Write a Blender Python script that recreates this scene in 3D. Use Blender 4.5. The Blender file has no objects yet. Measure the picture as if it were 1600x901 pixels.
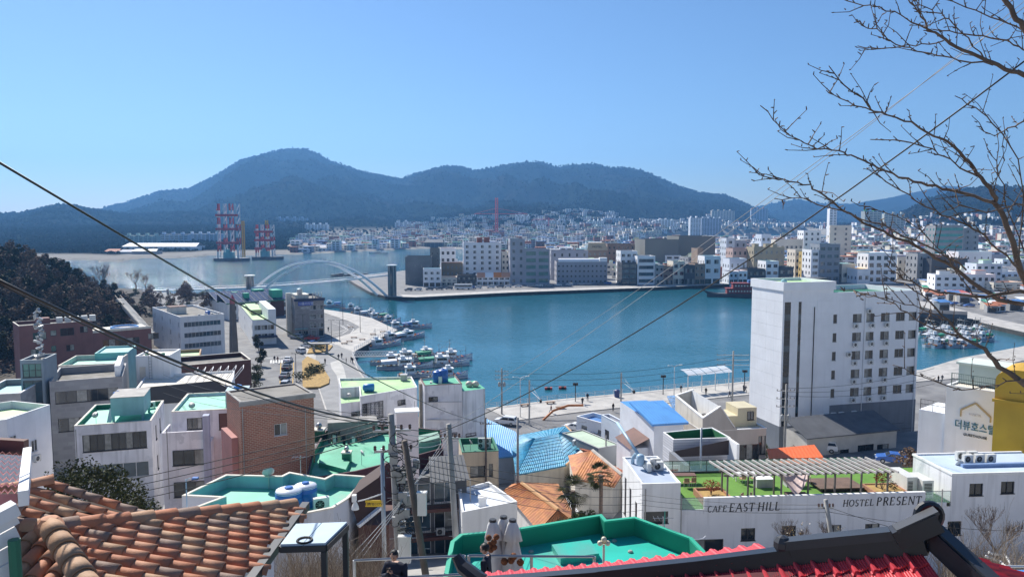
import bpy,math,random
from mathutils import Vector,Matrix,noise
random.seed(7)
R=math.radians
SC=bpy.context.scene
COL=SC.collection
# camera, sky, sun, exposure
H=40.0
PITCH=math.atan(105.5/1200.0)
cam_d=bpy.data.cameras.new('camera')
cam_d.lens=27.0;cam_d.sensor_width=36.0;cam_d.sensor_fit='HORIZONTAL'
cam_d.clip_start=0.1;cam_d.clip_end=30000
cam=bpy.data.objects.new('camera',cam_d);COL.objects.link(cam)
cam.location=(0,0,H);cam.rotation_euler=(R(90)-PITCH,0,0)
SC.camera=cam
SUN_AZ,SUN_EL=R(-35),R(43)
w=bpy.data.worlds.new('World');SC.world=w;w.use_nodes=True
nt=w.node_tree;nt.nodes.clear()
sky=nt.nodes.new('ShaderNodeTexSky');sky.sky_type='NISHITA';sky.sun_disc=False
sky.sun_elevation=SUN_EL;sky.sun_rotation=SUN_AZ
sky.altitude=50;sky.air_density=1.0;sky.dust_density=0.25;sky.ozone_density=8.0
bg=nt.nodes.new('ShaderNodeBackground');bg.inputs['Strength'].default_value=0.0585
wo=nt.nodes.new('ShaderNodeOutputWorld')
nt.links.new(sky.outputs[0],bg.inputs[0]);nt.links.new(bg.outputs[0],wo.inputs[0])
sun_d=bpy.data.lights.new('sun','SUN');sun_d.energy=3.8;sun_d.angle=R(0.5);sun_d.color=(1.0,0.95,0.87)
sun=bpy.data.objects.new('sun',sun_d);COL.objects.link(sun);sun.location=(-50,50,120)
SUN_DIR=Vector((math.sin(SUN_AZ)*math.cos(SUN_EL),math.cos(SUN_AZ)*math.cos(SUN_EL),math.sin(SUN_EL)))
sun.rotation_euler=SUN_DIR.to_track_quat('Z','Y').to_euler()
SC.view_settings.view_transform='Standard';SC.view_settings.look='None'
SC.view_settings.gamma=1;SC.view_settings.use_curve_mapping=False
SC.view_settings.exposure=1.0
SC.cycles.use_denoising=True
SC.cycles.max_bounces=6;SC.cycles.volume_bounces=0;SC.cycles.transparent_max_bounces=8
SC.cycles.sample_clamp_indirect=4.0
# pixel -> world helpers (photo pixels, 1600 wide)
CS,SN=math.cos(PITCH),math.sin(PITCH)
def ray(px,py):
 u,v=(px-800)/1200.0,(450.5-py)/1200.0
 return Vector((u,CS+v*SN,-SN+v*CS))
def at(px,py,Y):
 d=ray(px,py);return Vector((0,0,H))+d*(Y/d.y)
def pz(px,py,z):
 d=ray(px,py);return Vector((0,0,H))+d*((z-H)/d.z)
def xat(px,Y,z):
 return(px-800)/1200.0*(Y*CS+(H-z)*SN)
def edge_len(C,ang,px):
 u=(px-800)/1200.0;ca,sa=math.cos(ang),math.sin(ang)
 return(u*(C.y*CS+(H-C.z)*SN)-C.x)/(ca-u*CS*sa)
def lerp(a,b,t):return a+(b-a)*t
def interp(tab,x):
 if x<=tab[0][0]:return tab[0][1]
 for(x0,y0),(x1,y1)in zip(tab,tab[1:]):
  if x<=x1:
   t=(x-x0)/(x1-x0);return y0+(y1-y0)*t
 return tab[-1][1]
def sstep(t):
 t=max(0.0,min(1.0,t));return t*t*(3-2*t)
# materials
MATS={}
def mat(name,rgb,rough=0.7,var=0.12,scale=0.6,bump=0.0,bscale=8.0,metal=0.0,stain=0.0,spec=0.5,brick=None,rgb2=None,mix=(0.45,0.6),wave=None,emit=None):
 if name in MATS:return MATS[name]
 m=bpy.data.materials.new(name);m.use_nodes=True;MATS[name]=m
 n=m.node_tree.nodes;l=m.node_tree.links;b=n['Principled BSDF']
 b.inputs['Roughness'].default_value=rough;b.inputs['Metallic'].default_value=metal
 b.inputs['Specular IOR Level'].default_value=spec
 b.inputs['Base Color'].default_value=(*rgb,1)
 geo=n.new('ShaderNodeNewGeometry')
 col=None
 def ramp(src,lo,hi,c0,c1):
  r=n.new('ShaderNodeMapRange');r.inputs[1].default_value=lo;r.inputs[2].default_value=hi
  l.new(src,r.inputs[0])
  mx=n.new('ShaderNodeMix');mx.data_type='RGBA';l.new(r.outputs[0],mx.inputs[0])
  for s,c in((6,c0),(7,c1)):
   if hasattr(c,'is_linked')or hasattr(c,'links'):l.new(c,mx.inputs[s])
   else:mx.inputs[s].default_value=(*c,1)
  return mx.outputs[2]
 def nz(sc,vec=None,detail=4):
  t=n.new('ShaderNodeTexNoise');t.inputs['Scale'].default_value=sc;t.inputs['Detail'].default_value=detail
  l.new(vec if vec else geo.outputs['Position'],t.inputs['Vector']);return t.outputs[0]
 if var>0:
  d=tuple(max(0,c*(1-var*1.6))for c in rgb);e=tuple(min(1,c*(1+var))for c in rgb)
  col=ramp(nz(scale),0.3,0.7,d,e)
 if rgb2:
  col=ramp(nz(scale*0.8+0.05,detail=7),mix[0],mix[1],col if col else rgb,rgb2)
 if brick:
  bw,bh,mc=brick
  tc=n.new('ShaderNodeTexCoord')
  sp=n.new('ShaderNodeSeparateXYZ');l.new(tc.outputs['Object'],sp.inputs[0])
  ad=n.new('ShaderNodeMath');ad.operation='ADD';l.new(sp.outputs[0],ad.inputs[0]);l.new(sp.outputs[1],ad.inputs[1])
  cb=n.new('ShaderNodeCombineXYZ');l.new(ad.outputs[0],cb.inputs[0]);l.new(sp.outputs[2],cb.inputs[1])
  br=n.new('ShaderNodeTexBrick');br.inputs['Scale'].default_value=1.0
  br.inputs['Brick Width'].default_value=bw;br.inputs['Row Height'].default_value=bh;br.inputs['Mortar Size'].default_value=bh*0.13
  l.new(cb.outputs[0],br.inputs['Vector'])
  br.inputs['Mortar'].default_value=(*mc,1)
  if col:l.new(col,br.inputs['Color1'])
  else:br.inputs['Color1'].default_value=(*rgb,1)
  br.inputs['Color2'].default_value=(*[c*0.72 for c in rgb],1)
  col=br.outputs['Color']
 if stain>0:
  mp=n.new('ShaderNodeMapping');mp.inputs['Scale'].default_value=(1.6,1.6,0.12)
  l.new(geo.outputs['Position'],mp.inputs[0])
  dk=tuple(c*(1-stain)for c in rgb)
  col=ramp(nz(1.0,mp.outputs[0],6),0.52,0.78,col if col else rgb,dk)
 if col is not None:l.new(col,b.inputs['Base Color'])
 if bump>0:
  bp=n.new('ShaderNodeBump');bp.inputs['Strength'].default_value=bump;bp.inputs['Distance'].default_value=0.05
  l.new(nz(bscale),bp.inputs['Height']);l.new(bp.outputs[0],b.inputs['Normal'])
 if emit:
  b.inputs['Emission Color'].default_value=(*rgb,1);b.inputs['Emission Strength'].default_value=emit
 return m
# mesh builder
class MB:
 def __init__(s):s.v=[];s.f=[];s.m=[]
 def face(s,pts,mi=0):
  b=len(s.v);s.v+=[tuple(p)for p in pts];s.f.append(tuple(range(b,b+len(pts))));s.m.append(mi)
 def box(s,x0,y0,z0,x1,y1,z1,mi=0,bottom=True):
  b=len(s.v)
  s.v+=[(x0,y0,z0),(x1,y0,z0),(x1,y1,z0),(x0,y1,z0),(x0,y0,z1),(x1,y0,z1),(x1,y1,z1),(x0,y1,z1)]
  fs=[(4,5,6,7),(0,1,5,4),(1,2,6,5),(2,3,7,6),(3,0,4,7)]+([(3,2,1,0)]if bottom else[])
  for f in fs:s.f.append(tuple(b+i for i in f));s.m.append(mi)
 def beam(s,p,q,wx,wz,mi=0):
  p=Vector(p);q=Vector(q);d=(q-p).normalized()
  up=Vector((0,0,1))if abs(d.z)<0.95 else Vector((0,1,0))
  a=d.cross(up).normalized()*(wx/2);c=a.cross(d).normalized()*(wz/2)
  b=len(s.v)
  for o in(p,q):
   for k in((-1,-1),(1,-1),(1,1),(-1,1)):s.v.append(tuple(o+a*k[0]+c*k[1]))
  for f in((3,2,1,0),(4,5,6,7),(0,1,5,4),(1,2,6,5),(2,3,7,6),(3,0,4,7)):
   s.f.append(tuple(b+i for i in f));s.m.append(mi)
 def prism(s,poly,z0,z1,mi=0,top=True,bottom=False,side=True,mt=None):
  a=sum(poly[i][0]*poly[(i+1)%len(poly)][1]-poly[(i+1)%len(poly)][0]*poly[i][1]for i in range(len(poly)))
  if a<0:poly=list(reversed(poly))
  n=len(poly);b=len(s.v)
  s.v+=[(p[0],p[1],z0)for p in poly]+[(p[0],p[1],z1)for p in poly]
  if side:
   for i in range(n):
    j=(i+1)%n;s.f.append((b+i,b+j,b+n+j,b+n+i));s.m.append(mi)
  if top:s.f.append(tuple(b+n+i for i in range(n)));s.m.append(mi if mt is None else mt)
  if bottom:s.f.append(tuple(b+i for i in reversed(range(n))));s.m.append(mi)
 def tube(s,pts,r,n=6,mi=0,cap=True):
  pts=[Vector(p)for p in pts]
  rs=r if isinstance(r,(list,tuple))else[r]*len(pts)
  b=len(s.v);ref=None
  for i,p in enumerate(pts):
   d=(pts[min(i+1,len(pts)-1)]-pts[max(i-1,0)]).normalized()
   if ref is None:ref=Vector((0,0,1))if abs(d.z)<0.9 else Vector((1,0,0))
   a=d.cross(ref).normalized();c=d.cross(a).normalized();ref=(-c if c.dot(ref)<0 else c)
   a=d.cross(ref).normalized();c=ref
   for k in range(n):
    t=2*math.pi*k/n;s.v.append(tuple(p+(a*math.cos(t)+c*math.sin(t))*rs[i]))
  for i in range(len(pts)-1):
   for k in range(n):
    j=(k+1)%n
    s.f.append((b+i*n+k,b+i*n+j,b+(i+1)*n+j,b+(i+1)*n+k));s.m.append(mi)
  if cap:
   s.f.append(tuple(b+k for k in reversed(range(n))));s.m.append(mi)
   e=b+(len(pts)-1)*n;s.f.append(tuple(e+k for k in range(n)));s.m.append(mi)
 def lathe(s,prof,c=(0,0,0),n=10,mi=0):
  b=len(s.v)
  for r,z in prof:
   for k in range(n):
    t=2*math.pi*k/n;s.v.append((c[0]+r*math.cos(t),c[1]+r*math.sin(t),c[2]+z))
  for i in range(len(prof)-1):
   for k in range(n):
    j=(k+1)%n
    s.f.append((b+i*n+k,b+i*n+j,b+(i+1)*n+j,b+(i+1)*n+k));s.m.append(mi)
  s.f.append(tuple(b+k for k in reversed(range(n))));s.m.append(mi)
  e=b+(len(prof)-1)*n;s.f.append(tuple(e+k for k in range(n)));s.m.append(mi)
 def ball(s,c,r,n=8,mi=0,sz=1.0):
  k=max(3,n//2+1)
  s.lathe([(r*max(0.02,math.sin(math.pi*i/k)),-r*sz*math.cos(math.pi*i/k))for i in range(k+1)],c,n,mi)
 def add(s,o,M=None,dm=0):
  b=len(s.v)
  s.v+=[tuple(M@Vector(p))for p in o.v]if M is not None else o.v
  s.f+=[tuple(b+i for i in f)for f in o.f];s.m+=[i+dm for i in o.m]
 def mesh(s,name,mats,smooth=False):
  me=bpy.data.meshes.new(name);me.from_pydata(s.v,[],s.f)
  for m in(mats if isinstance(mats,(list,tuple))else[mats]):me.materials.append(m)
  me.polygons.foreach_set('material_index',s.m)
  if smooth:me.polygons.foreach_set('use_smooth',[True]*len(s.f))
  me.update();return me
 def make(s,name,mats,parent=None,smooth=False,loc=None,rz=0.0):
  return link(name,s.mesh(name,mats,smooth),parent,loc,rz)
def link(name,me,parent=None,loc=None,rz=0.0):
 o=bpy.data.objects.new(name,me);COL.objects.link(o)
 if parent is not None:o.parent=parent
 if loc is not None:o.location=loc
 if rz:o.rotation_euler=(0,0,rz)
 return o
def tag(o,label=None,cat=None,group=None,kind=None):
 if label:o['label']=label
 if cat:o['category']=cat
 if group:o['group']=group
 if kind:o['kind']=kind
 return o
def empty(name,loc,label,cat,group=None,rz=0.0):
 o=bpy.data.objects.new(name,None);COL.objects.link(o);o.location=loc;o.rotation_euler=(0,0,rz)
 o.empty_display_size=0.5
 return tag(o,label,cat,group)
KIDS={}
def copy_tree(o,loc=None,rz=None,label=None,group=None,parent=None):
 c=o.copy();COL.objects.link(c)
 if parent is not None:c.parent=parent
 if loc is not None:c.location=loc
 if rz is not None:c.rotation_euler=(c.rotation_euler.x,c.rotation_euler.y,rz)
 if label:c['label']=label
 if group:c['group']=group
 for k in list(o.children):copy_tree(k,parent=c)
 return c
# shared materials
WHITE=mat('white_painted_wall',(0.80,0.80,0.79),0.75,0.05,0.5,0.05,20,stain=0.2)
OFFWHITE=mat('cream_painted_wall',(0.70,0.65,0.56),0.8,0.08,0.5,0.05,20,stain=0.3)
GREYW=mat('grey_painted_wall',(0.46,0.46,0.47),0.8,0.1,0.5,0.06,15,stain=0.3)
DGREY=mat('dark_grey_wall',(0.10,0.105,0.115),0.7,0.12,0.6,0.05,15)
CONC=mat('weathered_concrete',(0.36,0.345,0.32),0.85,0.14,0.9,0.15,10,stain=0.35)
BEIGEW=mat('beige_painted_wall',(0.60,0.50,0.36),0.8,0.08,0.5,0.05,15,stain=0.25)
BROWNW=mat('brown_wall',(0.16,0.085,0.07),0.8,0.12,0.6,0.05,15)
GLASS=mat('dark_window_glass',(0.022,0.027,0.032),0.06,0.25,0.35,spec=0.7)
GLASSB=mat('blue_window_glass',(0.05,0.09,0.12),0.06,0.3,0.4,spec=0.8)
GLASSG=mat('green_window_glass',(0.08,0.22,0.2),0.08,0.25,0.4,spec=0.8)
CURTAIN=mat('pale_curtain_behind_glass',(0.28,0.28,0.26),0.25,0.3,1.4,spec=0.6)
FRAMEW=mat('white_window_frame',(0.68,0.68,0.68),0.5,0.05)
FRAMED=mat('dark_window_frame',(0.05,0.05,0.055),0.5,0.05)
FRAMEG=mat('grey_metal_frame',(0.30,0.31,0.32),0.45,0.08,metal=0.4)
GREENR=mat('green_waterproof_roof_paint',(0.07,0.40,0.24),0.6,0.16,0.35,0.06,6,rgb2=(0.13,0.42,0.28),mix=(0.5,0.66),stain=0.1)
LGREENR=mat('pale_green_roof_paint',(0.34,0.56,0.26),0.65,0.12,0.3,0.06,6,rgb2=(0.44,0.60,0.30),mix=(0.48,0.62))
TEALR=mat('mint_green_roof_paint',(0.14,0.50,0.36),0.6,0.14,0.4,0.06,6,rgb2=(0.24,0.40,0.32),mix=(0.6,0.72))
AQUA=mat('aqua_painted_wall',(0.26,0.52,0.52),0.7,0.1,0.5,0.05,8,stain=0.22)
DGREEN=mat('dark_green_paint',(0.02,0.17,0.10),0.6,0.12,0.5,0.05,10)
CONCROOF=mat('dirty_concrete_roof',(0.24,0.225,0.20),0.9,0.2,0.5,0.12,8,rgb2=(0.12,0.115,0.10),mix=(0.5,0.7))
BLUER=mat('bright_blue_sheet_roof',(0.09,0.30,0.66),0.45,0.08,0.5)
BLUEP=mat('blue_plastic_tank',(0.03,0.13,0.42),0.35,0.1,1.5)
STEEL=mat('galvanised_steel',(0.42,0.43,0.44),0.4,0.12,2.0,metal=0.7)
DSTEEL=mat('dark_painted_steel',(0.035,0.037,0.04),0.45,0.1,2.0)
POLEC=mat('grey_concrete_pole',(0.33,0.32,0.30),0.85,0.14,1.5,0.12,14,stain=0.3)
WOODP=mat('weathered_wood_pole',(0.13,0.105,0.085),0.85,0.2,2.0,0.25,20,stain=0.3)
CABLE=mat('black_cable_sheath',(0.012,0.012,0.013),0.5,0)
CABLEG=mat('grey_cable_sheath',(0.35,0.35,0.36),0.5,0)
ACW=mat('off_white_metal_casing',(0.66,0.66,0.63),0.5,0.06,1.5,stain=0.15)
BLACK=mat('black_rubber',(0.012,0.012,0.012),0.7,0)
TREEBARK=mat('dark_tree_bark',(0.14,0.10,0.078),0.85,0.25,6.0,0.3,30)
PALEWOOD=mat('pale_twig_bark',(0.30,0.24,0.18),0.8,0.25,3.0)
HZ=345.0
# water
def water_material():
 m=bpy.data.materials.new('harbour_water');m.use_nodes=True
 n=m.node_tree.nodes;l=m.node_tree.links;b=n['Principled BSDF']
 b.inputs['Base Color'].default_value=(0.014,0.11,0.15,1)
 b.inputs['Roughness'].default_value=0.07;b.inputs['IOR'].default_value=1.333
 geo=n.new('ShaderNodeNewGeometry')
 def nz(scale,detail,sx=1.0,sy=1.0):
  mp=n.new('ShaderNodeMapping');mp.inputs['Scale'].default_value=(sx,sy,1);l.new(geo.outputs['Position'],mp.inputs[0])
  t=n.new('ShaderNodeTexNoise');t.inputs['Scale'].default_value=scale;t.inputs['Detail'].default_value=detail
  l.new(mp.outputs[0],t.inputs['Vector']);return t.outputs[0]
 sp=n.new('ShaderNodeSeparateXYZ');l.new(geo.outputs['Position'],sp.inputs[0])
 chop=n.new('ShaderNodeMapRange');l.new(sp.outputs[1],chop.inputs[0])
 chop.inputs[1].default_value=330;chop.inputs[2].default_value=560;chop.inputs[3].default_value=0.22;chop.inputs[4].default_value=2.6
 patch=n.new('ShaderNodeMapRange');l.new(nz(0.012,3,1.0,2.0),patch.inputs[0])
 patch.inputs[1].default_value=0.35;patch.inputs[2].default_value=0.65;patch.inputs[3].default_value=0.5;patch.inputs[4].default_value=1.25
 st=n.new('ShaderNodeMath');st.operation='MULTIPLY';l.new(chop.outputs[0],st.inputs[0]);l.new(patch.outputs[0],st.inputs[1])
 b1=n.new('ShaderNodeBump');b1.inputs['Distance'].default_value=0.9;l.new(nz(0.35,4,1.0,1.6),b1.inputs['Height']);l.new(st.outputs[0],b1.inputs['Strength'])
 b2=n.new('ShaderNodeBump');b2.inputs['Distance'].default_value=0.25;l.new(nz(1.8,3),b2.inputs['Height']);l.new(st.outputs[0],b2.inputs['Strength'])
 l.new(b1.outputs[0],b2.inputs['Normal']);l.new(b2.outputs[0],b.inputs['Normal'])
 return m
mb=MB();mb.face([(-5400,-60,0),(6000,-60,0),(6000,5800,0),(-5400,5800,0)])
tag(mb.make('water',water_material()),kind='structure')
# near land, far quay
ASPH=mat('worn_asphalt',(0.19,0.188,0.19),0.9,0.16,0.25,0.05,20,rgb2=(0.23,0.228,0.222),mix=(0.5,0.7))
PAVE=mat('pale_promenade_paving',(0.46,0.44,0.41),0.85,0.10,0.35,0.05,12,rgb2=(0.32,0.31,0.295),mix=(0.5,0.68))
PAVE2=mat('grey_promenade_paving',(0.25,0.25,0.25),0.85,0.1,0.4,0.05,12)
PALEP=mat('pale_path_paving',(0.45,0.44,0.41),0.85,0.1,0.4)
QUAYW=mat('dark_wet_quay_wall',(0.05,0.05,0.048),0.8,0.3,0.5,0.2,4)
EARTH=mat('dry_earth_and_scrub',(0.075,0.058,0.042),0.95,0.3,0.6,0.3,3,rgb2=(0.04,0.034,0.024),mix=(0.4,0.6))
def gp(px,py,z=1.6):
 p=pz(px,py,z);return(p.x,p.y)
near_shore=[gp(x,y)for x,y in[(60,448),(150,452),(235,455),(330,463),(420,474),(470,480),(505,483),(545,489),(582,497),(622,516),(584,533),(557,548),(553,556),(562,576),(579,598),(640,652),(760,638),(870,624.5),(1000,612.5),(1170,596),(1300,588),(1440,578),(1500,560),(1600,541),(1720,538)]]
near_poly=near_shore+[(420,60),(420,-60),(-420,-60),(-420,250)]
mb=MB();mb.prism(near_poly,-6,1.6,1,mt=0)
tag(mb.make('quayside_ground',[ASPH,QUAYW]),kind='structure')
far_shore=[gp(x,y)for x,y in[(545,437),(560,446),(578,456),(606,463.5),(650,464.5),(720,461),(800,457),(1000,450),(1150,443.5),(1220,444),(1320,456),(1436,478),(1500,496),(1560,510),(1600,519),(1720,534)]]
far_back=[gp(x,y)for x,y in[(1900,372),(1260,367.5),(1180,368.5),(1100,369),(900,391),(790,401),(720,408),(690,412),(660,418),(600,427),(560,431)]]
mb=MB();mb.prism(far_shore+[(900,420)]+far_back,-6,1.6,1,mt=0)
tag(mb.make('far_quay_ground',[ASPH,QUAYW]),kind='structure')
def strip(name,pts,width,z,m,h=0.0):
 mb=MB();n=len(pts);L=[]
 for i in range(n):
  a=Vector(pts[max(i-1,0)]);b_=Vector(pts[min(i+1,n-1)]);d=(b_-a).normalized();L.append(Vector(pts[i])+Vector((-d.y,d.x))*width)
 for i in range(n-1):
  p,q,r_,s_=Vector(pts[i]),Vector(pts[i+1]),L[i+1],L[i]
  if h<=0:mb.face([(p.x,p.y,z),(q.x,q.y,z),(r_.x,r_.y,z),(s_.x,s_.y,z)])
  else:mb.prism([tuple(p),tuple(q),tuple(r_),tuple(s_)],z,z+h)
 return mb
pr=near_shore[16:25]
mb=strip('p',pr,-11.5,1.6,PAVE,0.15);tag(mb.make('promenade',PAVE),kind='structure')
pr2=near_shore[5:16]
mb=MB();mb.prism([gp(x,y)for x,y in[(505,483.2),(545,489.2),(581,497.3),(621,516),(584,532.5),(556.5,548),(552.5,556),(561.5,576),(578,598),(620,634),(560,660),(508,640),(497,606),(488,570),(468,546),(500,536),(548,521),(562,511),(545,502),(506,489)]],1.6,1.75)
tag(mb.make('quay_promenade',PAVE),kind='structure')
mb=MB();mb.prism([gp(x,y,1.75)for x,y in[(520,537),(552,549),(549,557),(558,577),(590,625),(540,650),(511,640),(499,606),(492,570),(494,552)]],1.75,1.756)
tag(mb.make('grey_paved_area',PAVE2),kind='structure')
mb=MB();mb.face([(*gp(x,y,1.76),1.762)for x,y in[(516,566),(530,562),(537,574),(541,590),(546,604),(560,640),(540,646),(530,606),(526,586),(518,575)]])
tag(mb.make('pale_winding_path',PALEP),kind='structure')
mb=strip('p',far_shore[3:16],12.0,1.6,PAVE,0.15);tag(mb.make('far_promenade',PAVE),kind='structure')
fr=[(Vector(p)+Vector((0,13.5)))for p in far_shore[3:10]]
mb=strip('p',[tuple(p)for p in fr],11.0,1.604,ASPH);tag(mb.make('far_quay_road',ASPH),kind='structure')
mb=MB()
YEL=mat('yellow_road_paint',(0.55,0.33,0.04),0.8,0.15,1.0);WLINE=mat('white_road_paint',(0.68,0.68,0.66),0.8,0.15,1.0)
def gline(mb,pts,wd,z=1.612,mi=0):
 P=[Vector(gp(*p))for p in pts]
 for a,b_ in zip(P,P[1:]):
  d=(b_-a).normalized();nrm=Vector((-d.y,d.x))*wd/2
  mb.face([(*(a-nrm),z),(*(b_-nrm),z),(*(b_+nrm),z),(*(a+nrm),z)],mi)
gline(mb,[(437,608),(439,566)],0.18,mi=0);gline(mb,[(457,608),(459,566)],0.18,mi=0)
gline(mb,[(412,560),(446,557)],0.3,mi=1)
for k in range(7):gline(mb,[(424+4.2*k,562.2),(423+4.2*k,567)],0.5,mi=1)
gline(mb,[(470,545),(505,528),(535,521),(544,515),(536,509),(520,505)],0.2,mi=1)
gline(mb,[(506,535),(545,524),(553,514),(542,507)],0.2,mi=1)
gline(mb,[(515,511),(533,509),(541,514),(530,518),(512,521)],0.2,mi=1)
tag(mb.make('street_markings',[YEL,WLINE]),kind='structure')
mb=MB()
for k in range(11):gline(mb,[(921+1.9*k,653+1.9*k),(936+2.2*k,651.5+1.8*k)],0.45)
gline(mb,[(800,655),(870,650)],0.15);gline(mb,[(905,690),(960,664)],0.15)
tag(mb.make('car_park_markings',[WLINE]),kind='structure')
# hillsides
LHILL=[(-400,376),(-150,396),(0,411),(50,422),(100,440),(135,460),(170,480),(215,494),(255,506)]
def ground(x,y):
 z=1.55 if y>125 else 1.6+30*max(0,(125-y)/115.0)**2
 if y<12:z=31.0
 px=800+1200*x/max(y,30)
 if y>120 and px<262:
  zr=40-300*(interp(LHILL,px)-HZ)/1200.0
  if zr>1.6:
   t=sstep((y-165)/130.0)if y<300 else 1-sstep((y-300)/150.0)
   z=max(z,1.5+(zr-1.5)*t+(noise.noise(Vector((x,y,0))*0.04))*2.0*t*(0.2 if zr<8 else 1))
 elif px<330 and y<=165 and y>60:
  z=max(z,1.55+6*sstep((330-px)/330)*sstep((y-60)/60)*(1-sstep((y-150)/60)))
 return z
mb=MB();nx,ny=100,100
xs=[-300+5.0*i for i in range(107)];ys=[-20+5*j for j in range(98)]
idx={}
for j,y in enumerate(ys):
 for i,x in enumerate(xs):
  idx[(i,j)]=len(mb.v);mb.v.append((x,y,ground(x,y)))
for j in range(len(ys)-1):
 for i in range(len(xs)-1):
  q=(idx[(i,j)],idx[(i+1,j)],idx[(i+1,j+1)],idx[(i,j+1)])
  if max(mb.v[k][2]for k in q)>1.6:mb.f.append(q);mb.m.append(0 if ys[j]>150 else 1)
LANE=mat('pale_concrete_lane',(0.34,0.33,0.31),0.9,0.15,0.4,0.1,8,rgb2=(0.24,0.23,0.21),mix=(0.5,0.7))
tag(mb.make('hillside_ground',[EARTH,LANE],smooth=True),kind='structure')
# far land with the mountains, one height field
MAIN=[(-400,352),(100,348),(150,328),(200,316),(250,300),(300,295),(340,275),(380,252),(420,240),(450,233),(480,233),(500,240),(520,252),(560,266),(600,275),(628,279),(650,272),(690,262),(720,261),(740,267),(770,262),(800,256),(845,252),(868,261),(900,257),(925,256),(950,262),(980,262),(1010,269),(1050,288),(1090,301),(1130,305),(1150,313),(1180,326),(1230,352),(2000,360)]
LFT=[(-400,336),(0,334),(35,333),(70,325),(95,320),(120,321),(140,327),(160,329),(210,335),(300,331),(360,336),(420,332),(500,338),(560,333),(600,342),(660,338),(740,328),(800,320),(860,322),(930,326),(990,338),(1060,345),(1150,352),(2000,360)]
KNOLL=[(900,372),(955,352),(985,335),(1020,323),(1055,320),(1085,327),(1110,338),(1140,352),(1170,372)]
RFAR=[(1080,352),(1150,331),(1180,323),(1205,318),(1240,311),(1280,318),(1330,318),(1380,310),(1420,301),(1470,290),(1520,293),(1600,297),(2000,300)]
RNEAR=[(1330,362),(1380,345),(1410,330),(1450,309),(1490,297),(1550,291),(1620,294),(1700,280),(2000,270)]
SHORE=[(-400,402),(130,404),(180,406.5),(215,402),(300,400),(322,397.5),(450,396),(520,393),(600,389),(680,386),(790,391),(900,385),(1000,374),(1100,367),(1260,364),(1300,366),(1335,400),(2000,410)]
def shoreY(px):return(H-1.6)*1200.0/(interp(SHORE,px)-HZ)
LAYERS=[(MAIN,4100,2000,1500),(LFT,2500,1050,1200),(KNOLL,2700,420,500),(RFAR,5600,1500,1500),(RNEAR,2300,900,1200)]
def rid(x,y,s):
 return 1-abs(noise.noise(Vector((x,y,3.3))*s))*2
def farz(px,Y,detail=True):
 x=(px-800)/1200.0*Y;Ys=shoreY(px)
 if Y<Ys:return-3.0
 z=1.9+26*sstep((Y-Ys-60)/1100.0)
 for tab,Yr,wf,wb in LAYERS:
  zr=H-Yr*(interp(tab,px)-HZ)/1200.0
  if zr<3:continue
  t=(Y-(Yr-wf))/wf if Y<=Yr else 1-(Y-Yr)/wb
  if t<=0:continue
  g=0
  if detail and Y<=Yr+wb:
   g=(rid(x,Y,0.0016)*0.6+rid(x+900,Y,0.004)*0.32+rid(x,Y+300,0.011)*0.12)
   e=4*min(t,1)*(1-min(t,1))
   g=(g-0.5)*e*0.42*(0.6 if Y>Yr else 1)
  k=t**1.15+g
  z=max(z,1.9+(zr-1.9)*max(0,min(1.0,k)))
 if detail and z>30:z+=noise.noise(Vector((x,Y,0))*0.045)*5+noise.noise(Vector((x,Y,7))*0.11)*3
 return z
mb=MB();cols=[-290+5*i for i in range(432)]
Ysm=[700+22*j for j in range(60)]+[2020+38*j for j in range(56)]+[4148+110*j for j in range(16)]
for Y in Ysm:
 for px in cols:mb.v.append(((px-800)/1200.0*Y,Y,farz(px,Y)))
nc=len(cols)
for j in range(len(Ysm)-1):
 for i in range(nc-1):
  q=(j*nc+i,j*nc+i+1,(j+1)*nc+i+1,(j+1)*nc+i)
  if max(mb.v[k][2]for k in q)>-2.9:mb.f.append(q);mb.m.append(0)
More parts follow.
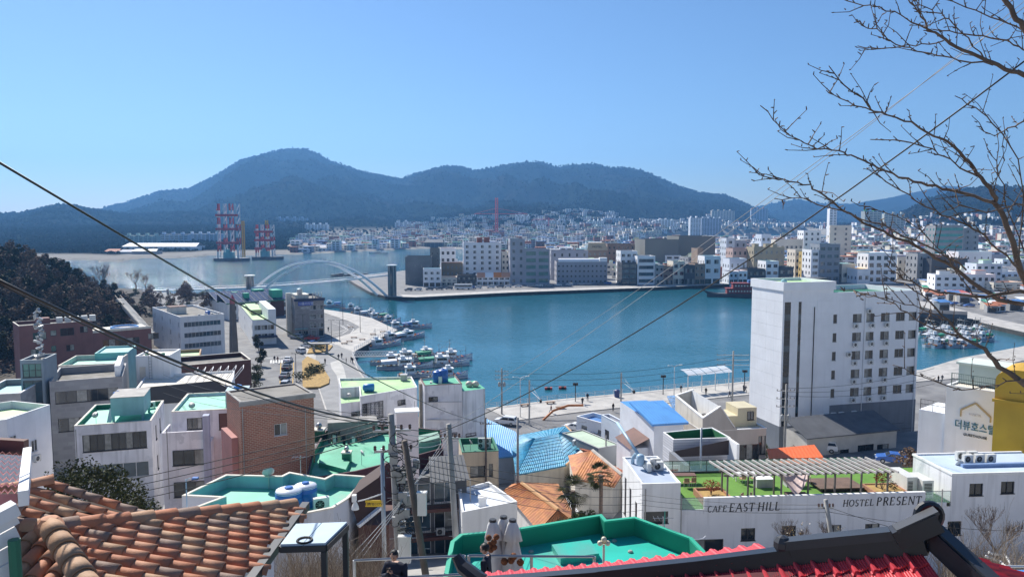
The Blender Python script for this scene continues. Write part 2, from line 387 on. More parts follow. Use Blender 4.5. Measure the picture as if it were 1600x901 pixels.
def forest_material():
 m=mat('wooded_mountain',(0.013,0.018,0.012),1.0,0.25,0.02,0.0,spec=0.0)
 n=m.node_tree.nodes;l=m.node_tree.links;b=n['Principled BSDF']
 geo=[k for k in n if k.type=='NEW_GEOMETRY'][0]
 old=b.inputs['Base Color'].links[0].from_socket
 def nz(s,d=6):
  t=n.new('ShaderNodeTexNoise');t.inputs['Scale'].default_value=s;t.inputs['Detail'].default_value=d;l.new(geo.outputs['Position'],t.inputs['Vector']);return t.outputs[0]
 def mixr(src,lo,hi,c0,c1):
  r=n.new('ShaderNodeMapRange');r.inputs[1].default_value=lo;r.inputs[2].default_value=hi;l.new(src,r.inputs[0])
  x=n.new('ShaderNodeMix');x.data_type='RGBA';l.new(r.outputs[0],x.inputs[0]);l.new(c0,x.inputs[6]);x.inputs[7].default_value=(*c1,1);return x.outputs[2]
 c=mixr(nz(0.0035,8),0.50,0.62,old,(0.02,0.019,0.0155))
 c=mixr(nz(0.03,3),0.55,0.7,c,(0.010,0.014,0.009))
 sp=n.new('ShaderNodeSeparateXYZ');l.new(geo.outputs['Position'],sp.inputs[0])
 r=n.new('ShaderNodeMapRange');r.inputs[1].default_value=14;r.inputs[2].default_value=27;l.new(sp.outputs[2],r.inputs[0])
 ma=n.new('ShaderNodeMath');ma.operation='MULTIPLY_ADD';ma.inputs[1].default_value=.26;l.new(sp.outputs[1],ma.inputs[0]);l.new(sp.outputs[0],ma.inputs[2])
 mr=n.new('ShaderNodeMapRange');mr.inputs[1].default_value=-40;mr.inputs[2].default_value=60;mr.inputs[3].default_value=1;mr.inputs[4].default_value=0;l.new(ma.outputs[0],mr.inputs[0])
 mx_=n.new('ShaderNodeMath');mx_.operation='MAXIMUM';l.new(r.outputs[0],mx_.inputs[0]);r2=n.new('ShaderNodeMapRange');r2.inputs[1].default_value=1.92;r2.inputs[2].default_value=2.2;l.new(sp.outputs[2],r2.inputs[0]);mm=n.new('ShaderNodeMath');mm.operation='MULTIPLY';l.new(mr.outputs[0],mm.inputs[0]);l.new(r2.outputs[0],mm.inputs[1]);l.new(mm.outputs[0],mx_.inputs[1])
 x=n.new('ShaderNodeMix');x.data_type='RGBA';l.new(mx_.outputs[0],x.inputs[0]);x.inputs[6].default_value=(0.27,0.26,0.24,1);l.new(c,x.inputs[7])
 l.new(x.outputs[2],b.inputs['Base Color'])
 bp=n.new('ShaderNodeBump');bp.inputs['Distance'].default_value=6;bp.inputs['Strength'].default_value=0.6
 l.new(nz(0.09,5),bp.inputs['Height']);l.new(bp.outputs[0],b.inputs['Normal'])
 return m
tag(mb.make('mountains',forest_material(),smooth=True),kind='structure')
# haze: one closed box of thin air
def haze():
 m=bpy.data.materials.new('thin_haze');m.use_nodes=True
 n=m.node_tree.nodes;n.clear();o=n.new('ShaderNodeOutputMaterial');v=n.new('ShaderNodeVolumePrincipled')
 v.inputs['Color'].default_value=(0.20,0.50,1.0,1);v.inputs['Density'].default_value=0.00014;v.inputs['Anisotropy'].default_value=0.3
 m.node_tree.links.new(v.outputs[0],o.inputs['Volume'])
 mb=MB();mb.box(-5800,-80,-7,6400,5950,540)
 tag(mb.make('haze',m),kind='stuff')
haze()
# building kit
def wall_pt(face,u,v,w,d,k=0.0):
 if face=='f':return(u,k,v)
 if face=='r':return(w-k,u,v)
 if face=='b':return(w-u,d-k,v)
 return(k,d-u,v)
FROT={'f':0,'r':math.pi/2,'b':math.pi,'l':-math.pi/2}
def wall_panel(mb,face,w,d,z0,z1,ops,mi=0,depth=0.14):
 L=w if face in 'fb' else d
 us=sorted({0.0,L}|{o[0]for o in ops}|{o[0]+o[2]for o in ops});vs=sorted({z0,z1}|{o[1]for o in ops}|{o[1]+o[3]for o in ops})
 us=[u for u in us if 0<=u<=L];vs=[v for v in vs if z0<=v<=z1]
 P=lambda u,v,k=0.0:wall_pt(face,u,v,w,d,k)
 for a,b_ in zip(us,us[1:]):
  for c,e in zip(vs,vs[1:]):
   mu,mv=(a+b_)/2,(c+e)/2
   if any(o[0]<mu<o[0]+o[2]and o[1]<mv<o[1]+o[3]for o in ops):continue
   mb.face([P(a,c),P(b_,c),P(b_,e),P(a,e)],mi)
 for o in ops:
  a,c,b_,e=o[0],o[1],o[0]+o[2],o[1]+o[3]
  mb.face([P(a,c),P(b_,c),P(b_,c,depth),P(a,c,depth)],mi);mb.face([P(a,e,depth),P(b_,e,depth),P(b_,e),P(a,e)],mi)
  mb.face([P(a,c,depth),P(a,e,depth),P(a,e),P(a,c)],mi);mb.face([P(b_,c),P(b_,e),P(b_,e,depth),P(b_,c,depth)],mi)
WINC={}
def win_mesh(w,h,cols=2,fr=None,gl=None,rows=1):
 fr=fr or FRAMEW;gl=gl or GLASS
 key=(round(w,2),round(h,2),cols,rows,fr.name,gl.name)
 if key in WINC:return WINC[key]
 mb=MB();t=min(0.06,w*0.08);y0,y1=-0.03,0.05
 cw=w/cols
 for i in range(cols):
  alt=2 if(i+len(WINC))%3==0 else 1
  mb.face([(i*cw,0.03,0),((i+1)*cw,0.03,0),((i+1)*cw,0.03,h),(i*cw,0.03,h)],alt)
 mb.box(0,y0,0,w,y1,t,0);mb.box(-.04,-.17,-.05,w+.04,y0-.002,.0,0);mb.box(0,y0,h-t,w,y1,h,0)
 for i in range(cols+1):
  x=min(max(i*cw-t/2,0),w-t);mb.box(x,y0-0.004,t,x+t,y1,h-t,0)
 for j in range(1,rows):mb.box(t,y0+0.004,h*j/rows-t/2,w-t,y1,h*j/rows+t/2,0)
 me=mb.mesh('window',[fr,gl,CURTAIN if gl is GLASS else gl]);WINC[key]=me;return me
def add_window(root,face,u,v,ww,wh,w,d,cols=2,fr=None,gl=None,rows=1,recess=0.10,name='window'):
 p=wall_pt(face,u,v,w,d,recess)
 return link(name,win_mesh(ww,wh,cols,fr,gl,rows),root,p,FROT[face])
def grid(face,L,n,ww,wh,sills,m0=1.0,m1=None,cols=2,**kw):
 m1=m0 if m1 is None else m1;out=[]
 for s in sills:
  for i in range(n):
   u=m0+(L-m0-m1-ww)*(i/(n-1)if n>1 else 0.5);out.append((face,u,s,ww,wh,cols,kw))
 return out
def bldg(name,label,cat,C,yaw,w,d,z0,z1,wall,roof,wins=(),par=0.9,pt=0.2,inner=None,cope=None,group=None,fr=None,gl=None,base=None,baseh=0.0):
 root=empty(name,(C[0],C[1],z0),label,cat,group,yaw);h=z1-z0
 mb=MB()
 for face in 'flrb':
  ops=[(x[1],x[2],x[3],x[4])for x in wins if x[0]==face]
  wall_panel(mb,face,w,d,-3.0,h,ops)
 mb.make('wall',wall,root)
 if base:
  bb=MB();bb.box(-0.04,-0.04,-3,w+0.04,d+0.04,baseh);bb.make('plinth',base,root)
 rb=MB();inner=inner or wall;cope=cope or inner
 if par>0:
  for x0,y0,x1,y1 in((0,0,w,pt),(0,d-pt,w,d),(0,pt,pt,d-pt),(w-pt,pt,w,d-pt)):
   rb.box(x0+0.004,y0+0.004,h-par-0.1,x1-0.004,y1-0.004,h-0.06,1)
   rb.box(x0-0.03,y0-0.03 if y0==0 else y0,h-0.06,x1+(0.03 if x1==w else 0),y1+(0.03 if y1==d else 0),h+0.03,2)
 rb.face([(0,0,h-par),(w,0,h-par),(w,d,h-par),(0,d,h-par)],0)
 rb.make('roof',[roof,inner,cope],root)
 for x in wins:
  kw=dict(x[6])if len(x)>6 else{}
  kw.setdefault('fr',fr);kw.setdefault('gl',gl)
  add_window(root,x[0],x[1],x[2],x[3],x[4],w,d,x[5]if len(x)>5 else 2,**kw)
 root['w']=w;root['d']=d;root['h']=h
 return root
def pixb(xl,xc,xr,ytop,Y,yaw_deg,w=None,d=None):
 C=at(xc,ytop,Y);a=R(yaw_deg)
 if w is None:w=max(1.0,edge_len(C,a,xr))
 if d is None:d=max(1.0,edge_len(C,a+math.pi/2,xl))
 return C,a,w,d
def roof_box(root,x,y,w,d,h,wall,roof=None,name='stair_head',z=None):
 z=root['h']-0.9 if z is None else z
 mb=MB();mb.box(x,y,z,x+w,y+d,z+h,0);mb.box(x-0.12,y-0.12,z+h,x+w+0.12,y+d+0.12,z+h+0.12,1)
 return mb.make(name,[wall,roof or wall],root)
ACM={}
def ac_unit(loc,rz,label,group='outdoor air conditioner units',fans=1):
 if fans not in ACM:
  mb=MB();h=0.62*fans+0.06;mb.box(-0.42,-0.16,0.06,0.42,0.16,h+0.06,0);mb.box(-0.36,-0.14,0,-0.3,0.14,0.06,1);mb.box(0.3,-0.14,0,0.36,0.14,0.06,1)
  b2=[]
  for k in range(fans):
   f=MB();z=0.06+0.33+0.62*k
   pts=[(math.cos(t*math.pi/8)*0.25-0.09,-0.168,z+math.sin(t*math.pi/8)*0.25)for t in range(16)]
   f.face(list(reversed(pts))[::-1],0)
   for t in range(0,16,2):f.beam((-0.09,-0.175,z),(pts[t][0],-0.175,pts[t][2]),0.015,0.01,1)
   b2.append(f)
  ACM[fans]=(mb.mesh('casing',[ACW,DSTEEL]),[f.mesh('fan_grille',[BLACK,STEEL])for f in b2])
 r=empty('air_conditioner_unit',loc,label,'air conditioner',group,rz)
 link('casing',ACM[fans][0],r)
 for f in ACM[fans][1]:link('fan_grille',f,r)
 return r
TANK={}
def tank(loc,r,h,label,m=None,group=None,top=None):
 m=m or BLUEP;key=(round(r,2),round(h,2),m.name)
 if key not in TANK:
  mb=MB();mb.lathe([(r*0.96,0),(r,0.05),(r,h*0.3),(r*1.03,h*0.32),(r,h*0.34),(r,h*0.64),(r*1.03,h*0.66),(r,h*0.68),(r,h*0.88),(r*0.93,h*0.93),(r*0.3,h)],n=18)
  lid=MB();lid.lathe([(r*0.32,h*0.985),(r*0.32,h+0.07),(r*0.25,h+0.1)],n=14)
  TANK[key]=(mb.mesh('body',m,True),lid.mesh('lid',top or m))
 t=empty('water_tank',loc,label,'water tank',group)
 link('body',TANK[key][0],t);link('lid',TANK[key][1],t);return t
def antenna(loc,h,label):
 mb=MB();mb.tube([(0,0,0),(0,0,h)],0.025,5);mb.tube([(-0.5,0,h*0.95),(0.5,0,h*0.95)],0.015,4)
 for k in range(5):mb.tube([(-0.45+0.22*k,-0.3+0.03*k,h*0.95),(-0.45+0.22*k,0.3-0.03*k,h*0.95)],0.01,3)
 return tag(mb.make('roof_antenna',STEEL,loc=loc),label,'antenna','roof antennas')
def car_paint(name,rgb):return mat(name,rgb,0.28,0.03,1,spec=0.6)
CARC={'white':car_paint('white_car_paint',(0.72,0.72,0.72)),'silver':car_paint('silver_car_paint',(0.42,0.43,0.45)),'grey':car_paint('grey_car_paint',(0.16,0.165,0.18)),'black':car_paint('black_car_paint',(0.02,0.02,0.024)),'red':car_paint('red_car_paint',(0.5,0.03,0.04)),'blue':car_paint('blue_car_paint',(0.04,0.13,0.42))}
REDL=mat('red_lamp_lens',(0.35,0.01,0.01),0.2,0);HEADL=mat('clear_lamp_lens',(0.6,0.62,0.62),0.1,0)
PROF={'sedan':([(-2.3,.35),(-2.32,.7),(-2.1,.95),(-1.45,1.02),(-.75,1.42),(.35,1.44),(1.05,1.02),(2.0,.86),(2.28,.62),(2.25,.35)],2.3),'suv':([(-2.25,.4),(-2.3,.8),(-2.22,1.1),(-1.95,1.62),(-1.0,1.70),(.3,1.68),(1.05,1.15),(2.0,1.0),(2.25,.75),(2.22,.4)],2.25)}
CARM={}
def make_car_meshes(kind):
 pr,L=PROF[kind];body=MB();glass=MB();hw=0.9
 belt=1.0 if kind=='sedan' else 1.1
 def wd(z):return hw if z<belt else hw-(z-belt)*0.38
 n=len(pr)
 for s in(-1,1):
  pts=[(s*wd(z),y,z)for y,z in pr]
  body.face(pts if s<0 else pts[::-1])
 for i in range(n):
  (y0,z0),(y1,z1)=pr[i],pr[(i+1)%n]
  body.face([(-wd(z0),y0,z0),(wd(z0),y0,z0),(wd(z1),y1,z1),(-wd(z1),y1,z1)])
 tops=[p for p in pr if p[1]>belt+0.25];yr,yf=tops[0][0],tops[-1][0];zt=min(tops[0][1],tops[-1][1])
 i0=pr.index(tops[0]);i1=pr.index(tops[-1]);ra,fa=pr[i0-1],pr[i1+1]
 def pl(a,b_,lo,hi):return lerp(a[0],b_[0],lo),lerp(a[1],b_[1],lo),lerp(a[0],b_[0],hi),lerp(a[1],b_[1],hi)
 for a,b_,sg in((ra,tops[0],-1),(fa,tops[-1],1)):
  y0,z0,y1,z1=pl(a,b_,0.15,0.9);e=0.012
  q=[(-wd(z0)+.08,y0+sg*e,z0+e),(wd(z0)-.08,y0+sg*e,z0+e),(wd(z1)-.08,y1+sg*e,z1+e),(-wd(z1)+.08,y1+sg*e,z1+e)]
  glass.face(q if sg<0 else q[::-1])
 for s in(-1,1):
  zb,zh=belt+0.05,zt-0.08
  for(ya,yb,ta,tb)in((lerp(ra[0],yr,.45),(yr+yf)/2-.06,yr+.1,(yr+yf)/2-.06),((yr+yf)/2+.06,lerp(fa[0],yf,.35),(yr+yf)/2+.06,yf-.05)):
   q=[(s*(wd(zb)+.012),ya,zb),(s*(wd(zb)+.012),yb,zb),(s*(wd(zh)+.012),tb,zh),(s*(wd(zh)+.012),ta,zh)]
   glass.face(q[::-1]if s<0 else q)
 wheel=MB();wheel.lathe([(0.2,-0.11),(0.33,-0.11),(0.335,0),(0.33,0.11),(0.2,0.11)],n=12,mi=0);wheel.lathe([(0.19,-0.118),(0.19,0.118)],n=8,mi=1)
 wheel.v=[(z,x,y)for x,y,z in wheel.v]
 tl=MB();hl=MB()
 for s in(-1,1):
  tl.box(s*.58-.2,-L-.035,.72,s*.58+.2,-L+.06,.9);hl.box(s*.6-.2,L-.16,.62,s*.6+.2,L-.0,.76)
 return body,glass.mesh('windows',GLASS),wheel.mesh('wheel',[BLACK,STEEL]),tl.mesh('tail_lamps',REDL),hl.mesh('headlamps',HEADL)
def car(kind,colour,loc,rz,label,group=None):
 if kind not in CARM:CARM[kind]=make_car_meshes(kind)
 body,gl,wh,tl,hl=CARM[kind];key=(kind,colour)
 if key not in CARM:CARM[key]=body.mesh('body',CARC[colour])
 r=empty('parked_car',loc,label,'car',group,rz)
 link('body',CARM[key],r);link('windows',gl,r);link('tail_lamps',tl,r);link('headlamps',hl,r)
 for s in(-1,1):
  for y in(-1.4,1.4):link('wheel',wh,r,(s*0.82,y,0.335))
 return r
CLOTH=[mat('navy_coat',(0.015,0.018,0.035),0.9,0.1),mat('black_coat',(0.012,0.012,0.014),0.9,0.1),mat('grey_coat',(0.12,0.12,0.13),0.9,0.1),mat('red_brown_coat',(0.16,0.04,0.03),0.9,0.1),mat('beige_coat',(0.36,0.28,0.2),0.9,0.1)]
SKIN=mat('skin',(0.50,0.29,0.20),0.55,0.05);HAIR=mat('black_hair',(0.012,0.010,0.009),0.6,0.1)
PANTS=mat('dark_trousers',(0.02,0.021,0.028),0.9,0.1)
PMESH={}
def person_mesh(pose,coat):
 key=(pose,coat)
 if key in PMESH:return PMESH[key]
 st=0.0 if pose==0 else 0.22
 J=[(0,0,.95,.13),(0,.01,1.15,.15),(0,0,1.38,.15),(0,0,1.5,.065),(0,.01,1.62,.105),(0,.01,1.72,.08),(.1,0,.88,.1),(.11,st,.48,.07),(.11,st*1.5-(.1 if st else 0),.08,.05),(.11,st*1.5+.1-(.1 if st else 0),.04,.045),(-.1,0,.88,.1),(-.11,-st,.48,.07),(-.11,-st*1.9,.1,.05),(-.11,-st*1.9+.1,.05,.045),(.2,0,1.4,.075),(.27,-st*.6,1.12,.055),(.26,.05-st*.4,.87,.04),(-.2,0,1.4,.075),(-.27,st*.6,1.12,.055),(-.26,.1+st*.5,.88,.04)]
 E=[(0,1),(1,2),(2,3),(3,4),(4,5),(0,6),(6,7),(7,8),(8,9),(0,10),(10,11),(11,12),(12,13),(2,14),(14,15),(15,16),(2,17),(17,18),(18,19)]
 me=skin_mesh('person',J,E,0,1)
 for m in(CLOTH[coat],SKIN,HAIR,PANTS):me.materials.append(m)
 for p in me.polygons:
  z=p.center.z
  p.material_index=3 if z<0.86 else(1 if 1.5<z<1.69 and p.center.y>-0.03 else(2 if z>1.58 else 0))
  if abs(p.center.x)>0.2 and z<0.95:p.material_index=1
  p.use_smooth=True
 PMESH[key]=me;return me
def skin_mesh(name,J,E,root=0,sub=2):
 me=bpy.data.meshes.new(name+'_cage');me.from_pydata([j[:3]for j in J],E,[])
 o=bpy.data.objects.new(name+'_cage',me);COL.objects.link(o)
 md=o.modifiers.new('skin','SKIN');md.use_smooth_shade=True
 sv=me.skin_vertices[0].data
 for i,j in enumerate(J):sv[i].radius=(j[3],j[4]if len(j)>4 else j[3])
 sv[root].use_root=True
 if sub:s=o.modifiers.new('sub','SUBSURF');s.levels=sub;s.render_levels=sub
 dg=bpy.context.evaluated_depsgraph_get();out=bpy.data.meshes.new_from_object(o.evaluated_get(dg))
 bpy.data.objects.remove(o);bpy.data.meshes.remove(me);out.name=name
 while len(out.materials):out.materials.pop()
 return out
def walker(loc,rz,pose,coat,label,group=None):
 o=link('person',person_mesh(pose,coat),None,loc,rz);return tag(o,label,'person',group)
def leaf_clump(mb,c,r,n,size,rnd,flat=0.8,mi=0):
 for _ in range(n):
  while True:
   d=Vector((rnd.uniform(-1,1),rnd.uniform(-1,1),rnd.uniform(-1,1)))
   if 0.2<d.length<1:break
  p=Vector(c)+Vector((d.x*r,d.y*r,d.z*r*flat))
  a=Vector((rnd.uniform(-1,1),rnd.uniform(-1,1),rnd.uniform(-.6,.6))).normalized()*size*rnd.uniform(.6,1.3)
  b_=a.cross(Vector((rnd.uniform(-1,1),rnd.uniform(-1,1),rnd.uniform(-1,1)))).normalized()*size*rnd.uniform(.4,.8)
  mb.face([p-a,p-b_*.6,p+a,p+b_],mi if rnd.random()<.7 else mi+1)
def crown_mesh(seed,h,r,n,size,mats,cone=0.0,clumps=9):
 rnd=random.Random(seed);mb=MB()
 for i in range(clumps):
  t=rnd.random();z=h*(0.25+0.75*t);rr=r*(1-cone*t)*(math.sin(math.pi*min(1,.18+t*.75))if cone<.3 else 1)
  a=rnd.uniform(0,6.28);q=rr*rnd.uniform(.3,.75)
  leaf_clump(mb,(q*math.cos(a),q*math.sin(a),z),r*rnd.uniform(.34,.55)*(1-cone*t*.6),n//clumps,size,rnd)
 return mb.mesh('crown',mats)
def trunk_mesh(seed,h,r,limbs=4,spread=0.4):
 rnd=random.Random(seed);mb=MB();pts=[(0,0,-.6)]
 for k in range(1,5):pts.append((rnd.uniform(-.06,.06)*h*k/4,rnd.uniform(-.06,.06)*h*k/4,h*k/4))
 mb.tube(pts,[r*(1-.17*k)for k in range(5)],6)
 for i in range(limbs):
  z=h*rnd.uniform(.45,.9);a=rnd.uniform(0,6.28);L=h*spread*rnd.uniform(.6,1.2)
  mb.tube([(0,0,z),(math.cos(a)*L*.5,math.sin(a)*L*.5,z+L*.35),(math.cos(a)*L,math.sin(a)*L,z+L*.8)],[r*.45,r*.3,r*.1],4)
 return mb.mesh('trunk',TREEBARK)
def bare_branches(mb,p,d,L,r,depth,rnd,up=0.12,n=3,droop=0.0,minr=0.004):
 q=p;pts=[p];dd=d.copy()
 for k in range(3):
  dd=(dd+Vector((rnd.uniform(-.22,.22),rnd.uniform(-.22,.22),rnd.uniform(-.1,.2)+up*.3))).normalized();q=q+dd*(L/3);pts.append(q)
 mb.tube(pts,[r,r*.85,r*.7,max(minr,r*.52)],5 if depth>2 else 3,cap=False)
 if depth==0:return
 for k in range(n+(1 if rnd.random()<.4 else 0)):
  t=rnd.choice([1,2,2,3,3]);a=(dd+Vector((rnd.uniform(-1,1),rnd.uniform(-1,1),rnd.uniform(-.35,.9)))*.75+Vector((0,0,up))).normalized()
  bare_branches(mb,pts[t],a,L*rnd.uniform(.55,.8),max(minr,r*(.55 if t==3 else .42)),depth-1,rnd,up,n,droop,minr)
def bare_tree_meshes(seed,h,r,m,depth=4,n=3,minr=0.02):
 rnd=random.Random(seed);t=MB();t.tube([(0,0,-.5),(.04*h,0,h*.2),(0,.03*h,h*.38)],[r*1.15,r,r*.8],7)
 c=MB()
 for k in range(4):
  a=k*1.57+rnd.uniform(-.5,.5);bare_branches(c,Vector((0,.03*h,h*rnd.uniform(.26,.38))),Vector((math.cos(a)*.7,math.sin(a)*.7,.8)).normalized(),h*.3,r*.6,depth,rnd,.15,n,0,minr)
 return t.mesh('trunk',m),c.mesh('branches',m)
LEAFD=mat('dark_evergreen_leaf',(0.04,0.043,0.019),0.7,0.25,0.8,spec=0.12);LEAFD2=mat('mid_evergreen_leaf',(0.06,0.062,0.026),0.7,0.25,0.8,spec=0.12)
LEAFO=mat('olive_leaf',(0.075,0.085,0.03),0.7,0.25,1.2,spec=0.12);LEAFO2=mat('pale_olive_leaf',(0.12,0.125,0.055),0.7,0.25,1.2,spec=0.12)
LEAFB=mat('brown_winter_twig',(0.15,0.10,0.07),0.9,0.25,1.0,spec=0.12);LEAFB2=mat('grey_winter_twig',(0.18,0.135,0.10),0.9,0.25,1.0,spec=0.12)
LEAFR=mat('rust_red_leaf',(0.28,0.07,0.035),0.7,0.25,4,spec=0.12);LEAFR2=mat('orange_red_leaf',(0.38,0.13,0.05),0.7,0.2,4,spec=0.12)
STRAW=mat('dry_straw_grass',(0.40,0.26,0.09),0.95,0.2,1.5,0.3,10)
def sag(p,q,s,n=14):
 p=Vector(p);q=Vector(q);return[p.lerp(q,i/n)-Vector((0,0,s*4*(i/n)*(1-i/n)))for i in range(n+1)]
def cable(pts,r,label,m=None,group='overhead cables',n=5):
 mb=MB();mb.tube(pts,r,n);return tag(mb.make('overhead_cable',m or CABLE,smooth=True),label,'cable',group)
def rail(name,pts,h,label,m,step=1.5,bars=3,r=0.025,baluster=0.0,z0=0.0,cat='railing',group=None):
 P=[Vector(p)for p in pts];root=empty(name,P[0],label,cat,group);o=P[0]
 ra=MB();po=MB();bal=MB()
 for a,b_ in zip(P,P[1:]):
  L=(b_-a).length;n=max(1,int(L/step))
  for k in range(bars):z=h*(1-k/max(1,bars)*.85);ra.tube([a-o+Vector((0,0,z)),b_-o+Vector((0,0,z))],r,5)
  for i in range(n+1):q=a.lerp(b_,i/n)-o;po.tube([q,q+Vector((0,0,h))],r*1.25,5)
  if baluster:
   for i in range(int(L/baluster)):q=a.lerp(b_,(i+.5)/int(L/baluster))-o;bal.tube([q+Vector((0,0,h*.12)),q+Vector((0,0,h*.98))],r*.45,4)
 ra.make('rails',m,root);po.make('posts',m,root)
 if baluster:bal.make('balusters',m,root)
 return root
def crossarm_pole(name,loc,h,r,m,label,group=None,arms=2,lean=(0,0),rz=0.0,trafo=False,armw=2.0,step=True):
 t=empty(name,loc,label,'utility pole',group,rz);top=Vector((lean[0],lean[1],h))
 mb=MB();mb.tube([(0,0,-1),tuple(top*.5),tuple(top)],[r,r*.88,r*.72],10);mb.make('pole',m,t,True)
 for k in range(arms):
  p=top*(1-.06-.07*k);a=MB();a.box(-armw/2,-.05,p.z-.05,armw/2,.05,p.z+.05)
  a.v=[(x+p.x,y+p.y+r,z)for x,y,z in a.v];a.make('crossarm',STEEL,t)
  i=MB()
  for q in(-.95,-.5,.5,.95):i.lathe([(.05,0),(.075,.05),(.05,.09),(.075,.13),(.04,.2)],(p.x+q*armw/2,p.y+r,p.z+.05),7)
  i.make('insulators',mat('brown_porcelain',(0.12,0.07,0.05),.3,.05),t)
 if trafo:
  for s in(-1,1):
   b=MB();p=top*.68;b.lathe([(.24,0),(.27,.05),(.27,.75),(.2,.82),(.06,.85),(.06,1.0)],(p.x+s*.48,p.y,p.z),10);b.make('transformer',mat('grey_transformer_paint',(0.3,0.31,0.31),.5,.08),t,True)
 if step:
  s_=MB()
  for k in range(int(h/.45)-4):
   z=1.8+.45*k;c=top*(z/h);sg=1 if k%2 else-1;s_.tube([(c.x+sg*r*.6,c.y,z),(c.x+sg*(r+.16),c.y,z)],.012,4)
  s_.make('climbing_steps',STEEL,t)
 return t
def lamp_post(loc,h,rz,label,group,m=None,arms=((1.0,.1),),head=None,r=.07):
 m=m or STEEL;t=empty('street_lamp',loc,label,'street lamp',group,rz)
 mb=MB();mb.tube([(0,0,0),(0,0,h*.5),(0,0,h)],[r,r*.8,r*.6],8);mb.make('post',m,t,True)
 for L,dz in arms:
  a=MB();a.tube([(0,0,h-.1),(L*.6,0,h+dz),(L,0,h+dz)],r*.45,6);a.make('arm',m,t)
  hd=MB();hd.box(L-.1,-.12,h+dz-.07,L+.5*(1 if L>0 else-1)+.1,.12,h+dz+.05);hd.make('lamp_head',head or FRAMEG,t)
 return t
def text_mesh(body,size,depth=0.02,shear=0.0,align='CENTER'):
 cu=bpy.data.curves.new('lettering','FONT');cu.body=body;cu.size=size;cu.extrude=depth;cu.shear=shear;cu.align_x=align;cu.resolution_u=3
 o=bpy.data.objects.new('lettering',cu);COL.objects.link(o);dg=bpy.context.evaluated_depsgraph_get()
 me=bpy.data.meshes.new_from_object(o.evaluated_get(dg));bpy.data.objects.remove(o);bpy.data.curves.remove(cu)
 me.name='lettering';return me
def text_on(root,body,size,loc,rz,m,depth=0.02,shear=0.0,xs=1.0,name='lettering',align='CENTER'):
 me=text_mesh(body,size,depth,shear,align);me.materials.clear();me.materials.append(m)
 o=link(name,me,root,loc);o.rotation_euler=(R(90),0,rz);o.scale=(xs,1,1);return o
# buildings, left half
def polyb(name,label,cat,pix,z,zb,wall,roof,par=0.8,pt=0.18,inner=None,cope=None,group=None,base=None):
 """a flat-roofed building whose roof outline (parapet top, height z) follows the corner pixels"""
 W=[pz(x,y,z)for x,y in pix];o=Vector((W[0].x,W[0].y,zb));P=[(p.x-o.x,p.y-o.y)for p in W]
 a=sum(P[i][0]*P[(i+1)%len(P)][1]-P[(i+1)%len(P)][0]*P[i][1]for i in range(len(P)))
 if a<0:P=P[::-1]
 root=empty(name,o,label,cat,group);h=z-zb;n=len(P);inner=inner or wall;cope=cope or inner
 I=[]
 for i in range(n):
  p0,p1,p2=Vector(P[i-1]),Vector(P[i]),Vector(P[(i+1)%n]);d1=(p1-p0).normalized();d2=(p2-p1).normalized()
  n1,n2=Vector((-d1.y,d1.x)),Vector((-d2.y,d2.x));m=(n1+n2);m=m/max(0.3,m.length_squared)*2
  I.append(tuple(p1+m*pt))
 mb=MB();mb.prism(P,-3,h-0.05,top=False);mb.make('wall',wall,root)
 rb=MB();rb.face([(x,y,h-par)for x,y in I],0)
 for i in range(n):
  j=(i+1)%n;A,B_,c,d=P[i],P[j],I[j],I[i]
  rb.face([(*d,h-par),(*d,h-.05),(*c,h-.05),(*c,h-par)],1)
  e=0.03;rb.face([(*A,h+e),(*B_,h+e),(*c,h+e),(*d,h+e)],2);rb.face([(*d,h-.05),(*d,h+e),(*c,h+e),(*c,h-.05)],2);rb.face([(*A,h-.05),(*B_,h-.05),(*B_,h+e),(*A,h+e)],2)
 rb.make('roof',[roof,inner,cope],root);root['h']=h;root['par']=par
 return root,P
def face_window(root,p,q,u,v,w,h,cols=2,fr=None,gl=None,rows=1,out=0.03,name='window'):
 """window on the wall that runs from p to q (local xy, outside to the right of p->q), u along, v up"""
 d=(Vector(q)-Vector(p)).normalized();ang=math.atan2(d.y,d.x);nrm=Vector((d.y,-d.x))
 pos=Vector(p)+d*u+nrm*out
 return link(name,win_mesh(w,h,cols,fr,gl,rows),root,(pos.x,pos.y,v),ang)
def wb(face,u,v,w,h,cols=2,**kw):return(face,u,v,w,h,cols,kw)
# beige quayside hotel
C,a,w,d=pixb(446,460,506,467,250,26);zt=C.z
TAUPE=mat('taupe_tiled_wall',(0.36,0.325,0.31),0.75,0.08,0.5,0.05,15,brick=(0.9,0.45,(0.2,0.18,0.17)))
NAVY=mat('navy_blue_fascia',(0.02,0.03,0.075),0.6,0.1)
ws=[wb('f',w-4.6,9.1-3.0*k,2.0,1.5)for k in range(3)]+[wb('f',w-2.3,9.1-3.0*k,2.0,1.5)for k in range(3)]
ws+=[wb('f',w*.5,6.6-2.6*k,1.8,1.2,1,fr=FRAMEW,gl=CURTAIN)for k in range(2)]+[wb('f',.12*w,.3,w*.32,2.0,4),wb('f',w*.55,.2,1.6,2.2,1),wb('f',w*.8,.2,1.6,2.6,1)]
ws+=[wb('l',1.0+2.4*i,2.2+2.7*k,.7,1.3,1)for i in range(int((d-1)/2.4))for k in range(4)]
hb=bldg('seafront_hotel','taupe five storey hotel with navy roof band and blue sign on the quay corner','building',C,a,w,d,1.6,zt,{True:TAUPE}[True],CONCROOF,ws,par=.7,cope=NAVY,inner=NAVY)
mb=MB();mb.box(-.25,-.25,zt-1.6-.9,w+.3,-.05,zt-1.6+.06);mb.make('roof_fascia',NAVY,hb)
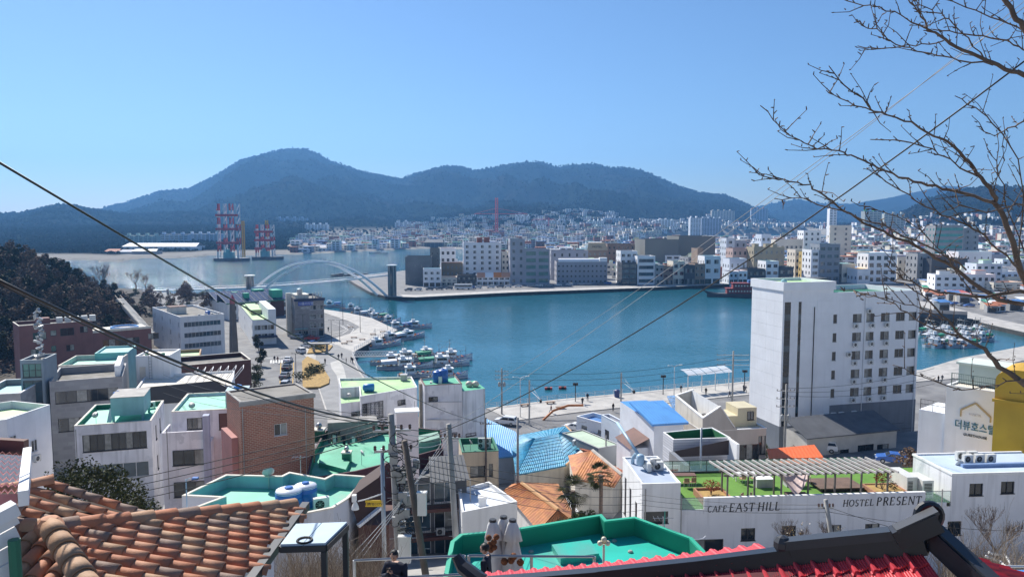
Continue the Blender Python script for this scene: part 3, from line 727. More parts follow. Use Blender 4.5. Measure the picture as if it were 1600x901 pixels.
mb=MB();mb.box(w*.12,-.16,zt-3.9,w*.62,-.02,zt-2.6);sg=mb.make('sign_board',mat('royal_blue_sign',(0.03,0.07,0.38),.5,.05),hb)
SIGNW=mat('white_sign_letter',(0.75,0.75,0.75),.5,0)
text_on(sg,'나폴리모텔',1.05,(w*.39,-.19,zt-3.62),0,SIGNW);text_on(hb,'HOTEL',.95,(w*.36,-.05,zt-5.0),0,SIGNW)
mb=MB();mb.box(-.2,-.9,3.0,w*.42,-.06,3.15);mb.make('entrance_canopy',AQUA,hb)
roof_box(hb,.6,1.5,w*.45,d*.4,2.0,OFFWHITE)
mb=MB();mb.box(-1.7,d*.3,-1,-.15,d*.3+1.4,zt-1.6+1.6);mb.make('chimney_stack',OFFWHITE,hb)
mb=MB()
for k in range(4):mb.tube([(w-3.4+.95*k,1.2,zt-2),(w-3.4+.95*k,1.2,zt+.2+.15*(k%2))],.2,7)
mb.make('vent_pipes',STEEL,hb)
p=hb.matrix_world
def onroof(C,a,x,y,z):return(C[0]+x*math.cos(a)-y*math.sin(a),C[1]+x*math.sin(a)+y*math.cos(a),z)
tank(onroof(C,a,2.2,2.6,zt+1.2),.9,2.0,'grey metal water tank on top of the taupe seafront hotel',STEEL)
# white shop block with navy band
C,a,w,d=pixb(372,394,431,500,236,24)
ws=grid('f',w,3,1.9,1.5,[4.6,1.9],.6)+grid('l',d,3,1.6,1.5,[4.6,1.6],.6)
wh=bldg('shop_building','white two storey shop building with navy roof edge beside the taupe hotel','building',C,a,w,d,1.6,C.z,WHITE,LGREENR,ws,par=.5,cope=NAVY,inner=NAVY)
mb=MB();mb.box(w*.68,-.08,C.z-3.2,w+.05,d*.5,C.z+1.6);mb.make('tower_block',WHITE,wh)
roof_box(wh,w*.2,d*.35,w*.45,d*.4,1.9,mat('pale_yellow_wall',(0.55,0.52,0.30),.8,.08),LGREENR)
mb=MB();mb.box(-.3,-1.6,2.3,w+.2,-.02,2.8);mb.make('shop_awning',NAVY,wh)
# school-like building with dark solar roof and green dormers
A=at(356,474,296);B_=at(449,468,312);a=math.atan2(B_.y-A.y,B_.x-A.x);w=(B_-A).length;d=26;h=A.z-1.6
ws=grid('f',w,6,2.6,1.8,[h-2.9,h-6.1],.7,cols=3)
SOLAR=mat('dark_blue_solar_roof',(0.05,0.06,0.11),.25,.2,1.0,spec=.8);GREENT=mat('bright_green_roof_trim',(0.05,0.42,0.26),.6,.1)
sc=bldg('fishery_hall','white hall under a dark solar panel roof with bright green roof boxes','building',A,a,w,d,1.6,A.z,WHITE,SOLAR,ws,par=0)
mb=MB();hr=h+3.2
for(y0,y1)in((-.8,9),(9.4,19)):
 mb.face([(-.8,y0,h+.05),(w+.8,y0,h+.05),(w+.8,y1,hr),(-.8,y1,hr)],0);mb.face([(-.8,y1,hr),(w+.8,y1,hr),(w+.8,y1+.3,h+.1),(-.8,y1+.3,h+.1)],0)
 mb.box(-.9,y0-.15,h-.25,w+.9,y0,h+.2,1)
 for k in range(12):mb.beam((-.8+(w+1.6)*k/11,y0,h+.1),(-.8+(w+1.6)*k/11,y1,hr+.05),.1,.08,2)
mb.make('solar_roof',[SOLAR,DGREEN,FRAMEG],sc)
mb=MB()
for x,y,s in((w*.68,11,4.2),(w*.86,3.5,4.4),(w*.3,12,2.2),(w*.36,4,2.2),(w*.97,11,3)):mb.box(x-s/2,y-s*.4,h+.3,x+s/2,y+s*.4,h+2.6+s*.3)
mb.make('roof_dormers',GREENT,sc)
mb=MB()
for x in(w*.2,w*.82):mb.box(x-.8-(2 if x>w/2 else 0),-.25,-1,x+.8+(2 if x>w/2 else 0),.1,h-.2)
mb.make('brick_piers',mat('dark_red_brick_pier',(0.10,0.035,0.03),.85,.1),sc)
# white long hostel
C,a,w,d=pixb(238,281,350,495,212,38);h=C.z-3
ws=[wb('f',1.0,h-3.0-3.0*k,w-2.0,1.35,10,gl=GLASSB,fr=FRAMEW)for k in range(3)]+[wb('l',2.0+(d-4)*i/3,h-3.0-3.0*k,1.0,1.4,2)for i in range(4)for k in range(3)]
lo=bldg('white_hostel','white three storey building with long blue window bands below the wooded hill','building',C,a,w,d,3,C.z,WHITE,CONCROOF,ws,par=.6)
roof_box(lo,w*.05,d*.4,4.5,4,2.4,OFFWHITE,BROWNW)
for k in range(4):ac_unit(onroof(C,a,6+1.8*k,2.6,C.z-.6),a,'white air conditioner on the long white hostel roof')
tank(onroof(C,a,9,5,C.z-.6),.7,1.2,'blue water tank on the long white hostel roof',group='blue roof tanks of the white hostel')
# red brown hillside building, two blocks
C,a,w,d=pixb(20,29,144,509,168,40,d=9);h=C.z-6
RED=mat('dusty_red_brown_wall',(0.22,0.105,0.095),.85,.1,.4,.05,12,stain=.2)
ws=[wb('f',2.6,h-3.4,2.6,1.6,2,fr=FRAMED),wb('f',6.0,h-2.8,1.2,1.2,1,fr=FRAMED),wb('f',w-6.6,h-3.0,2.8,1.7,2,fr=FRAMED),wb('f',w-2.6,h-2.6,1.6,1.4,2,fr=FRAMED),wb('f',2,h-7,2,1.5,2,fr=FRAMED),wb('f',6,h-6.4,1,1.3,1,fr=FRAMED),wb('f',9,h-6.6,1.6,1.4,2,fr=FRAMED)]
rb_=bldg('red_brown_guesthouse','long dusty red brown building stepping down under the dark wooded hill','building',C,a,w,d,6,C.z,RED,CONCROOF,ws,par=.7,cope=OFFWHITE)
mb=MB();mb.box(w*.25,1,h-1,w*.25+2.6,3.4,h+1.2);mb.make('roof_tower',RED,rb_)
mb=MB()
for k in range(5):mb.box(w*.52+1.7*k,1.2,h-.3,w*.52+1.7*k+1.2,2.2,h+1.1)
mb.make('rooftop_machines',ACW,rb_)
C2=C+Vector((math.cos(a),math.sin(a),0))*w;w2=edge_len(Vector((C2.x,C2.y,C.z-3)),a,236)
m2=MB();ww2=[wb('f',2,h-6.6,8.0,1.8,6,fr=FRAMED),wb('f',12,h-5.6,2.4,1.4,2,fr=FRAMED)]
for f_ in 'frb':wall_panel(m2,f_,w2,d,-3,h-3,[(x[1],x[2],x[3],x[4])for x in ww2 if x[0]==f_])
m2.v=[(x+w+.01,y,z)for x,y,z in m2.v];m2.make('lower_wing_wall',RED,rb_)
for x in ww2:link('window',win_mesh(x[3],x[4],x[5],FRAMED),rb_,(x[1]+w,.1,x[2]))
mb=MB();mb.box(w+.01,.01,h-3.2,w+w2,d-.02,h-2.9,0);mb.box(w+.01,-.1,h-2.9,w+w2,.2,h-2.4,0);mb.make('lower_roof',OFFWHITE,rb_)
mb=MB();mb.tube([(w+w2-5+3*math.cos(t*.524),4+3*math.sin(t*.524),h-2.6)for t in range(13)],.25,6);mb.make('blue_roof_ring',BLUER,rb_)
# grey office with ribbon window and glass stair tower
GTILE=mat('grey_stone_panel',(0.36,0.35,0.35),.7,.08,.5,.04,12,brick=(1.2,.6,(.31,.30,.30)))
C,a,w,d=pixb(70,77,191,596,104,24,d=11);h=C.z-4
ws=[wb('f',.6,h-3.2,w-1.2,1.7,6,fr=FRAMED),wb('f',.8,h-7.2,w-1.4,1.9,6,fr=FRAMED)]
of=bldg('grey_office','grey stone clad office with long ribbon windows beside a glass stair tower','building',C,a,w,d,4,C.z,GTILE,CONCROOF,ws,par=1.0)
for k in range(5):ac_unit(onroof(C,a,2+1.5*k,1.2,C.z-1),a,'pale air conditioner in the row on the grey office roof','air conditioners on the grey office roof')
mb=MB();mb.box(w-1.0,1.0,h-1,w-.3,d-1,h+1.4);mb.make('curved_roof_wall',WHITE,of)
C,a,w,d=pixb(28,31,67,563,103,12,d=5);h=C.z-4
TEALW=mat('dark_teal_panel',(0.03,0.07,0.09),.5,.15,.8)
ws=[wb('f',.25,h-2.4,w-.5,1.9,3,gl=GLASSG,fr=FRAMED,rows=2),wb('f',.25,h-6,w-.5,3.2,2,gl=GLASSB,fr=FRAMED,rows=2),wb('f',.4,h-9,w-1.2,.7,1,gl=GLASSG,fr=FRAMED)]
st=bldg('glass_stair_tower','stair tower with green glazed top and dark teal front on the grey office','building',C,a,w,d,4,C.z,mat('blue_grey_wall',(0.22,0.27,0.31),.7,.1,.5),CONCROOF,ws,par=.4)
mb=MB();rnd=random.Random(3)
for k in range(26):mb.beam((w*.6+rnd.uniform(-.6,.6),2+rnd.uniform(-.4,.4),h-.4+.28*k),(w*.6+rnd.uniform(-.7,.7),2+rnd.uniform(-.5,.5),h-.1+.28*k),.36,.25)
mb.make('steel_mast_cladding',STEEL,st)
C,a,w,d=pixb(-60,-40,32,617,97,14,d=10);h=C.z-4
bldg('grey_annexe','grey annexe with white capped roof at the edge beside the glass stair tower','building',C,a,w,d,4,C.z,GTILE,AQUA,[wb('f',.5,h-3.3,w-1,1.7,6,fr=FRAMED)],par=.8,cope=WHITE)
# buildings behind the office
C,a,w,d=pixb(75,90,178,560,128,14,d=10)
bldg('cream_clinic','cream building with mint roof and small ring emblem behind the grey office','building',C,a,w,d,4,C.z-1.2,OFFWHITE,TEALR,grid('f',w,5,1.2,1.2,[C.z-8.5],.8),par=.9)
mb=MB();o=onroof(C,a,w*.45,-.08,C.z-2.1);mb.tube([(.45*math.cos(t*.35),0,.45*math.sin(t*.35))for t in range(19)],.07,5)
tag(mb.make('ring_emblem',BLACK,loc=o,rz=a),'black ring emblem fixed on the cream clinic parapet','emblem')
C,a,w,d=pixb(140,148,200,552,138,16,d=8)
bldg('aqua_block','pale aqua rooftop block behind the cream clinic','building',C,a,w,d,3,C.z,AQUA,AQUA,[],par=.3)
C,a,w,d=pixb(205,212,265,556,118,8,d=6)
wx=bldg('white_stair_block','plain white windowless block with a ladder behind the charcoal screen','building',C,a,w,d,4,C.z,WHITE,OFFWHITE,[wb('f',.4,C.z-4-3.6,1.0,1.9,1,fr=FRAMEW,gl=OFFWHITE)],par=.25)
mb=MB()
for s in(-.2,.2):mb.tube([(w*.42+s,-.08,C.z-4-4),(w*.42+s,-.08,C.z-3.6)],.03,4)
for k in range(9):mb.tube([(w*.42-.2,-.08,C.z-8+.45*k),(w*.42+.2,-.08,C.z-8+.45*k)],.02,4)
mb.make('ladder',FRAMEG,wx)
for k,xx in enumerate((1.2,3.6)):
 mb=MB();mb.lathe([(.25,0),(.3,.05),(.3,.3),(.12,.4)],n=10);tag(mb.make('roof_vent',DGREEN,loc=onroof(C,a,xx,1.5,C.z-.2)),['dark green vent at the left of the white stair block roof','dark green vent at the right of the white stair block roof'][k],'vent')
C,a,w,d=pixb(205,209,362,607,108,18,d=12);h=C.z-4
CHAR=mat('charcoal_metal_screen',(0.022,0.026,0.036),.5,.1,.5)
cs=bldg('charcoal_shop','long shop with a charcoal fascia screen and white glazed canopy on its roof','building',C,a,w,d,4,C.z-.4,WHITE,OFFWHITE,[],par=.3)
mb=MB();mb.face([(0,-.3,h-2.4),(w*.8,-.3,h-2.4),(w*.99,-.3,h-1.0),(w*.82,-.3,h+.5),(0,-.3,h+.1)]);mb.face([(0,-.12,h+.1),(w*.82,-.12,h+.5),(w*.99,-.12,h-1.0),(w*.8,-.12,h-2.4),(0,-.12,h-2.4)]);mb.face([(0,-.3,h+.1),(w*.82,-.3,h+.5),(w*.82,-.12,h+.5),(0,-.12,h+.1)]);mb.make('fascia_screen',CHAR,cs)
mb=MB()
for k in range(7):mb.beam((w*.5+k*1.1,3,h-.4),(w*.62+k*1.1,3,h+1.5),.1,.1);mb.beam((w*.5+k*1.1,6,h-.4),(w*.62+k*1.1,6,h+1.5),.1,.1);mb.beam((w*.62+k*1.1,3,h+1.5),(w*.62+k*1.1,6,h+1.5),.08,.08)
mb.make('canopy_frame',FRAMEW,cs)
C,a,w,d=pixb(262,268,392,572,132,30,d=9)
bldg('brown_brick_house','dark red brown flat roofed building behind the charcoal screen','building',C,a,w,d,3,C.z,mat('dark_red_brown_brick',(0.085,0.032,0.03),.85,.1,.5,brick=(.5,.2,(.09,.05,.045))),CONCROOF,[],par=.8,cope=OFFWHITE)
C,a,w,d=pixb(262,266,312,551,150,20,d=8)
bldg('orange_wall_house','low house with pale orange wall and light green roof by the hostel','building',C,a,w,d,3,C.z-.8,mat('pale_orange_wall',(0.45,0.28,0.15),.8,.1),LGREENR,[],par=.6)
mb=MB();q=pz(366,566,3);mb.lathe([(1.3,-2),(1.1,6),(.75,14.5),(.7,15.5)],n=4);ob=mb.make('wall',mat('grey_brown_stone',(0.16,0.14,0.13),.85,.12,.5),empty('monument_pillar',(q.x,q.y,3),'tall tapering grey brown pillar with red tip beside the white hostel','pillar'))
mb=MB();mb.lathe([(.7,0),(.7,1.2),(.1,2.4)],n=4);mb.make('tip',car_paint('red_pink_paint',(.4,.1,.12)),ob.parent,loc=(0,0,15.5))
# white building with mint roof (front left)
z=18.3;A=at(116,665,81);B_=at(236,658,83.2);a=math.atan2(B_.y-A.y,B_.x-A.x);w=(B_-A).length;d=10;h=A.z-9
GAL=dict(fr=FRAMED);ws=[wb('f',.7,h-3.0,w-1.2,1.9,9,**GAL),wb('f',.7,h-6.2,w-1.1,1.7,5,fr=FRAMEW,gl=GLASSB),wb('f',3.5,h-9.6,.8,1.1,1,fr=FRAMED),wb('r',2.8,h-3.0,.9,1.7,1,fr=FRAMED),wb('r',3.2,h-6.6,.9,1.7,1,fr=FRAMED),wb('r',6,h-3.0,.9,1.7,1,fr=FRAMED)]
mw=bldg('white_apartment_house','white three storey house with mint roof and raised aqua tank room','building',A,a,w,d,9,A.z,mat('lilac_white_wall',(0.78,0.76,0.78),.8,.08,.5,.06,15,stain=.42,rgb2=(.64,.63,.65),mix=(.57,.6)),TEALR,ws,par=.55,inner=DGREEN,cope=OFFWHITE)
mb=MB();x0,y0=w*.42,2.2;mb.box(x0,y0,h+.25,x0+3.4,y0+4.6,h+2.3,0);mb.box(x0-.06,y0-.06,h+2.3,x0+3.46,y0+4.66,h+2.36,1)
for px_,py_ in((.2,.2),(3.2,.2),(.2,4.4),(3.2,4.4)):mb.box(x0+px_-.12,y0+py_-.12,h-.55,x0+px_+.12,y0+py_+.12,h+.25,0)
mb.make('tank_room',[AQUA,mat('pale_dirty_roof',(.42,.40,.37),.85,.15,1.2)],mw)
mb=MB();mb.beam((x0-.3,y0+.4,h-.5),(x0-.1,y0+1.2,h+.9),.5,.05);mb.make('steps',FRAMEW,mw)
tank(onroof(A,a,x0+.1,y0+3.6,A.z+1.5-.2),.5,1.0,'blue water tank peeping over the aqua tank room',group=None)
ac_unit(onroof(A,a,w-1.2,d-1.4,A.z-.5),a+.4,'air conditioner on the mint roof beside the aqua tank room')
# stepped white house with mint roof
A=at(268,643,82);B_=at(372,637,83.5);a=math.atan2(B_.y-A.y,B_.x-A.x);w=(B_-A).length;h=A.z-9
ws=[wb('f',w*.22,h-2.1,w*.3,1.3,4,fr=FRAMED),wb('f',w*.7,h-2.3,.9,2.0,1,fr=FRAMED,gl=BROWNW),wb('f',w*.87,h-1.9,w*.11,1.2,2,fr=FRAMED)]
ms=bldg('stepped_white_house','white house with mint roof and a walled terrace next to the brick block','building',A,a,w,9,9,A.z,MATS['lilac_white_wall'],TEALR,ws,par=.35,cope=OFFWHITE)
mb=MB();lw=w*.62;mb.box(-.3,-3.6,-3,lw,-.02,h-3.0,0);mb.box(-.3,-3.6,h-3.0,lw,-3.4,h-1.35,0);mb.box(-.3,-3.4,h-3.0,-.12,-.02,h-1.35,0);mb.make('terrace_block',MATS['lilac_white_wall'],ms)
for v in(h-4.9,h-8.3):link('window',win_mesh(lw*.75,1.6,3,FRAMED,None,1),ms,(.7,-3.66,v))
mb=MB();mb.box(w*.55,-3.9,-3,w*.64,-3.0,h+.3);mb.make('blue_pillar',mat('blue_grey_painted_pillar',(.40,.43,.55),.8,.1,.6,stain=.3),ms)
mb=MB();mb.box(w*.78,1.5,h-.35,w*.78+2.4,4.0,h+1.7,0);mb.make('water_tank_room',mat('pale_blue_wall',(.40,.53,.58),.75,.1,.6,stain=.2),ms)
tank(onroof(A,a,w*.78+1.2,2.8,A.z+1.7+.01),.45,.35,'small blue white lid tank on the pale blue tank room',BLUER)
# brick block
BRICK=mat('orange_red_brick',(0.42,0.16,0.10),.85,.12,.5,.06,14,brick=(.42,.17,(.50,.36,.28)))
C,a,w,d=pixb(365,375,490,628,70,33,d=5.5);h=C.z-10
bw=[wb('f',w*.44,h-3.7,1.25,1.15,2,fr=FRAMEW)]
bk=bldg('brick_building','tall orange red brick block with one white window and a dirty concrete roof','building',C,a,w,d,10,C.z,BRICK,CONCROOF,bw,par=.12,cope=CONC)
mb=MB();mb.box(-.12,-.14,h-.42,w+.14,-.001,h-.02);mb.make('cornice',CONC,bk)
mb=MB();mb.box(-.6,1.2,-3,-.02,d,h-3.6,0);mb.make('pink_lean_to',mat('faded_pink_wall',(.42,.19,.17),.8,.1),bk)
# left edge white house with pale green roof
rt,P=polyb('white_corner_house','white house at the left edge with a pale green sunken roof','building',[(-60,664),(10,655),(78,632),(20,626),(-80,640)],19.5,8,mat('bright_white_wall',(.80,.80,.82),.8,.05,.5,stain=.15),LGREENR,par=.8,cope=WHITE)
o=rt.location;p_,q_=pz(10,655,19.5)-o,pz(78,632,19.5)-o
for u,v,w_,h_ in((.25,8.6,.9,1.0),(3.2,7.0,.9,1.3)):face_window(rt,(p_.x,p_.y),(q_.x,q_.y),u,v,w_,h_,2,FRAMEW)
d_=(q_-p_).normalized();ac_unit(o+p_+d_*3.6+Vector((d_.y*.35,-d_.x*.35,-5.6)),math.atan2(d_.y,d_.x),'air conditioner below the lower window of the white corner house')
# buildings, centre
GREYWALL=mat('pale_lilac_wall',(0.82,0.81,0.82),.8,.08,.5,.08,12,stain=.45,rgb2=(.66,.65,.67),mix=(.57,.6))
rt,P=polyb('white_waterside_house','white house with pale yellow green roof and a blue drum by the marina','building',[(563,619),(652,604.5),(643,588),(529,591),(532,606),(561,604)],13.6,1.6,GREYWALL,LGREENR,par=.35,cope=WHITE)
o=rt.location;WPIX=lambda x,y,z:tuple(pz(x,y,z)-o)
pq=lambda x,y,z:(pz(x,y,z).x-o.x,pz(x,y,z).y-o.y)
L0,L1=pq(563,619,13.6),pq(652,604.5,13.6)
for u,v,w_,h_,c_ in((.3,8.2,3.6,2.6,5),(6.5,9.6,1.4,.8,2)):face_window(rt,L0,L1,u,v,w_,h_,c_,FRAMED)
mb=MB();q=[pq(*k,12.2)for k in((533,628),(563,624),(562,607),(531,609))];mb.prism(q,-3,10.4,0,mt=1);mb.make('front_wing',[GREYWALL,LGREENR],rt)
face_window(rt,q[0],q[1],1.6,6.6,1.9,2.2,2,FRAMED)
tb=MB();tb.tube([(-.8,0,.6),(-.55,0,.6),(.9,0,.6),(1.0,0,.6)],[.3,.62,.62,.4],14);tb.box(-.5,-.5,0,-.35,.5,.4);tb.box(.5,-.5,0,.65,.5,.4)
pt_=pz(575,611,13.3);tag(tb.make('water_drum',mat('bright_blue_plastic',(0.03,.22,.5),.4,.1),loc=pt_,rz=.1,smooth=True),'bright blue drum lying on the pale green waterside roof','water tank')
pt_=pz(631,593.5,13.3);mb=MB();mb.box(-.5,-.5,0,.5,.5,.9,0);mb.box(-.6,-.6,.9,.6,.6,1.0,0);tag(mb.make('roof_vent',GREYW,loc=pt_),'small grey vent box on the pale green waterside roof','vent')
rt,P=polyb('white_harbour_house','tall grubby white house with green roof and twin blue tanks on the waterfront','building',[(663,602),(722,599),(711,585.5),(656,591)],16.6,1.6,GREYWALL,GREENR,par=.3,cope=BROWNW)
o=rt.location;z2=15.4;q=[pq(*k,z2)for k in((722.5,611),(758,606.5),(742,594),(717,596))]
mb=MB();mb.prism(q,-3,z2-1.6,0,mt=1);mb.make('lower_wing',[GREYWALL,GREENR],rt)
mb=MB();mb.prism([pq(*k,16)for k in((655.2,604),(662.4,603),(660,598),(654,598))],-3,14.8,0);mb.make('stained_pier',mat('stained_cream_pier',(.42,.38,.3),.85,.2,.7,.1,6,stain=.6),rt)
L0,L1=pq(663,602,16.6),pq(722,599,16.6)
for u,v,w_,h_ in((.6,12.6,1.3,.7),(3.4,7.2,1.3,.7),(.8,2.4,1.0,.6)):face_window(rt,L0,L1,u,v,w_,h_,2,FRAMED)
for u,v,w_,h_ in((.5,7.0,1.7,.45),(1.1,3.6,1.6,.4)):face_window(rt,q[0],q[1],u,v,w_,h_,2,FRAMED)
mb=MB()
for k in range(5):z=2.2+2.6*k;mb.box(L0[0]+.05,L0[1]-.012,z,L1[0],L0[1]+.3,z+.03)
mb.make('wall_joints',GREYW,rt)
tank(pz(684,596.5,16.3),.75,1.7,'left one of the twin blue tanks on the white harbour house',group=None)
tank(pz(692,596.0,16.3),.8,1.9,'right one of the twin blue tanks on the white harbour house',group=None)
mb=MB();mb.box(-.25,-.2,0,.25,.2,1.0);tag(mb.make('control_box',ACW,loc=pz(688,598.5,16.3)),'small white control box in front of the twin blue tanks','box')
for k,xx in enumerate((733,743)):
 mb=MB();mb.ball((0,0,.5),.55,10,0,.9);mb.tube([(0,0,-.1),(0,0,.3)],.2,6);tag(mb.make('roof_ventilator',mat('cream_ventilator',(.62,.56,.45),.5,.05),loc=pz(xx,605,z2-.1),smooth=True),['round cream ventilator at the left on the lower harbour house roof','round cream ventilator at the right on the lower harbour house roof'][k],'vent')
MAROON=mat('dark_maroon_wall',(0.062,0.018,0.026),.7,.12,.6,.05,10)
zc=17.1
rt,P=polyb('maroon_house','dark maroon house with a broad worn green roof terrace full of plant pots','building',[(478,748),(556,736),(612,722),(693,700),(690,672),(616,664),(508,672),(488,706)],zc,6,MAROON,GREENR,par=.75,inner=DGREEN,cope=MAROON)
o=rt.location
mb=MB();q=[pq(*k,zc)for k in((498,717),(540,728),(546,716),(530,706),(500,704))];mb.prism(q,zc-6-.75,zc-6-.3,0);mb.make('raised_roof_step',GREENR,rt)
mb=MB();q=[pq(*k,zc)for k in((512,676),(590,672),(588,664),(512,667))];mb.prism(q,zc-6-.7,zc-6+1.1,0);mb.make('corrugated_back_wall',CONC,rt)
mb=MB();q=[pq(*k,zc)for k in((640,703),(688,690),(684,681),(640,690))];mb.prism(q,zc-6-.7,zc-6+.5,0);mb.make('stairwell_cover',mat('pale_green_sheet',(.22,.36,.28),.6,.1),rt)
for px_,py_,s in((499,690,1.3),(542,722,1.0)):
 q=pz(px_,py_,zc-.75);mb=MB();mb.box(-.4*s,-.4*s,0,.4*s,.4*s,1.0*s,0);mb.box(-.48*s,-.48*s,s,.48*s,.48*s,1.12*s,1);mb.make('chimney',[DGREEN,OFFWHITE],rt,loc=q-o)
 mb=MB();mb.ball((0,0,.25*s),.26*s,10);tag(mb.make('spinning_vent',STEEL,loc=q+Vector((0,0,1.12*s)),smooth=True),'shiny round vent on the %s green chimney of the maroon house'%('rear' if px_<510 else 'front'),'vent')
ac_unit(pz(582,670.5,zc-.75),.1,'white air conditioner against the back wall of the worn green roof')
rnd=random.Random(5)
for k,(px_,py_)in enumerate([(516,676),(524,680),(532,674),(538,676),(546,673),(554,675),(560,677),(521,690),(528,686),(562,689),(600,672),(606,676),(608,669),(597,668)]):
 q=pz(px_,py_,zc-.75);t=empty('potted_plant',q,'dark potted shrub among the pots on the worn green roof','plant','potted plants on the worn green roof')
 mb=MB();mb.lathe([(.22,0),(.32,.35),(.3,.38)],n=8);mb.make('pot',BROWNW if k%2 else BLUEP,t)
 if k<11:mb=MB();leaf_clump(mb,(0,0,.75),.48,60,.1,rnd);mb.make('foliage',[LEAFD,LEAFD2],t)
C,a,w,d=pixb(620,626,729,748,71,12,d=5);h=C.z-4;C=Vector((C.x,C.y,4))
SLATE=mat('grey_metal_roof_sheet',(0.15,0.155,0.16),.55,.1,.6);BLIND=mat('dark_blind_glass',(0.06,0.065,0.07),.2,.3,2)
TRIMR=mat('red_brown_trim',(0.13,0.055,0.045),.7,.1)
ws=[]
for k in range(4):
 v=h-2.6-2.75*k
 ws+=[wb('f',.3,v,w*.40,2.0,2,gl=GLASSB,fr=FRAMEW),wb('f',w*.5,v,w*.32,2.0,2,gl=GLASSB if k!=1 else GLASS,fr=FRAMEW)]
bh=bldg('balcony_house','dark house with three tiers of railed balconies and a brick end pier','building',C,a,w,d,4,C.z+h,DGREY,SLATE,ws,par=0)
mb=MB();mb.face([(w*.42,-1.3,h-.1),(w*1.02,-1.3,h-.1),(w*1.0,2.2,h+1.3),(w*.46,2.2,h+1.3)])
for k in range(9):mb.beam((w*(.43+.065*k),-1.28,h-.05),(w*(.47+.06*k),2.2,h+1.35),.05,.06)
mb.face([(w*1.02,-1.3,h-.1),(w*1.0,5,h-.1),(w*1.0,2.2,h+1.3)]);mb.make('sloping_roof',SLATE,bh)
mb=MB();mb.box(w*.86,-.25,-6,w+.05,.6,h-1.9);mb.make('brick_pier',mat('brown_red_brick',(.22,.095,.07),.85,.12,.5,.06,12,brick=(.26,.1,(.3,.22,.18))),bh)
for k in range(3):
 v=h-3.1-2.75*k;mb=MB();mb.box(-.1,-1.1,v,w*.85,-.01,v+.32);mb.make('balcony_slab',TRIMR,bh)
 mb=MB();mb.tube([(0,-1.05,v+1.25),(w*.85,-1.05,v+1.25)],.03,4);mb.tube([(0,-1.05,v+.45),(w*.85,-1.05,v+.45)],.02,4)
 n=int(w*.85/.16)
 for i in range(n+1):mb.tube([(w*.85*i/n,-1.05,v+.4),(w*.85*i/n,-1.05,v+1.25)],.014,3,cap=False)
 mb.make('balcony_railing',DSTEEL,bh)
mb=MB()
for k in range(9):mb.box(w*.52,-.16,h-11.4+.2*k,w*.8,-.06,h-11.28+.2*k)
mb.make('green_shutter',mat('dark_teal_shutter',(.03,.12,.11),.6,.1),bh)
ac_unit(onroof(C,a,w*.58,-.75,4+h-5.5),a,'white air conditioner on the middle balcony of the balcony house')
ac_unit(onroof(C,a,w*.6,-1.4,4+h-11.2),a,'white air conditioner at the foot of the balcony house')
C,a,w,d=pixb(712,722,779,706,92,8,d=6)
bldg('tan_house','small tan house with a green roof edge behind the balcony house','building',C,a,w,d,3,C.z,BEIGEW,DGREEN,[wb('f',1.0,C.z-3-3.2,2.0,1.4,2,fr=FRAMED),wb('f',w-1.2,C.z-3-3.2,.5,1.6,1,fr=FRAMED)],par=.6,inner=DGREEN,cope=DGREEN)
for k,xx in enumerate((752,762)):tag(ac_unit(pz(xx,700,C.z-.6),0,['pale tall air conditioner at the left on the tan house roof','pale tall air conditioner at the right on the tan house roof'][k],fans=2))
def hiproof(root,pix,z,ridge,zr,m,name='roof',ribs=0,ribm=None,tile=0.0):
 o=root.location;E=[pz(x,y,z)-o for x,y in pix];T=[pz(x,y,zr)-o for x,y in ridge]
 return E,T
def slope(root,a,b_,c,d,m,n,name='roof_slope',amp=.06,rows=1,thick=.12,step=.05):
 """a tiled or ribbed roof plane: a-b eave, d-c top; n waves across, rows steps down the slope"""
 a,b_,c,d=map(Vector,(a,b_,c,d));nr=(b_-a).cross(d-a).normalized()
 if nr.z<0:nr=-nr
 mb=MB();S=4;cols=n*S
 for r_ in range(rows):
  t0,t1=r_/rows,(r_+1)/rows
  base=len(mb.v)
  for t,off in((t0,step),(t1,0.0)):
   for i in range(cols+1):
    s=i/cols;p=(a.lerp(b_,s)).lerp(d.lerp(c,s),t);mb.v.append(tuple(p+nr*(off+amp*(0.5+0.5*math.cos(2*math.pi*i/S)))))
  for i in range(cols):mb.f.append((base+i,base+i+1,base+cols+2+i,base+cols+1+i));mb.m.append(0)
 lo=nr*-thick
 mb.face([a+nr*step,a+lo,b_+lo,b_+nr*step]);mb.face([b_+nr*step,b_+lo,c+lo,c]);mb.face([d,d+lo,a+lo,a+nr*step])
 o=mb.make(name,m,root);o['kind']='stuff';return o
CYAN=mat('cyan_painted_roof_tile',(0.03,0.25,0.42),.55,.25,1.5,rgb2=(.07,.34,.48),mix=(.5,.62))
def house_from(name,label,eaves,z,zb,wall,cat='building'):
 W=[pz(x,y,z)for x,y in eaves];o=Vector((W[0].x,W[0].y,zb));root=empty(name,o,label,cat)
 cx=sum((p.x for p in W))/len(W)-o.x;cy=sum((p.y for p in W))/len(W)-o.y
 P=[(lerp(p.x-o.x,cx,.06),lerp(p.y-o.y,cy,.06))for p in W]
 mb=MB();mb.prism(P,-3,z-zb-.12);mb.make('wall',wall,root);return root,[p-o for p in W]
rt,E=house_from('cyan_tile_house','low house with a broad cyan tiled roof beside the car park',[(806,742),(884,727),(916,700),(884,666),(812,680),(800,700)],7.2,1.6,OFFWHITE)
o=rt.location;r1,r2=pz(836,685,8.4)-o,pz(872,678,8.4)-o
slope(rt,E[0],E[1],r2,r1,CYAN,22,rows=10);slope(rt,E[1],E[2],r2,r2,CYAN,12,rows=9);slope(rt,E[2],E[3],r2,r2,CYAN,12,rows=7)
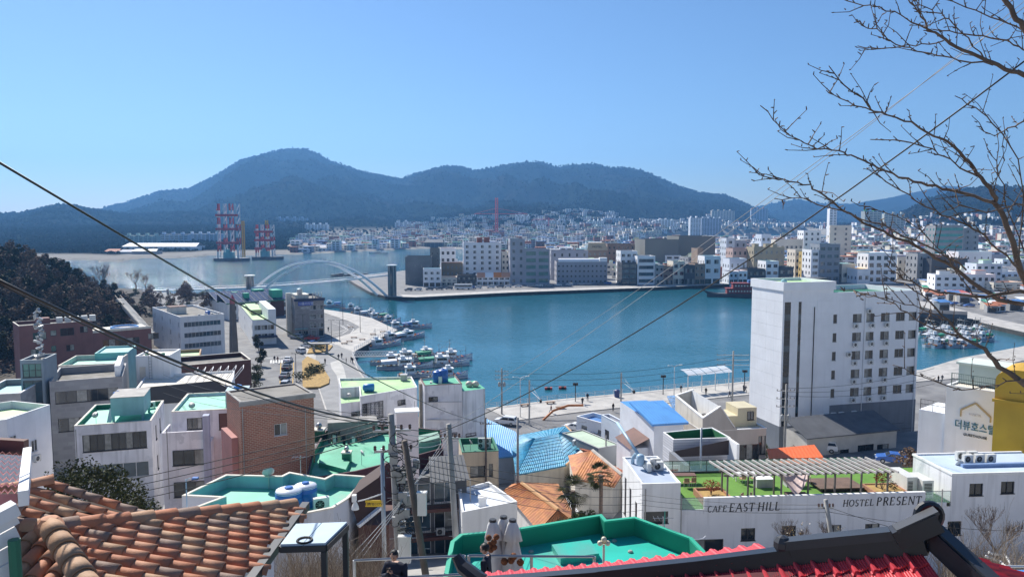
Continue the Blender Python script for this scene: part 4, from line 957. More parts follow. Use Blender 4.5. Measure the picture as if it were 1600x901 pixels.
slope(rt,E[3],E[4],r1,r2,CYAN,12,rows=7);slope(rt,E[4],E[5],r1,r1,CYAN,8,rows=7);slope(rt,E[5],E[0],r1,r1,CYAN,14,rows=9)
mb=MB();mb.tube([E[1]+Vector((0,0,.1)),E[2]+Vector((0,0,.15)),E[3]+Vector((0,0,.15))],.14,6);mb.make('pale_orange_trim',mat('pale_orange_trim',(.6,.38,.22),.7,.1),rt)
ac_unit(pz(897,695,8.0),1.2,'grey topped air conditioner on the cyan tiled roof')
rt,E=house_from('blue_roof_shed','shed with a sloping blue metal roof against the white harbour house',[(762,716),(818,712),(806,690),(758,668)],6.2,1.6,mat('pale_blue_shed_wall',(.32,.40,.50),.7,.1))
slope(rt,E[0],E[1],E[2]+Vector((0,0,1.6)),E[3]+Vector((0,0,1.6)),mat('mid_blue_metal_roof',(.10,.33,.62),.45,.1),16,amp=.04,rows=1)
mb=MB();mb.face([E[0]+Vector((0,0,.02)),E[3]+Vector((0,0,1.6)),E[3]+Vector((0,0,-3)),E[0]+Vector((0,0,-3))]);mb.make('gable_wall',mat('deep_blue_gable',(.04,.12,.3),.6,.1),rt)
ORANGE=mat('orange_clay_roof',(0.50,0.19,0.055),.7,.2,1.2,rgb2=(.38,.12,.05),mix=(.5,.65));ORANGE2=mat('rust_orange_roof',(0.36,0.11,0.05),.75,.2,1.2)
rt,E=house_from('orange_roof_cottage','cottage with a ribbed orange roof beside the cyan tiled house',[(897,748),(960,760),(975,736),(906,700),(888,712)],8.5,3,OFFWHITE);o=rt.location
t0,t1=pz(926,704,9.9)-o,pz(972,742,9.9)-o
slope(rt,E[0],E[1],t1,t0+Vector((-.3,0,0)),ORANGE,16,amp=.07,rows=1);slope(rt,E[2],E[3],t0,t1,ORANGE2,16,amp=.05,rows=6);slope(rt,E[4],E[0],t0+Vector((-.3,0,0)),t0+Vector((-.3,0,0)),ORANGE,5,amp=.05,rows=1)
mb=MB();mb.tube([t0+Vector((0,0,.05)),t1+Vector((0,0,.05))],.22,6);mb.make('ridge',mat('pale_grey_ridge',(.45,.42,.38),.8,.1),rt)
rt,E=house_from('orange_roof_house','low house with a big hipped orange roof behind the palms',[(788,766),(842,830),(905,822),(910,800),(872,756),(800,757)],11.0,6,WHITE);o=rt.location
t0,t1=pz(815,754,12.5)-o,pz(872,796,12.3)-o
slope(rt,E[0],E[1],t1,t0,ORANGE,22,amp=.08,rows=1,name='roof_slope');slope(rt,E[1],E[2],t1,t1,ORANGE,8,amp=.07,rows=1);slope(rt,E[2],E[4],t0,t1,mat('mottled_orange_tile',(.48,.21,.08),.7,.2,1.0,rgb2=(.30,.11,.05),mix=(.52,.6)),12,amp=.03,rows=10);slope(rt,E[4],E[5],t0,t0,ORANGE,6,rows=4);slope(rt,E[5],E[0],t0,t0,ORANGE,4,rows=4)  # one slope in mottled orange tile, the others in plain orange clay
mb=MB();mb.tube([t0,t1],.2,6);mb.make('ridge',mat('light_orange_ridge',(.6,.34,.15),.7,.1),rt)
rt,P=polyb('white_roof_house','white house with flat white roof and a slim white chimney behind the brick pier','building',[(722,800),(808,783),(764,752),(716,764)],14.2,8,WHITE,mat('white_roof_coating',(.62,.66,.72),.6,.05,.5),par=.35,cope=WHITE);o=rt.location
mb=MB();q=pz(754,803,13.0)-o;mb.box(q.x-.35,q.y-.35,-3,q.x+.35,q.y+.35,q.z+1.6);mb.box(q.x-.42,q.y-.42,q.z+1.6,q.x+.42,q.y+.42,q.z+1.72);mb.make('chimney',WHITE,rt)
C,a,w,d=pixb(1003,1022,1068,662,92,12,d=12);h=C.z-2
ws=[wb('l',d*.2+2.6*i,h-6.3-2.2*k,1.1,1.2,2,fr=FRAMED)for i in range(3)for k in range(2)]+[wb('f',.4,.6,1,2,1)]
bl=bldg('blue_roof_house','tall pale house with a bright blue pitched sheet roof by the promenade','building',C,a,w,d,2,C.z,mat('pale_blue_white_wall',(.72,.74,.78),.75,.06,.6,.04,10),BLUER,ws,par=0)
slope(bl,(-.4,-.4,h+.02),(w+.5,-.4,h+.02),(w+.5,d*.62,h+1.0),(-.4,d*.62,h+1.0),BLUER,12,amp=.03,rows=1,thick=.2)
mb=MB();mb.box(-2.4,1.6,-3,-.02,d*.55,h-3.4,0);mb.face([(-2.6,1.4,h-3.4),(0,1.4,h-2.2),(0,d*.55+.2,h-2.2),(-2.6,d*.55+.2,h-3.4)],1);mb.make('side_wing',[MATS['pale_blue_white_wall'],BROWNW],bl)
rt,E=house_from('blue_patch_roof_house','low house with a patchy pale blue roof beyond the bright blue roof',[(1052,640),(1102,636),(1078,625),(1042,629)],8.0,1.6,BEIGEW)
slope(rt,E[0],E[1],E[2]+Vector((0,0,1.2)),E[3]+Vector((0,0,1.2)),mat('patchy_blue_tile',(.13,.30,.55),.5,.35,2.5),14,rows=6)
C,a,w,d=pixb(1068,1098,1198,656,94,10,d=9);h=C.z-2
TAN=mat('grey_beige_stucco',(.48,.43,.38),.85,.06,.5,.06,14,stain=.15)
ws=[wb('f',w*.5,h-5.4,3.4,2.0,4,fr=FRAMED),wb('f',w*.88,h-4.8,1.0,2.4,2,fr=FRAMED),wb('f',w*.3,.5,2,2,2)]
tn=bldg('beige_gable_house','grey beige stucco house with a stepped gable parapet and roof turret','building',C,a,w,d,2,C.z-1.4,TAN,OFFWHITE,ws,par=.3,inner=OFFWHITE,cope=WHITE)
mb=MB();hp=h-1.4;mb.face([(0,-.06,hp),(w*.55,-.06,hp),(w*.48,-.06,hp+.3),(w*.27,-.06,hp+3.0),(0,-.06,hp+1.6)]);mb.face([(0,.2,hp+1.6),(w*.27,.2,hp+3.0),(w*.48,.2,hp+.3),(w*.55,.2,hp),(0,.2,hp)])
for p,q in(((0,hp+1.6),(w*.27,hp+3.0)),((w*.27,hp+3.0),(w*.5,hp+.2))):mb.beam((p[0],.07,p[1]+.05),(q[0],.07,q[1]+.05),.34,.12,1)
mb.make('gable_parapet',[TAN,WHITE],tn)
mb=MB();mb.face([(0,0,hp+1.6),(0,d,hp+2.4),(0,d,hp),(0,0,hp)]);mb.face([(.25,0,hp),(.25,d,hp),(.25,d,hp+2.4),(.25,0,hp+1.6)]);mb.face([(0,d,hp+2.4),(w*.27,d,hp+3.2),(w*.27,d,hp),(0,d,hp)]);mb.beam((.12,0,hp+1.65),(.12,d,hp+2.45),.34,.12,1);mb.beam((0,d,hp+2.45),(w*.3,d,hp+3.2),.34,.12,1);mb.face([(w*.27,d,hp),(w*.27,d,hp+3.2),(w*.27,0,hp+3.0),(w*.27,0,hp)],1);mb.make('roof_walls',[OFFWHITE,WHITE],tn)
mb=MB();x0=w*.66
mb.box(x0,2,hp-.3,x0+2.6,5.5,hp+2.2,0);mb.prism([(x0-1.6,2),(x0,2),(x0,5.5),(x0-1.6,5.5)],hp-.3,hp+1.2,0);mb.make('roof_turret',mat('pale_yellow_turret',(.58,.52,.36),.8,.07),tn)
link('window',win_mesh(.9,1.1,2,FRAMED),tn,(x0+1.3,1.96,hp+.6))
rt,P=polyb('green_floor_house','white boarded house whose parapet roof is painted deep green inside','building',[(1052,686.5),(1142,683.5),(1113,667.5),(1036,675)],16.2,5,mat('white_boarded_wall',(.70,.71,.75),.7,.05,.6,.04,10,brick=(9,.3,(.4,.42,.46))),mat('deep_green_roof_floor',(.03,.15,.06),.7,.15,1),par=.95,inner=mat('deep_green_parapet',(.03,.17,.07),.7,.1),cope=WHITE)
tank(pz(1096,680,15.3),.3,.7,'small white tank lying among hoses on the deep green roof',WHITE)
C,a,w,d=pixb(1060,1084,1174,712,76,8,d=5);h=C.z-5
sb=bldg('dark_screen_cafe','low dark fronted cafe with a black roof screen and a red poster','building',C,a,w,d,5,C.z-2.5,DGREY,mat('pale_blue_grey_roof',(.42,.46,.52),.7,.08),[],par=.1)
mb=MB();mb.face([(-.6,d-.2,h-1.6),(w,d-.2,h-1.6),(w,d-.2,h+.1),(-.6,d-.2,h-1.0)]);mb.box(w-.3,d-2.2,h-2.4,w,d+.2,h+.15,1);mb.box(-.8,.2,h-3.2,-.3,d,h-1.0,2);mb.make('roof_screen',[mat('dark_brown_screen',(.045,.03,.028),.7,.1),WHITE,FRAMEG],sb)
mb=MB();mb.box(-3.2,.1,h-3.6,-1.4,.2,h-.9,0);mb.box(-3.0,.085,h-3.4,-1.6,.1,h-1.3,1);mb.make('poster_panel',[FRAMEW,mat('red_poster_print',(.45,.06,.06),.6,.4,3)],sb)
rt,E=house_from('orange_roof_shed','shed with a bright orange roof between the cafe terrace and the hotel',[(1203,722),(1296,728),(1272,700),(1198,707)],10.5,7,WHITE)
slope(rt,E[0],E[1],E[2]+Vector((0,0,.5)),E[3]+Vector((0,0,.5)),mat('vivid_orange_roof',(.72,.14,.035),.6,.06),14,amp=.02,rows=1)
# right side: tower hotel, hostels, cafe terrace
HW=mat('white_panel_wall',(0.80,0.81,0.83),.55,.04,.4,.02,10,stain=.08)
C=at(1225,441,125);a=R(15);zb=2.0;zt=C.z;wt=edge_len(C,a,1303);dt=edge_len(C,a+math.pi/2,1176);zm=at(1304,458,127).z
w=edge_len(Vector((C.x,C.y,zm)),a,1438);d=13.5;h=zm-zb;ht=zt-zb
root=empty('tower_hotel',(C.x,C.y,zb),'big white panelled hotel with rows of windows and a taller stair tower at its left','building',None,a)
mb=MB();DARKBASE=mat('blue_grey_base_wall',(0.17,0.19,0.22),.6,.1,.4,.04,8,stain=.2)
cols_=[at(x,500,128).x for x in(1304.5,1337,1358,1381.5,1405,1424)]
us=[(edge_len(Vector((C.x,C.y,zm-6)),a,x))for x in(1332,1353.2,1376,1399.5,1419.5)];we=[1.75,1.6,1.75,1.8,1.6]
vs=[h-5.1-3.16*k for k in range(5)]
ops=[(u,v,e,1.45)for u,e in zip(us,we)for v in vs]+[(wt+.15,v,.75,1.5)for v in vs]
gro=[(us[1]-.2+2.2,3.0,6.4,2.2),(us[3]+2.3,2.0,2.2,3.0),(wt+.6,1.0,3.2,2.2)]
wall_panel(mb,'f',w,d,-2,h,ops+gro,depth=.16);wall_panel(mb,'r',w,d,-2,h,[]);mb.face([(w,d,-2),(wt,d,-2),(wt,d,h),(w,d,h)]);mb.face([(wt,d,-2),(wt,dt,-2),(wt,dt,h),(wt,d,h)])
mb.make('wall',HW,root)
k=0
for u,e in zip(us,we):
 for v in vs:link('window',win_mesh(e,1.45,2,FRAMEG),root,(u,.1,v))
for v in vs:link('window',win_mesh(.75,1.5,1,FRAMEG),root,(wt+.15,.1,v))
for o_ in gro:link('window',win_mesh(o_[2],o_[3],3,FRAMED),root,(o_[0],.1,o_[1]))
mb=MB();mb.box(wt+.01,-.05,-2,w+.05,-.002,7.0,0);mb.make('base_band',DARKBASE,root)
mb=MB();mb.face([(wt,.3,h-.8),(w-.3,.3,h-.8),(w-.3,d-.3,h-.8),(wt,d-.3,h-.8)],0)
for x0,y0,x1,y1 in((wt,0,w,.3),(wt,d-.3,w,d),(w-.3,.3,w,d-.3)):mb.box(x0,y0+.004,h-.9,x1-.004,y1-.004,h+.06,1)
mb.make('roof',[DGREEN,HW],root)
mb=MB();mb.box(wt+.2,d-4,h-.8,wt+6,d-1,h+1.7);mb.make('roof_plant_room',DGREY,root)
for u in(us[0]+2.3,w-.5):mb=MB();mb.tube([(u,-.09,1),(u,-.09,h-.2)],.06,6);mb.make('downpipe',FRAMEW,root)
tw=MB();tw.box(0,.02,-2,wt,dt,ht-1.2,0);tw.make('tower_core',mat('panel_joint_grey',(.30,.31,.33),.7,.05),root)
strips=[(edge_len(C,a,1227.2),edge_len(C,a,1236.8)),(edge_len(C,a,1249),edge_len(C,a,1253.4))]
PANEL={}
def panel(wd,hh):
 k_=(round(wd,2),round(hh,2))
 if k_ not in PANEL:b=MB();b.box(.012,-.045,.012,wd-.012,.0,hh-.012);PANEL[k_]=b.mesh('wall_panel',HW)
 return PANEL[k_]
xs_=[0,strips[0][0],strips[0][1],strips[1][0],strips[1][1],(strips[1][1]+wt)/2,wt]
nr=11;ph=(ht-1.2-4.0)/nr
for i in range(6):
 for r_ in range(nr):
  v=4.0+ph*r_
  if i in(1,3)and r_<nr-1:continue
  link('wall_panel',panel(xs_[i+1]-xs_[i],ph),root,(xs_[i],0.0,v))
for i,(s0,s1)in enumerate(strips):
 g=MB();n=20;hh=(ht-1.2-4.0-ph)/n
 for k in range(n):g.face([(s0,-.02,4+hh*k),(s1,-.02,4+hh*k),(s1,-.02,4+hh*(k+1)),(s0,-.02,4+hh*(k+1))],1+(k%5==2));g.box(s0,-.05,4+hh*k,s1,-.025,4.12+hh*k,0)
 g.make('glass_strip',[FRAMED,GLASS,GLASSB],root)
for r_ in range(nr):
 for i in range(4):
  p=panel(dt/4,ph);o_=link('wall_panel',p,root,(0.0,dt*(1-i/4),4.0+ph*r_),-math.pi/2)
mb=MB();mb.box(-.02,-.03,-2,wt+.02,.0,4.0,0);mb.box(-.03,.0,-2,0,dt,4.0,0);mb.make('tower_base',DARKBASE,root)
mb=MB();mb.tube([(wt*.62,-.12,-.5),(wt*.62,-.12,ht-4.2)],.07,6);mb.make('drain_pipe',BLACK,root)
mb=MB();t=.35
for x0,y0,x1,y1 in((-.25,-.3,wt+.25,.1),(-.25,dt-.2,wt+.25,dt+.2),(-.25,.1,.1,dt-.2),(wt-.1,.1,wt+.25,dt-.2)):mb.box(x0,y0,ht-1.4,x1,y1,ht,0)
mb.face([(.1,.1,ht-.5),(wt-.1,.1,ht-.5),(wt-.1,dt-.2,ht-.5),(.1,dt-.2,ht-.5)],1);mb.make('tower_roof',[HW,LGREENR],root)
mb=MB();mb.ball((0,0,.1),.55,10);tag(mb.make('roof_dome',AQUA,loc=onroof(C,a,.8,1.2,zt-.2)),'small aqua dome on the hotel tower roof','vent')
for i in range(3):
 for r_,v in enumerate(vs):ac_unit(onroof(C,a,us[i]+(.45 if i==0 else 1.0),-.33,zb+v-.95),a,'air conditioner below window %s of the hotel, storey %s from the roof'%(('one','two','three')[i],('first','second','third','fourth','fifth')[r_]),'air conditioners under the hotel windows')
for u,v in((us[0]-.7,vs[2]+.6),(us[1]+.3,vs[0]+1.5)):ac_unit(onroof(C,a,u,-.33,zb+v),a,'air conditioner above the sills of the hotel, %s'%('left of the windows' if v<vs[1]else 'over a top window'),'air conditioners under the hotel windows')
C2,a2,w2,d2=pixb(1245,1262,1402,668,112,17,d=5);PLA=mat('cream_annexe_wall',(.50,.47,.42),.8,.1,.5)
an=bldg('low_annexe','long low cream annexe with a dark sloping roof in the hotel shade','building',C2,a2,w2,d2,3,C2.z-1.4,PLA,DGREY,[wb('f',w2*.28,.6,3.0,1.9,2,fr=FRAMED),wb('f',w2*.56,.8,3.0,2.1,2,fr=FRAMED),wb('f',w2*.78,.3,2.2,2.4,2,fr=FRAMED)],par=0)
slope(an,(-.5,-.6,C2.z-4.5),(w2,-.6,C2.z-4.5),(w2,d2,C2.z-2.7),(-.5,d2,C2.z-2.7),DGREY,12,amp=.02)
for k in range(6):ac_unit(onroof(C2,a2,8.6+1.5*k+(1 if k>2 else 0),d2+1.6,C2.z-1.4+.3*(k>3)),a2,'white air conditioner in the row behind the low annexe roof','air conditioners behind the low annexe',2 if k<4 else 1)
DW=mat('grey_white_hostel_wall',(.76,.76,.78),.8,.05,.4,.05,12,stain=.34)
zp=18.5;A=at(1063,786,58);A.z=zp;B_=at(1446,772.6,59.5);ah=math.atan2(B_.y-A.y,B_.x-A.x);w=edge_len(Vector((A.x,A.y,zp)),ah,1446);wfull=w+12;d=8.6;zb=10;h=zp-zb;zf=17.6-zb
GR=mat('artificial_turf',(.12,.26,.04),.95,.12,1.0,.2,40);DECK=mat('pale_deck_boards',(.42,.385,.34),.8,.1,.8,.06,10,brick=(30,.3,(.25,.23,.2)))
root=empty('terrace_hostel',(A.x,A.y,zb),'white cafe and hostel building with a turfed roof terrace, pergola and lettered front wall','building',None,ah)
ux=lambda px_:edge_len(Vector((A.x,A.y,16)),ah,px_)
ops=[(ux(1074),.2,ux(1131)-ux(1074),5.0),(ux(1158),zf-2.6,1.15,1.0),(ux(1222),zf-2.5,1.15,1.0),(ux(1292),zf-2.55,1.2,1.0),(ux(1352),zf-2.55,1.2,1.0),(ux(1416),zf-2.4,1.0,1.0),(ux(1481),zf-2.7,1.15,1.15)]
mb=MB();wall_panel(mb,'f',wfull,d,-3,zf-.3,ops);wall_panel(mb,'l',wfull,d,-3,zf-.3,[]);wall_panel(mb,'r',wfull,d,-3,zf-.3,[]);wall_panel(mb,'b',wfull,d,-3,zf-.3,[])
mb.make('wall',DW,root)
for o_ in ops:link('window',win_mesh(o_[2],o_[3],2,FRAMED),root,(o_[0],.1,o_[1]))
x0=ux(1099);mb=MB();mb.box(x0,-.03,zf-.35,w,.17,h,0);mb.box(x0,-.05,h,w,.2,h+.05,1);mb.make('parapet',[DW,WHITE],root)
mb=MB();mb.face([(0,0,zf),(wfull,0,zf),(wfull,d,zf),(0,d,zf)]);mb.make('turf_floor',GR,root)
mb=MB();mb.box(0,-.04,zf-.34,x0-.03,.05,zf+.02);mb.box(w+.03,-.04,zf-.34,w+1.8,.05,zf+.02);mb.make('slab_edge',DW,root)
n=14;x1,x2=ux(1118),ux(1398)
for i in range(n):mb=MB();mb.box(x1+(x2-x1)*i/n,.22,zf+.0,x1+(x2-x1)*(i+1)/n-.03,2.3,zf+.06);mb.make('deck_board',DECK,root)
GLY={'C':[('arc',.55,.5,.42,.5,50,310)],'A':[(.08,0,.5,1,0),(.5,1,.92,0,1),(.25,.35,.75,.35,0),('s',.08,0),('s',.92,0)],'F':[(.2,0,.2,1,1),(.2,.97,.8,.97,0),(.2,.52,.65,.52,0),('s',.2,0),('v',.8,.88)],'E':[(.2,0,.2,1,1),(.2,.97,.8,.97,0),(.2,.52,.65,.52,0),(.2,.03,.85,.03,0),('v',.8,.88),('v',.85,.12),('s',.14,0)],'S':[('arc',.5,.74,.3,.26,30,270),('arc',.5,.26,.33,.26,-150,90)],'T':[(.5,0,.5,1,1),(.08,.97,.92,.97,0),('s',.5,0),('v',.08,.88),('v',.92,.88)],'H':[(.18,0,.18,1,1),(.82,0,.82,1,1),(.18,.52,.82,.52,0),('s',.18,0),('s',.82,0),('s',.18,1),('s',.82,1)],'I':[(.5,0,.5,1,1),('s',.5,0),('s',.5,1)],'L':[(.2,0,.2,1,1),(.2,.03,.85,.03,0),('s',.2,1),('v',.85,.12)],'O':[('arc',.5,.5,.42,.5,0,360)],'P':[(.2,0,.2,1,1),('arc',.42,.74,.36,.25,-90,90),(.2,.99,.42,.99,0),(.2,.49,.42,.49,0),('s',.2,0)],'R':[(.2,0,.2,1,1),('arc',.42,.74,.33,.25,-90,90),(.2,.99,.42,.99,0),(.2,.49,.5,.49,0),(.48,.48,.88,0,1),('s',.2,0)],'N':[(.16,0,.16,1,0),(.84,0,.84,1,0),(.16,1,.84,0,1),('s',.16,0),('s',.84,1)]}
def serif_letter(ch,size,wid,m,root,x,z,y=-.05,sh=.12):
 mb=MB();T=(.085,.15)
 def P(u,v):return(x+(u*wid+sh*v)*size,z+v*size)
 def bar(u0,v0,u1,v1,t):
  a_,b_=Vector(P(u0,v0)),Vector(P(u1,v1));d_=(b_-a_).normalized();n_=Vector((-d_.y,d_.x))*t*size/2
  mb.face([(*(a_-n_),),]and[(a_.x-n_.x,y,a_.y-n_.y),(b_.x-n_.x,y,b_.y-n_.y),(b_.x+n_.x,y,b_.y+n_.y),(a_.x+n_.x,y,a_.y+n_.y)])
  mb.face([(a_.x+n_.x,y,a_.y+n_.y),(b_.x+n_.x,y,b_.y+n_.y),(b_.x+n_.x,y+.05,b_.y+n_.y),(a_.x+n_.x,y+.05,a_.y+n_.y)])
 for g in GLY[ch]:
  if g[0]=='s':bar(g[1]-.14,g[2],g[1]+.14,g[2],.06)
  elif g[0]=='v':bar(g[1],g[2]-.1,g[1],g[2]+.1,.06)
  elif g[0]=='arc':
   _,cx,cy,rx,ry,a0,a1=g;N=12
   for k in range(N):
    t0,t1=R(a0+(a1-a0)*k/N),R(a0+(a1-a0)*(k+1)/N)
    bar(cx+rx*math.cos(t0),cy+ry*math.sin(t0),cx+rx*math.cos(t1),cy+ry*math.sin(t1),.08+.07*abs(math.cos((t0+t1)/2)))
  else:bar(*g[:4],T[g[4]])
 return mb.make('letter',m,root)
LET=mat('black_sign_letter',(.02,.02,.024),.5,0)
def sign_words(root,words,x,x_end,z,slant=0.0):
 WW={'I':.45,'L':.75,'E':.78,'F':.75,'S':.7,'P':.78,'T':.85,'R':.85,'C':.85}
 tot=sum(sum(WW.get(c,.95)*s*.92+.1*s for c in t)+.3*s for t,s in words);k=(x_end-x)/tot
 for t,s in words:
  for i,c in enumerate(t):
   sz=s
   serif_letter(c,sz,WW.get(c,.95)*.92*k,LET,root,x,z);x+=k*(WW.get(c,.95)*s*.92+.1*s)
  x+=.3*s*k
sign_words(root,[('CAFE',.50),('EAST',.66),('HILL',.66)],ux(1104),ux(1222),h-1.1)
sign_words(root,[('HOSTEL',.52),('PRESENT',.66)],ux(1315),ux(1442),h-.95)
hl=at(1003,756,58).z-zb;xl=edge_len(Vector((A.x,A.y,zb+hl)),ah,1003)
LBW=-xl-.02
mb=MB();ops=[(.2,hl-3.05,1.9,.95)]
b2=MB();wall_panel(b2,'f',LBW,6.8,-3,hl,ops);wall_panel(b2,'r',LBW,6.8,-3,hl,[]);wall_panel(b2,'b',LBW,6.8,-3,hl,[]);wall_panel(b2,'l',LBW,6.8,-3,hl,[(.8,hl-4.5,.7,3.2),(2.6,hl-4.8,.7,3.2),(4.6,hl-3.6,.7,1.6)])
b2.v=[(x+xl,y-.06,z)for x,y,z in b2.v];b2.make('stair_block_wall',WHITE,root)
link('window',win_mesh(1.9,.95,1,FRAMED),root,(xl+.2,.04,hl-3.05))
for u,v,hh in((.8,hl-4.5,3.2),(2.6,hl-4.8,3.2),(4.6,hl-3.6,1.6)):link('window',win_mesh(.7,hh,1,FRAMED,BROWNW),root,(xl+.1,6.74-u,v),-math.pi/2)
BGR=mat('blue_grey_roof_coating',(.40,.46,.56),.6,.08,.6);LBR=mat('pale_blue_roof_coating',(.50,.60,.72),.6,.06,.6)
mb=MB();mb.box(xl,-.05,hl,-.02,6.7,hl+.02,0)
for e in((xl-.03,-.09,-.0,.08),(xl-.03,6.6,0,6.8),(xl-.03,.08,xl+.12,6.6),(-.15,.08,0,6.6)):mb.box(e[0],e[1],hl-.02,e[2],e[3],hl+.14,1)
mb.make('stair_block_roof',[BGR,WHITE],root)
mb=MB();mb.box(xl+.1,-1.2,h-3.6,-.2,-.08,h-3.45);mb.make('entrance_canopy',FRAMEG,root)
xr=ux(1484)+.0;hr=at(1484,742,59.6).z-zb;ops=[(ux(1512)-xr,hr-1.75,1.15,1.0),(ux(1561)-xr,hr-1.65,1.15,1.0)]
b2=MB();L=wfull-xr;wall_panel(b2,'f',L,5.2,zf-.3,hr,ops);wall_panel(b2,'l',L,5.2,zf-.3,hr,[]);wall_panel(b2,'b',L,5.2,zf-.3,hr,[]);wall_panel(b2,'r',L,5.2,zf-.3,hr,[])
b2.v=[(x+xr,y,z)for x,y,z in b2.v];b2.make('room_block_wall',DW,root)
for o_ in ops:link('window',win_mesh(o_[2],o_[3],2,FRAMED),root,(o_[0]+xr,.1,o_[1]))
mb=MB();mb.box(xr-.04,-.04,hr-.03,wfull,5.2,hr+.01,0)
for e in((xr-.06,-.06,wfull,.1),(xr-.06,5.1,wfull,5.3),(xr-.06,.1,xr+.12,5.1)):mb.box(e[0],e[1],hr-.04,e[2],e[3],hr+.13,1)
mb.box(xr+2.0,1.6,hr,wfull,1.9,hr+.28,2);mb.make('room_block_roof',[LBR,WHITE,mat('blue_roof_kerb',(.2,.3,.5),.6,.1)],root)
GLZ=mat('clear_green_glass',(.55,.75,.68),.05,0,spec=.6);GLZ.node_tree.nodes['Principled BSDF'].inputs['Alpha'].default_value=.28
for x0_,x1_ in((.02,x0-.05),(w+.05,xr-.05)):
 mb=MB();mb.box(x0_,-.02,zf+.02,x1_,0,zf+.95);mb.make('glass_balustrade',GLZ,root)
 mb=MB();mb.tube([(x0_,-.01,zf+.97),(x1_,-.01,zf+.97)],.025,5);mb.tube([(x1_,-.01,zf),(x1_,-.01,zf+.97)],.025,5);mb.make('glass_frame',FRAMEG,root)
H3=lambda x,y,z:onroof(A,ah,x,y,zb+z)
mb=MB();mb.box(.3,d-.02,zf+.05,wfull-12.5,d,zf+1.1);mb.make('back_glass_railing',GLZ,root)
mb=MB();mb.box(.0,d-.1,zf-.0,wfull-12,d+.1,zf+.16,0)
for k in range(13):mb.tube([(.3+k*1.55,d-.01,zf),(.3+k*1.55,d-.01,zf+1.15)],.03,5)
mb.tube([(.3,d-.01,zf+1.13),(wfull-12.5,d-.01,zf+1.13)],.03,5);mb.make('railing_frame',DSTEEL,root)
GWOOD=mat('weathered_grey_timber',(.14,.125,.11),.8,.15,1.0,.1,12);PWOOD=mat('pale_rafter_timber',(.50,.47,.44),.7,.08,1.0)
pg=empty('pergola',H3(ux(1140),.5,zf),'long timber pergola with pale rafters along the turfed terrace','pergola',None,ah)
PL=ux(1392)-ux(1140);ph_=2.35
for i in range(7):
 for y in(.2,2.4):
  mb=MB();mb.box(-.06,-.06,0,.06,.06,ph_);mb.make('post',GWOOD,pg,loc=(PL*i/6+(.35 if y>1 else 0),y,0))
for y in(.2,2.4,1.3):mb=MB();mb.box(-.3,y-.05,ph_-(.0 if y!=1.3 else-.02),PL+.5,y+.05,ph_+.16);mb.make('beam',GWOOD,pg)
rm=None
for i in range(23):
 if rm is None:b_=MB();b_.beam((-.62,3.35,.24),(.0,-.5,.24),.12,.15);rm=b_.mesh('rafter',PWOOD)
 link('rafter',rm,pg,(PL*i/21.6+.2,0,ph_))
def table(loc,rz,lx,ly,hh,m,label,lm=None):
 t=empty('terrace_table',loc,label,'table',None,rz);mb=MB();mb.box(-lx/2,-ly/2,hh-.06,lx/2,ly/2,hh);mb.make('top',m,t)
 for sx in(-1,1):
  for sy in(-1,1):mb=MB();mb.box(-.035,-.035,0,.035,.035,hh-.06);mb.make('leg',lm or m,t,loc=(sx*(lx/2-.06),sy*(ly/2-.06),0))
 return t
def chair(loc,rz,m,label,group='chairs on the cafe terrace'):
 t=empty('terrace_chair',loc,label,'chair',group,rz);mb=MB();mb.box(-.22,-.22,.42,.22,.22,.47);mb.make('seat',m,t);mb=MB();mb.box(-.22,.2,.5,.22,.24,.88);mb.make('backrest',m,t)
 for sx in(-1,1):
  for sy in(-1,1):mb=MB();mb.tube([(sx*.2,sy*.2,0),(sx*.2,sy*.2,.45 if sy<0 else .88)],.018,4);mb.make('leg',FRAMEW,t)
 return t
TANP=mat('tan_plastic',(.42,.25,.16),.6,.1)
table(H3(2.0,6.2,zf),0,2.3,.8,.75,BROWNW,'long dark table on the turf by the stair block')
table(H3(7.6,6.5,zf),0,1.7,.8,.72,WHITE,'white table under the pergola end on the turf')
for k,(x,y,l)in enumerate([(2.0,5.0,'tan chair in front of the long dark table, left'),(2.6,5.1,'tan chair in front of the long dark table, right'),(7.1,5.6,'tan chair at the white terrace table, left'),(8.1,5.6,'tan chair at the white terrace table, right'),(5.1,1.0,'tan chair by the deck edge below the pergola, left'),(5.8,1.0,'tan chair by the deck edge below the pergola, right'),(12.4,4.6,'tan chair beside the grey terrace counter')]):chair(H3(x,y,zf+(.06 if y<2 else 0)),math.pi+.2*k,TANP,l)
table(H3(9.7,.9,zf+.06),0,1.7,.8,.7,BROWNW,'brown picnic table on the deck under the cloth swag',GWOOD)
for k,x in enumerate((8.6,11.2)):mb=MB();mb.box(-.7,-.4,0,.7,.4,.7,0);mb.box(-.75,-.45,.7,.75,.45,.76,1);tag(mb.make('counter',[GREYW,WHITE],loc=H3(x,4.8,zf),rz=ah),['grey planter counter to the left of the cloth swag','grey planter counter to the right of the cloth swag'][k],'counter')
mb=MB();mb.box(-1.9,-1.3,.25,1.9,1.3,.4);
pf=empty('wooden_platform',H3(14.6,4.2,zf),'low brown wooden day bed platform on the turf','platform',None,ah)
for k in range(8):b_=MB();b_.box(-1.9,-1.3+.325*k,.28,1.9,-1.3+.325*(k+1)-.02,.36);b_.make('plank',mat('brown_decking',(.17,.11,.08),.75,.15,1.2),pf)
b_=MB();b_.box(-1.8,-1.2,0,1.8,1.2,.28);b_.make('base',BLACK,pf)
cl=MB();N=12
for i in range(N):
 for j in range(8):
  def cp(i,j):
   u,v=i/N,j/8;x=-1.5+3*u;s=(1-(2*u-1)**2)
   return(x*(1-.35*v),1.2-1.9*v,ph_-.05-s*(.5+.9*v)-.1*v+.05*math.sin(v*25))
  cl.face([cp(i,j),cp(i+1,j),cp(i+1,j+1),cp(i,j+1)])
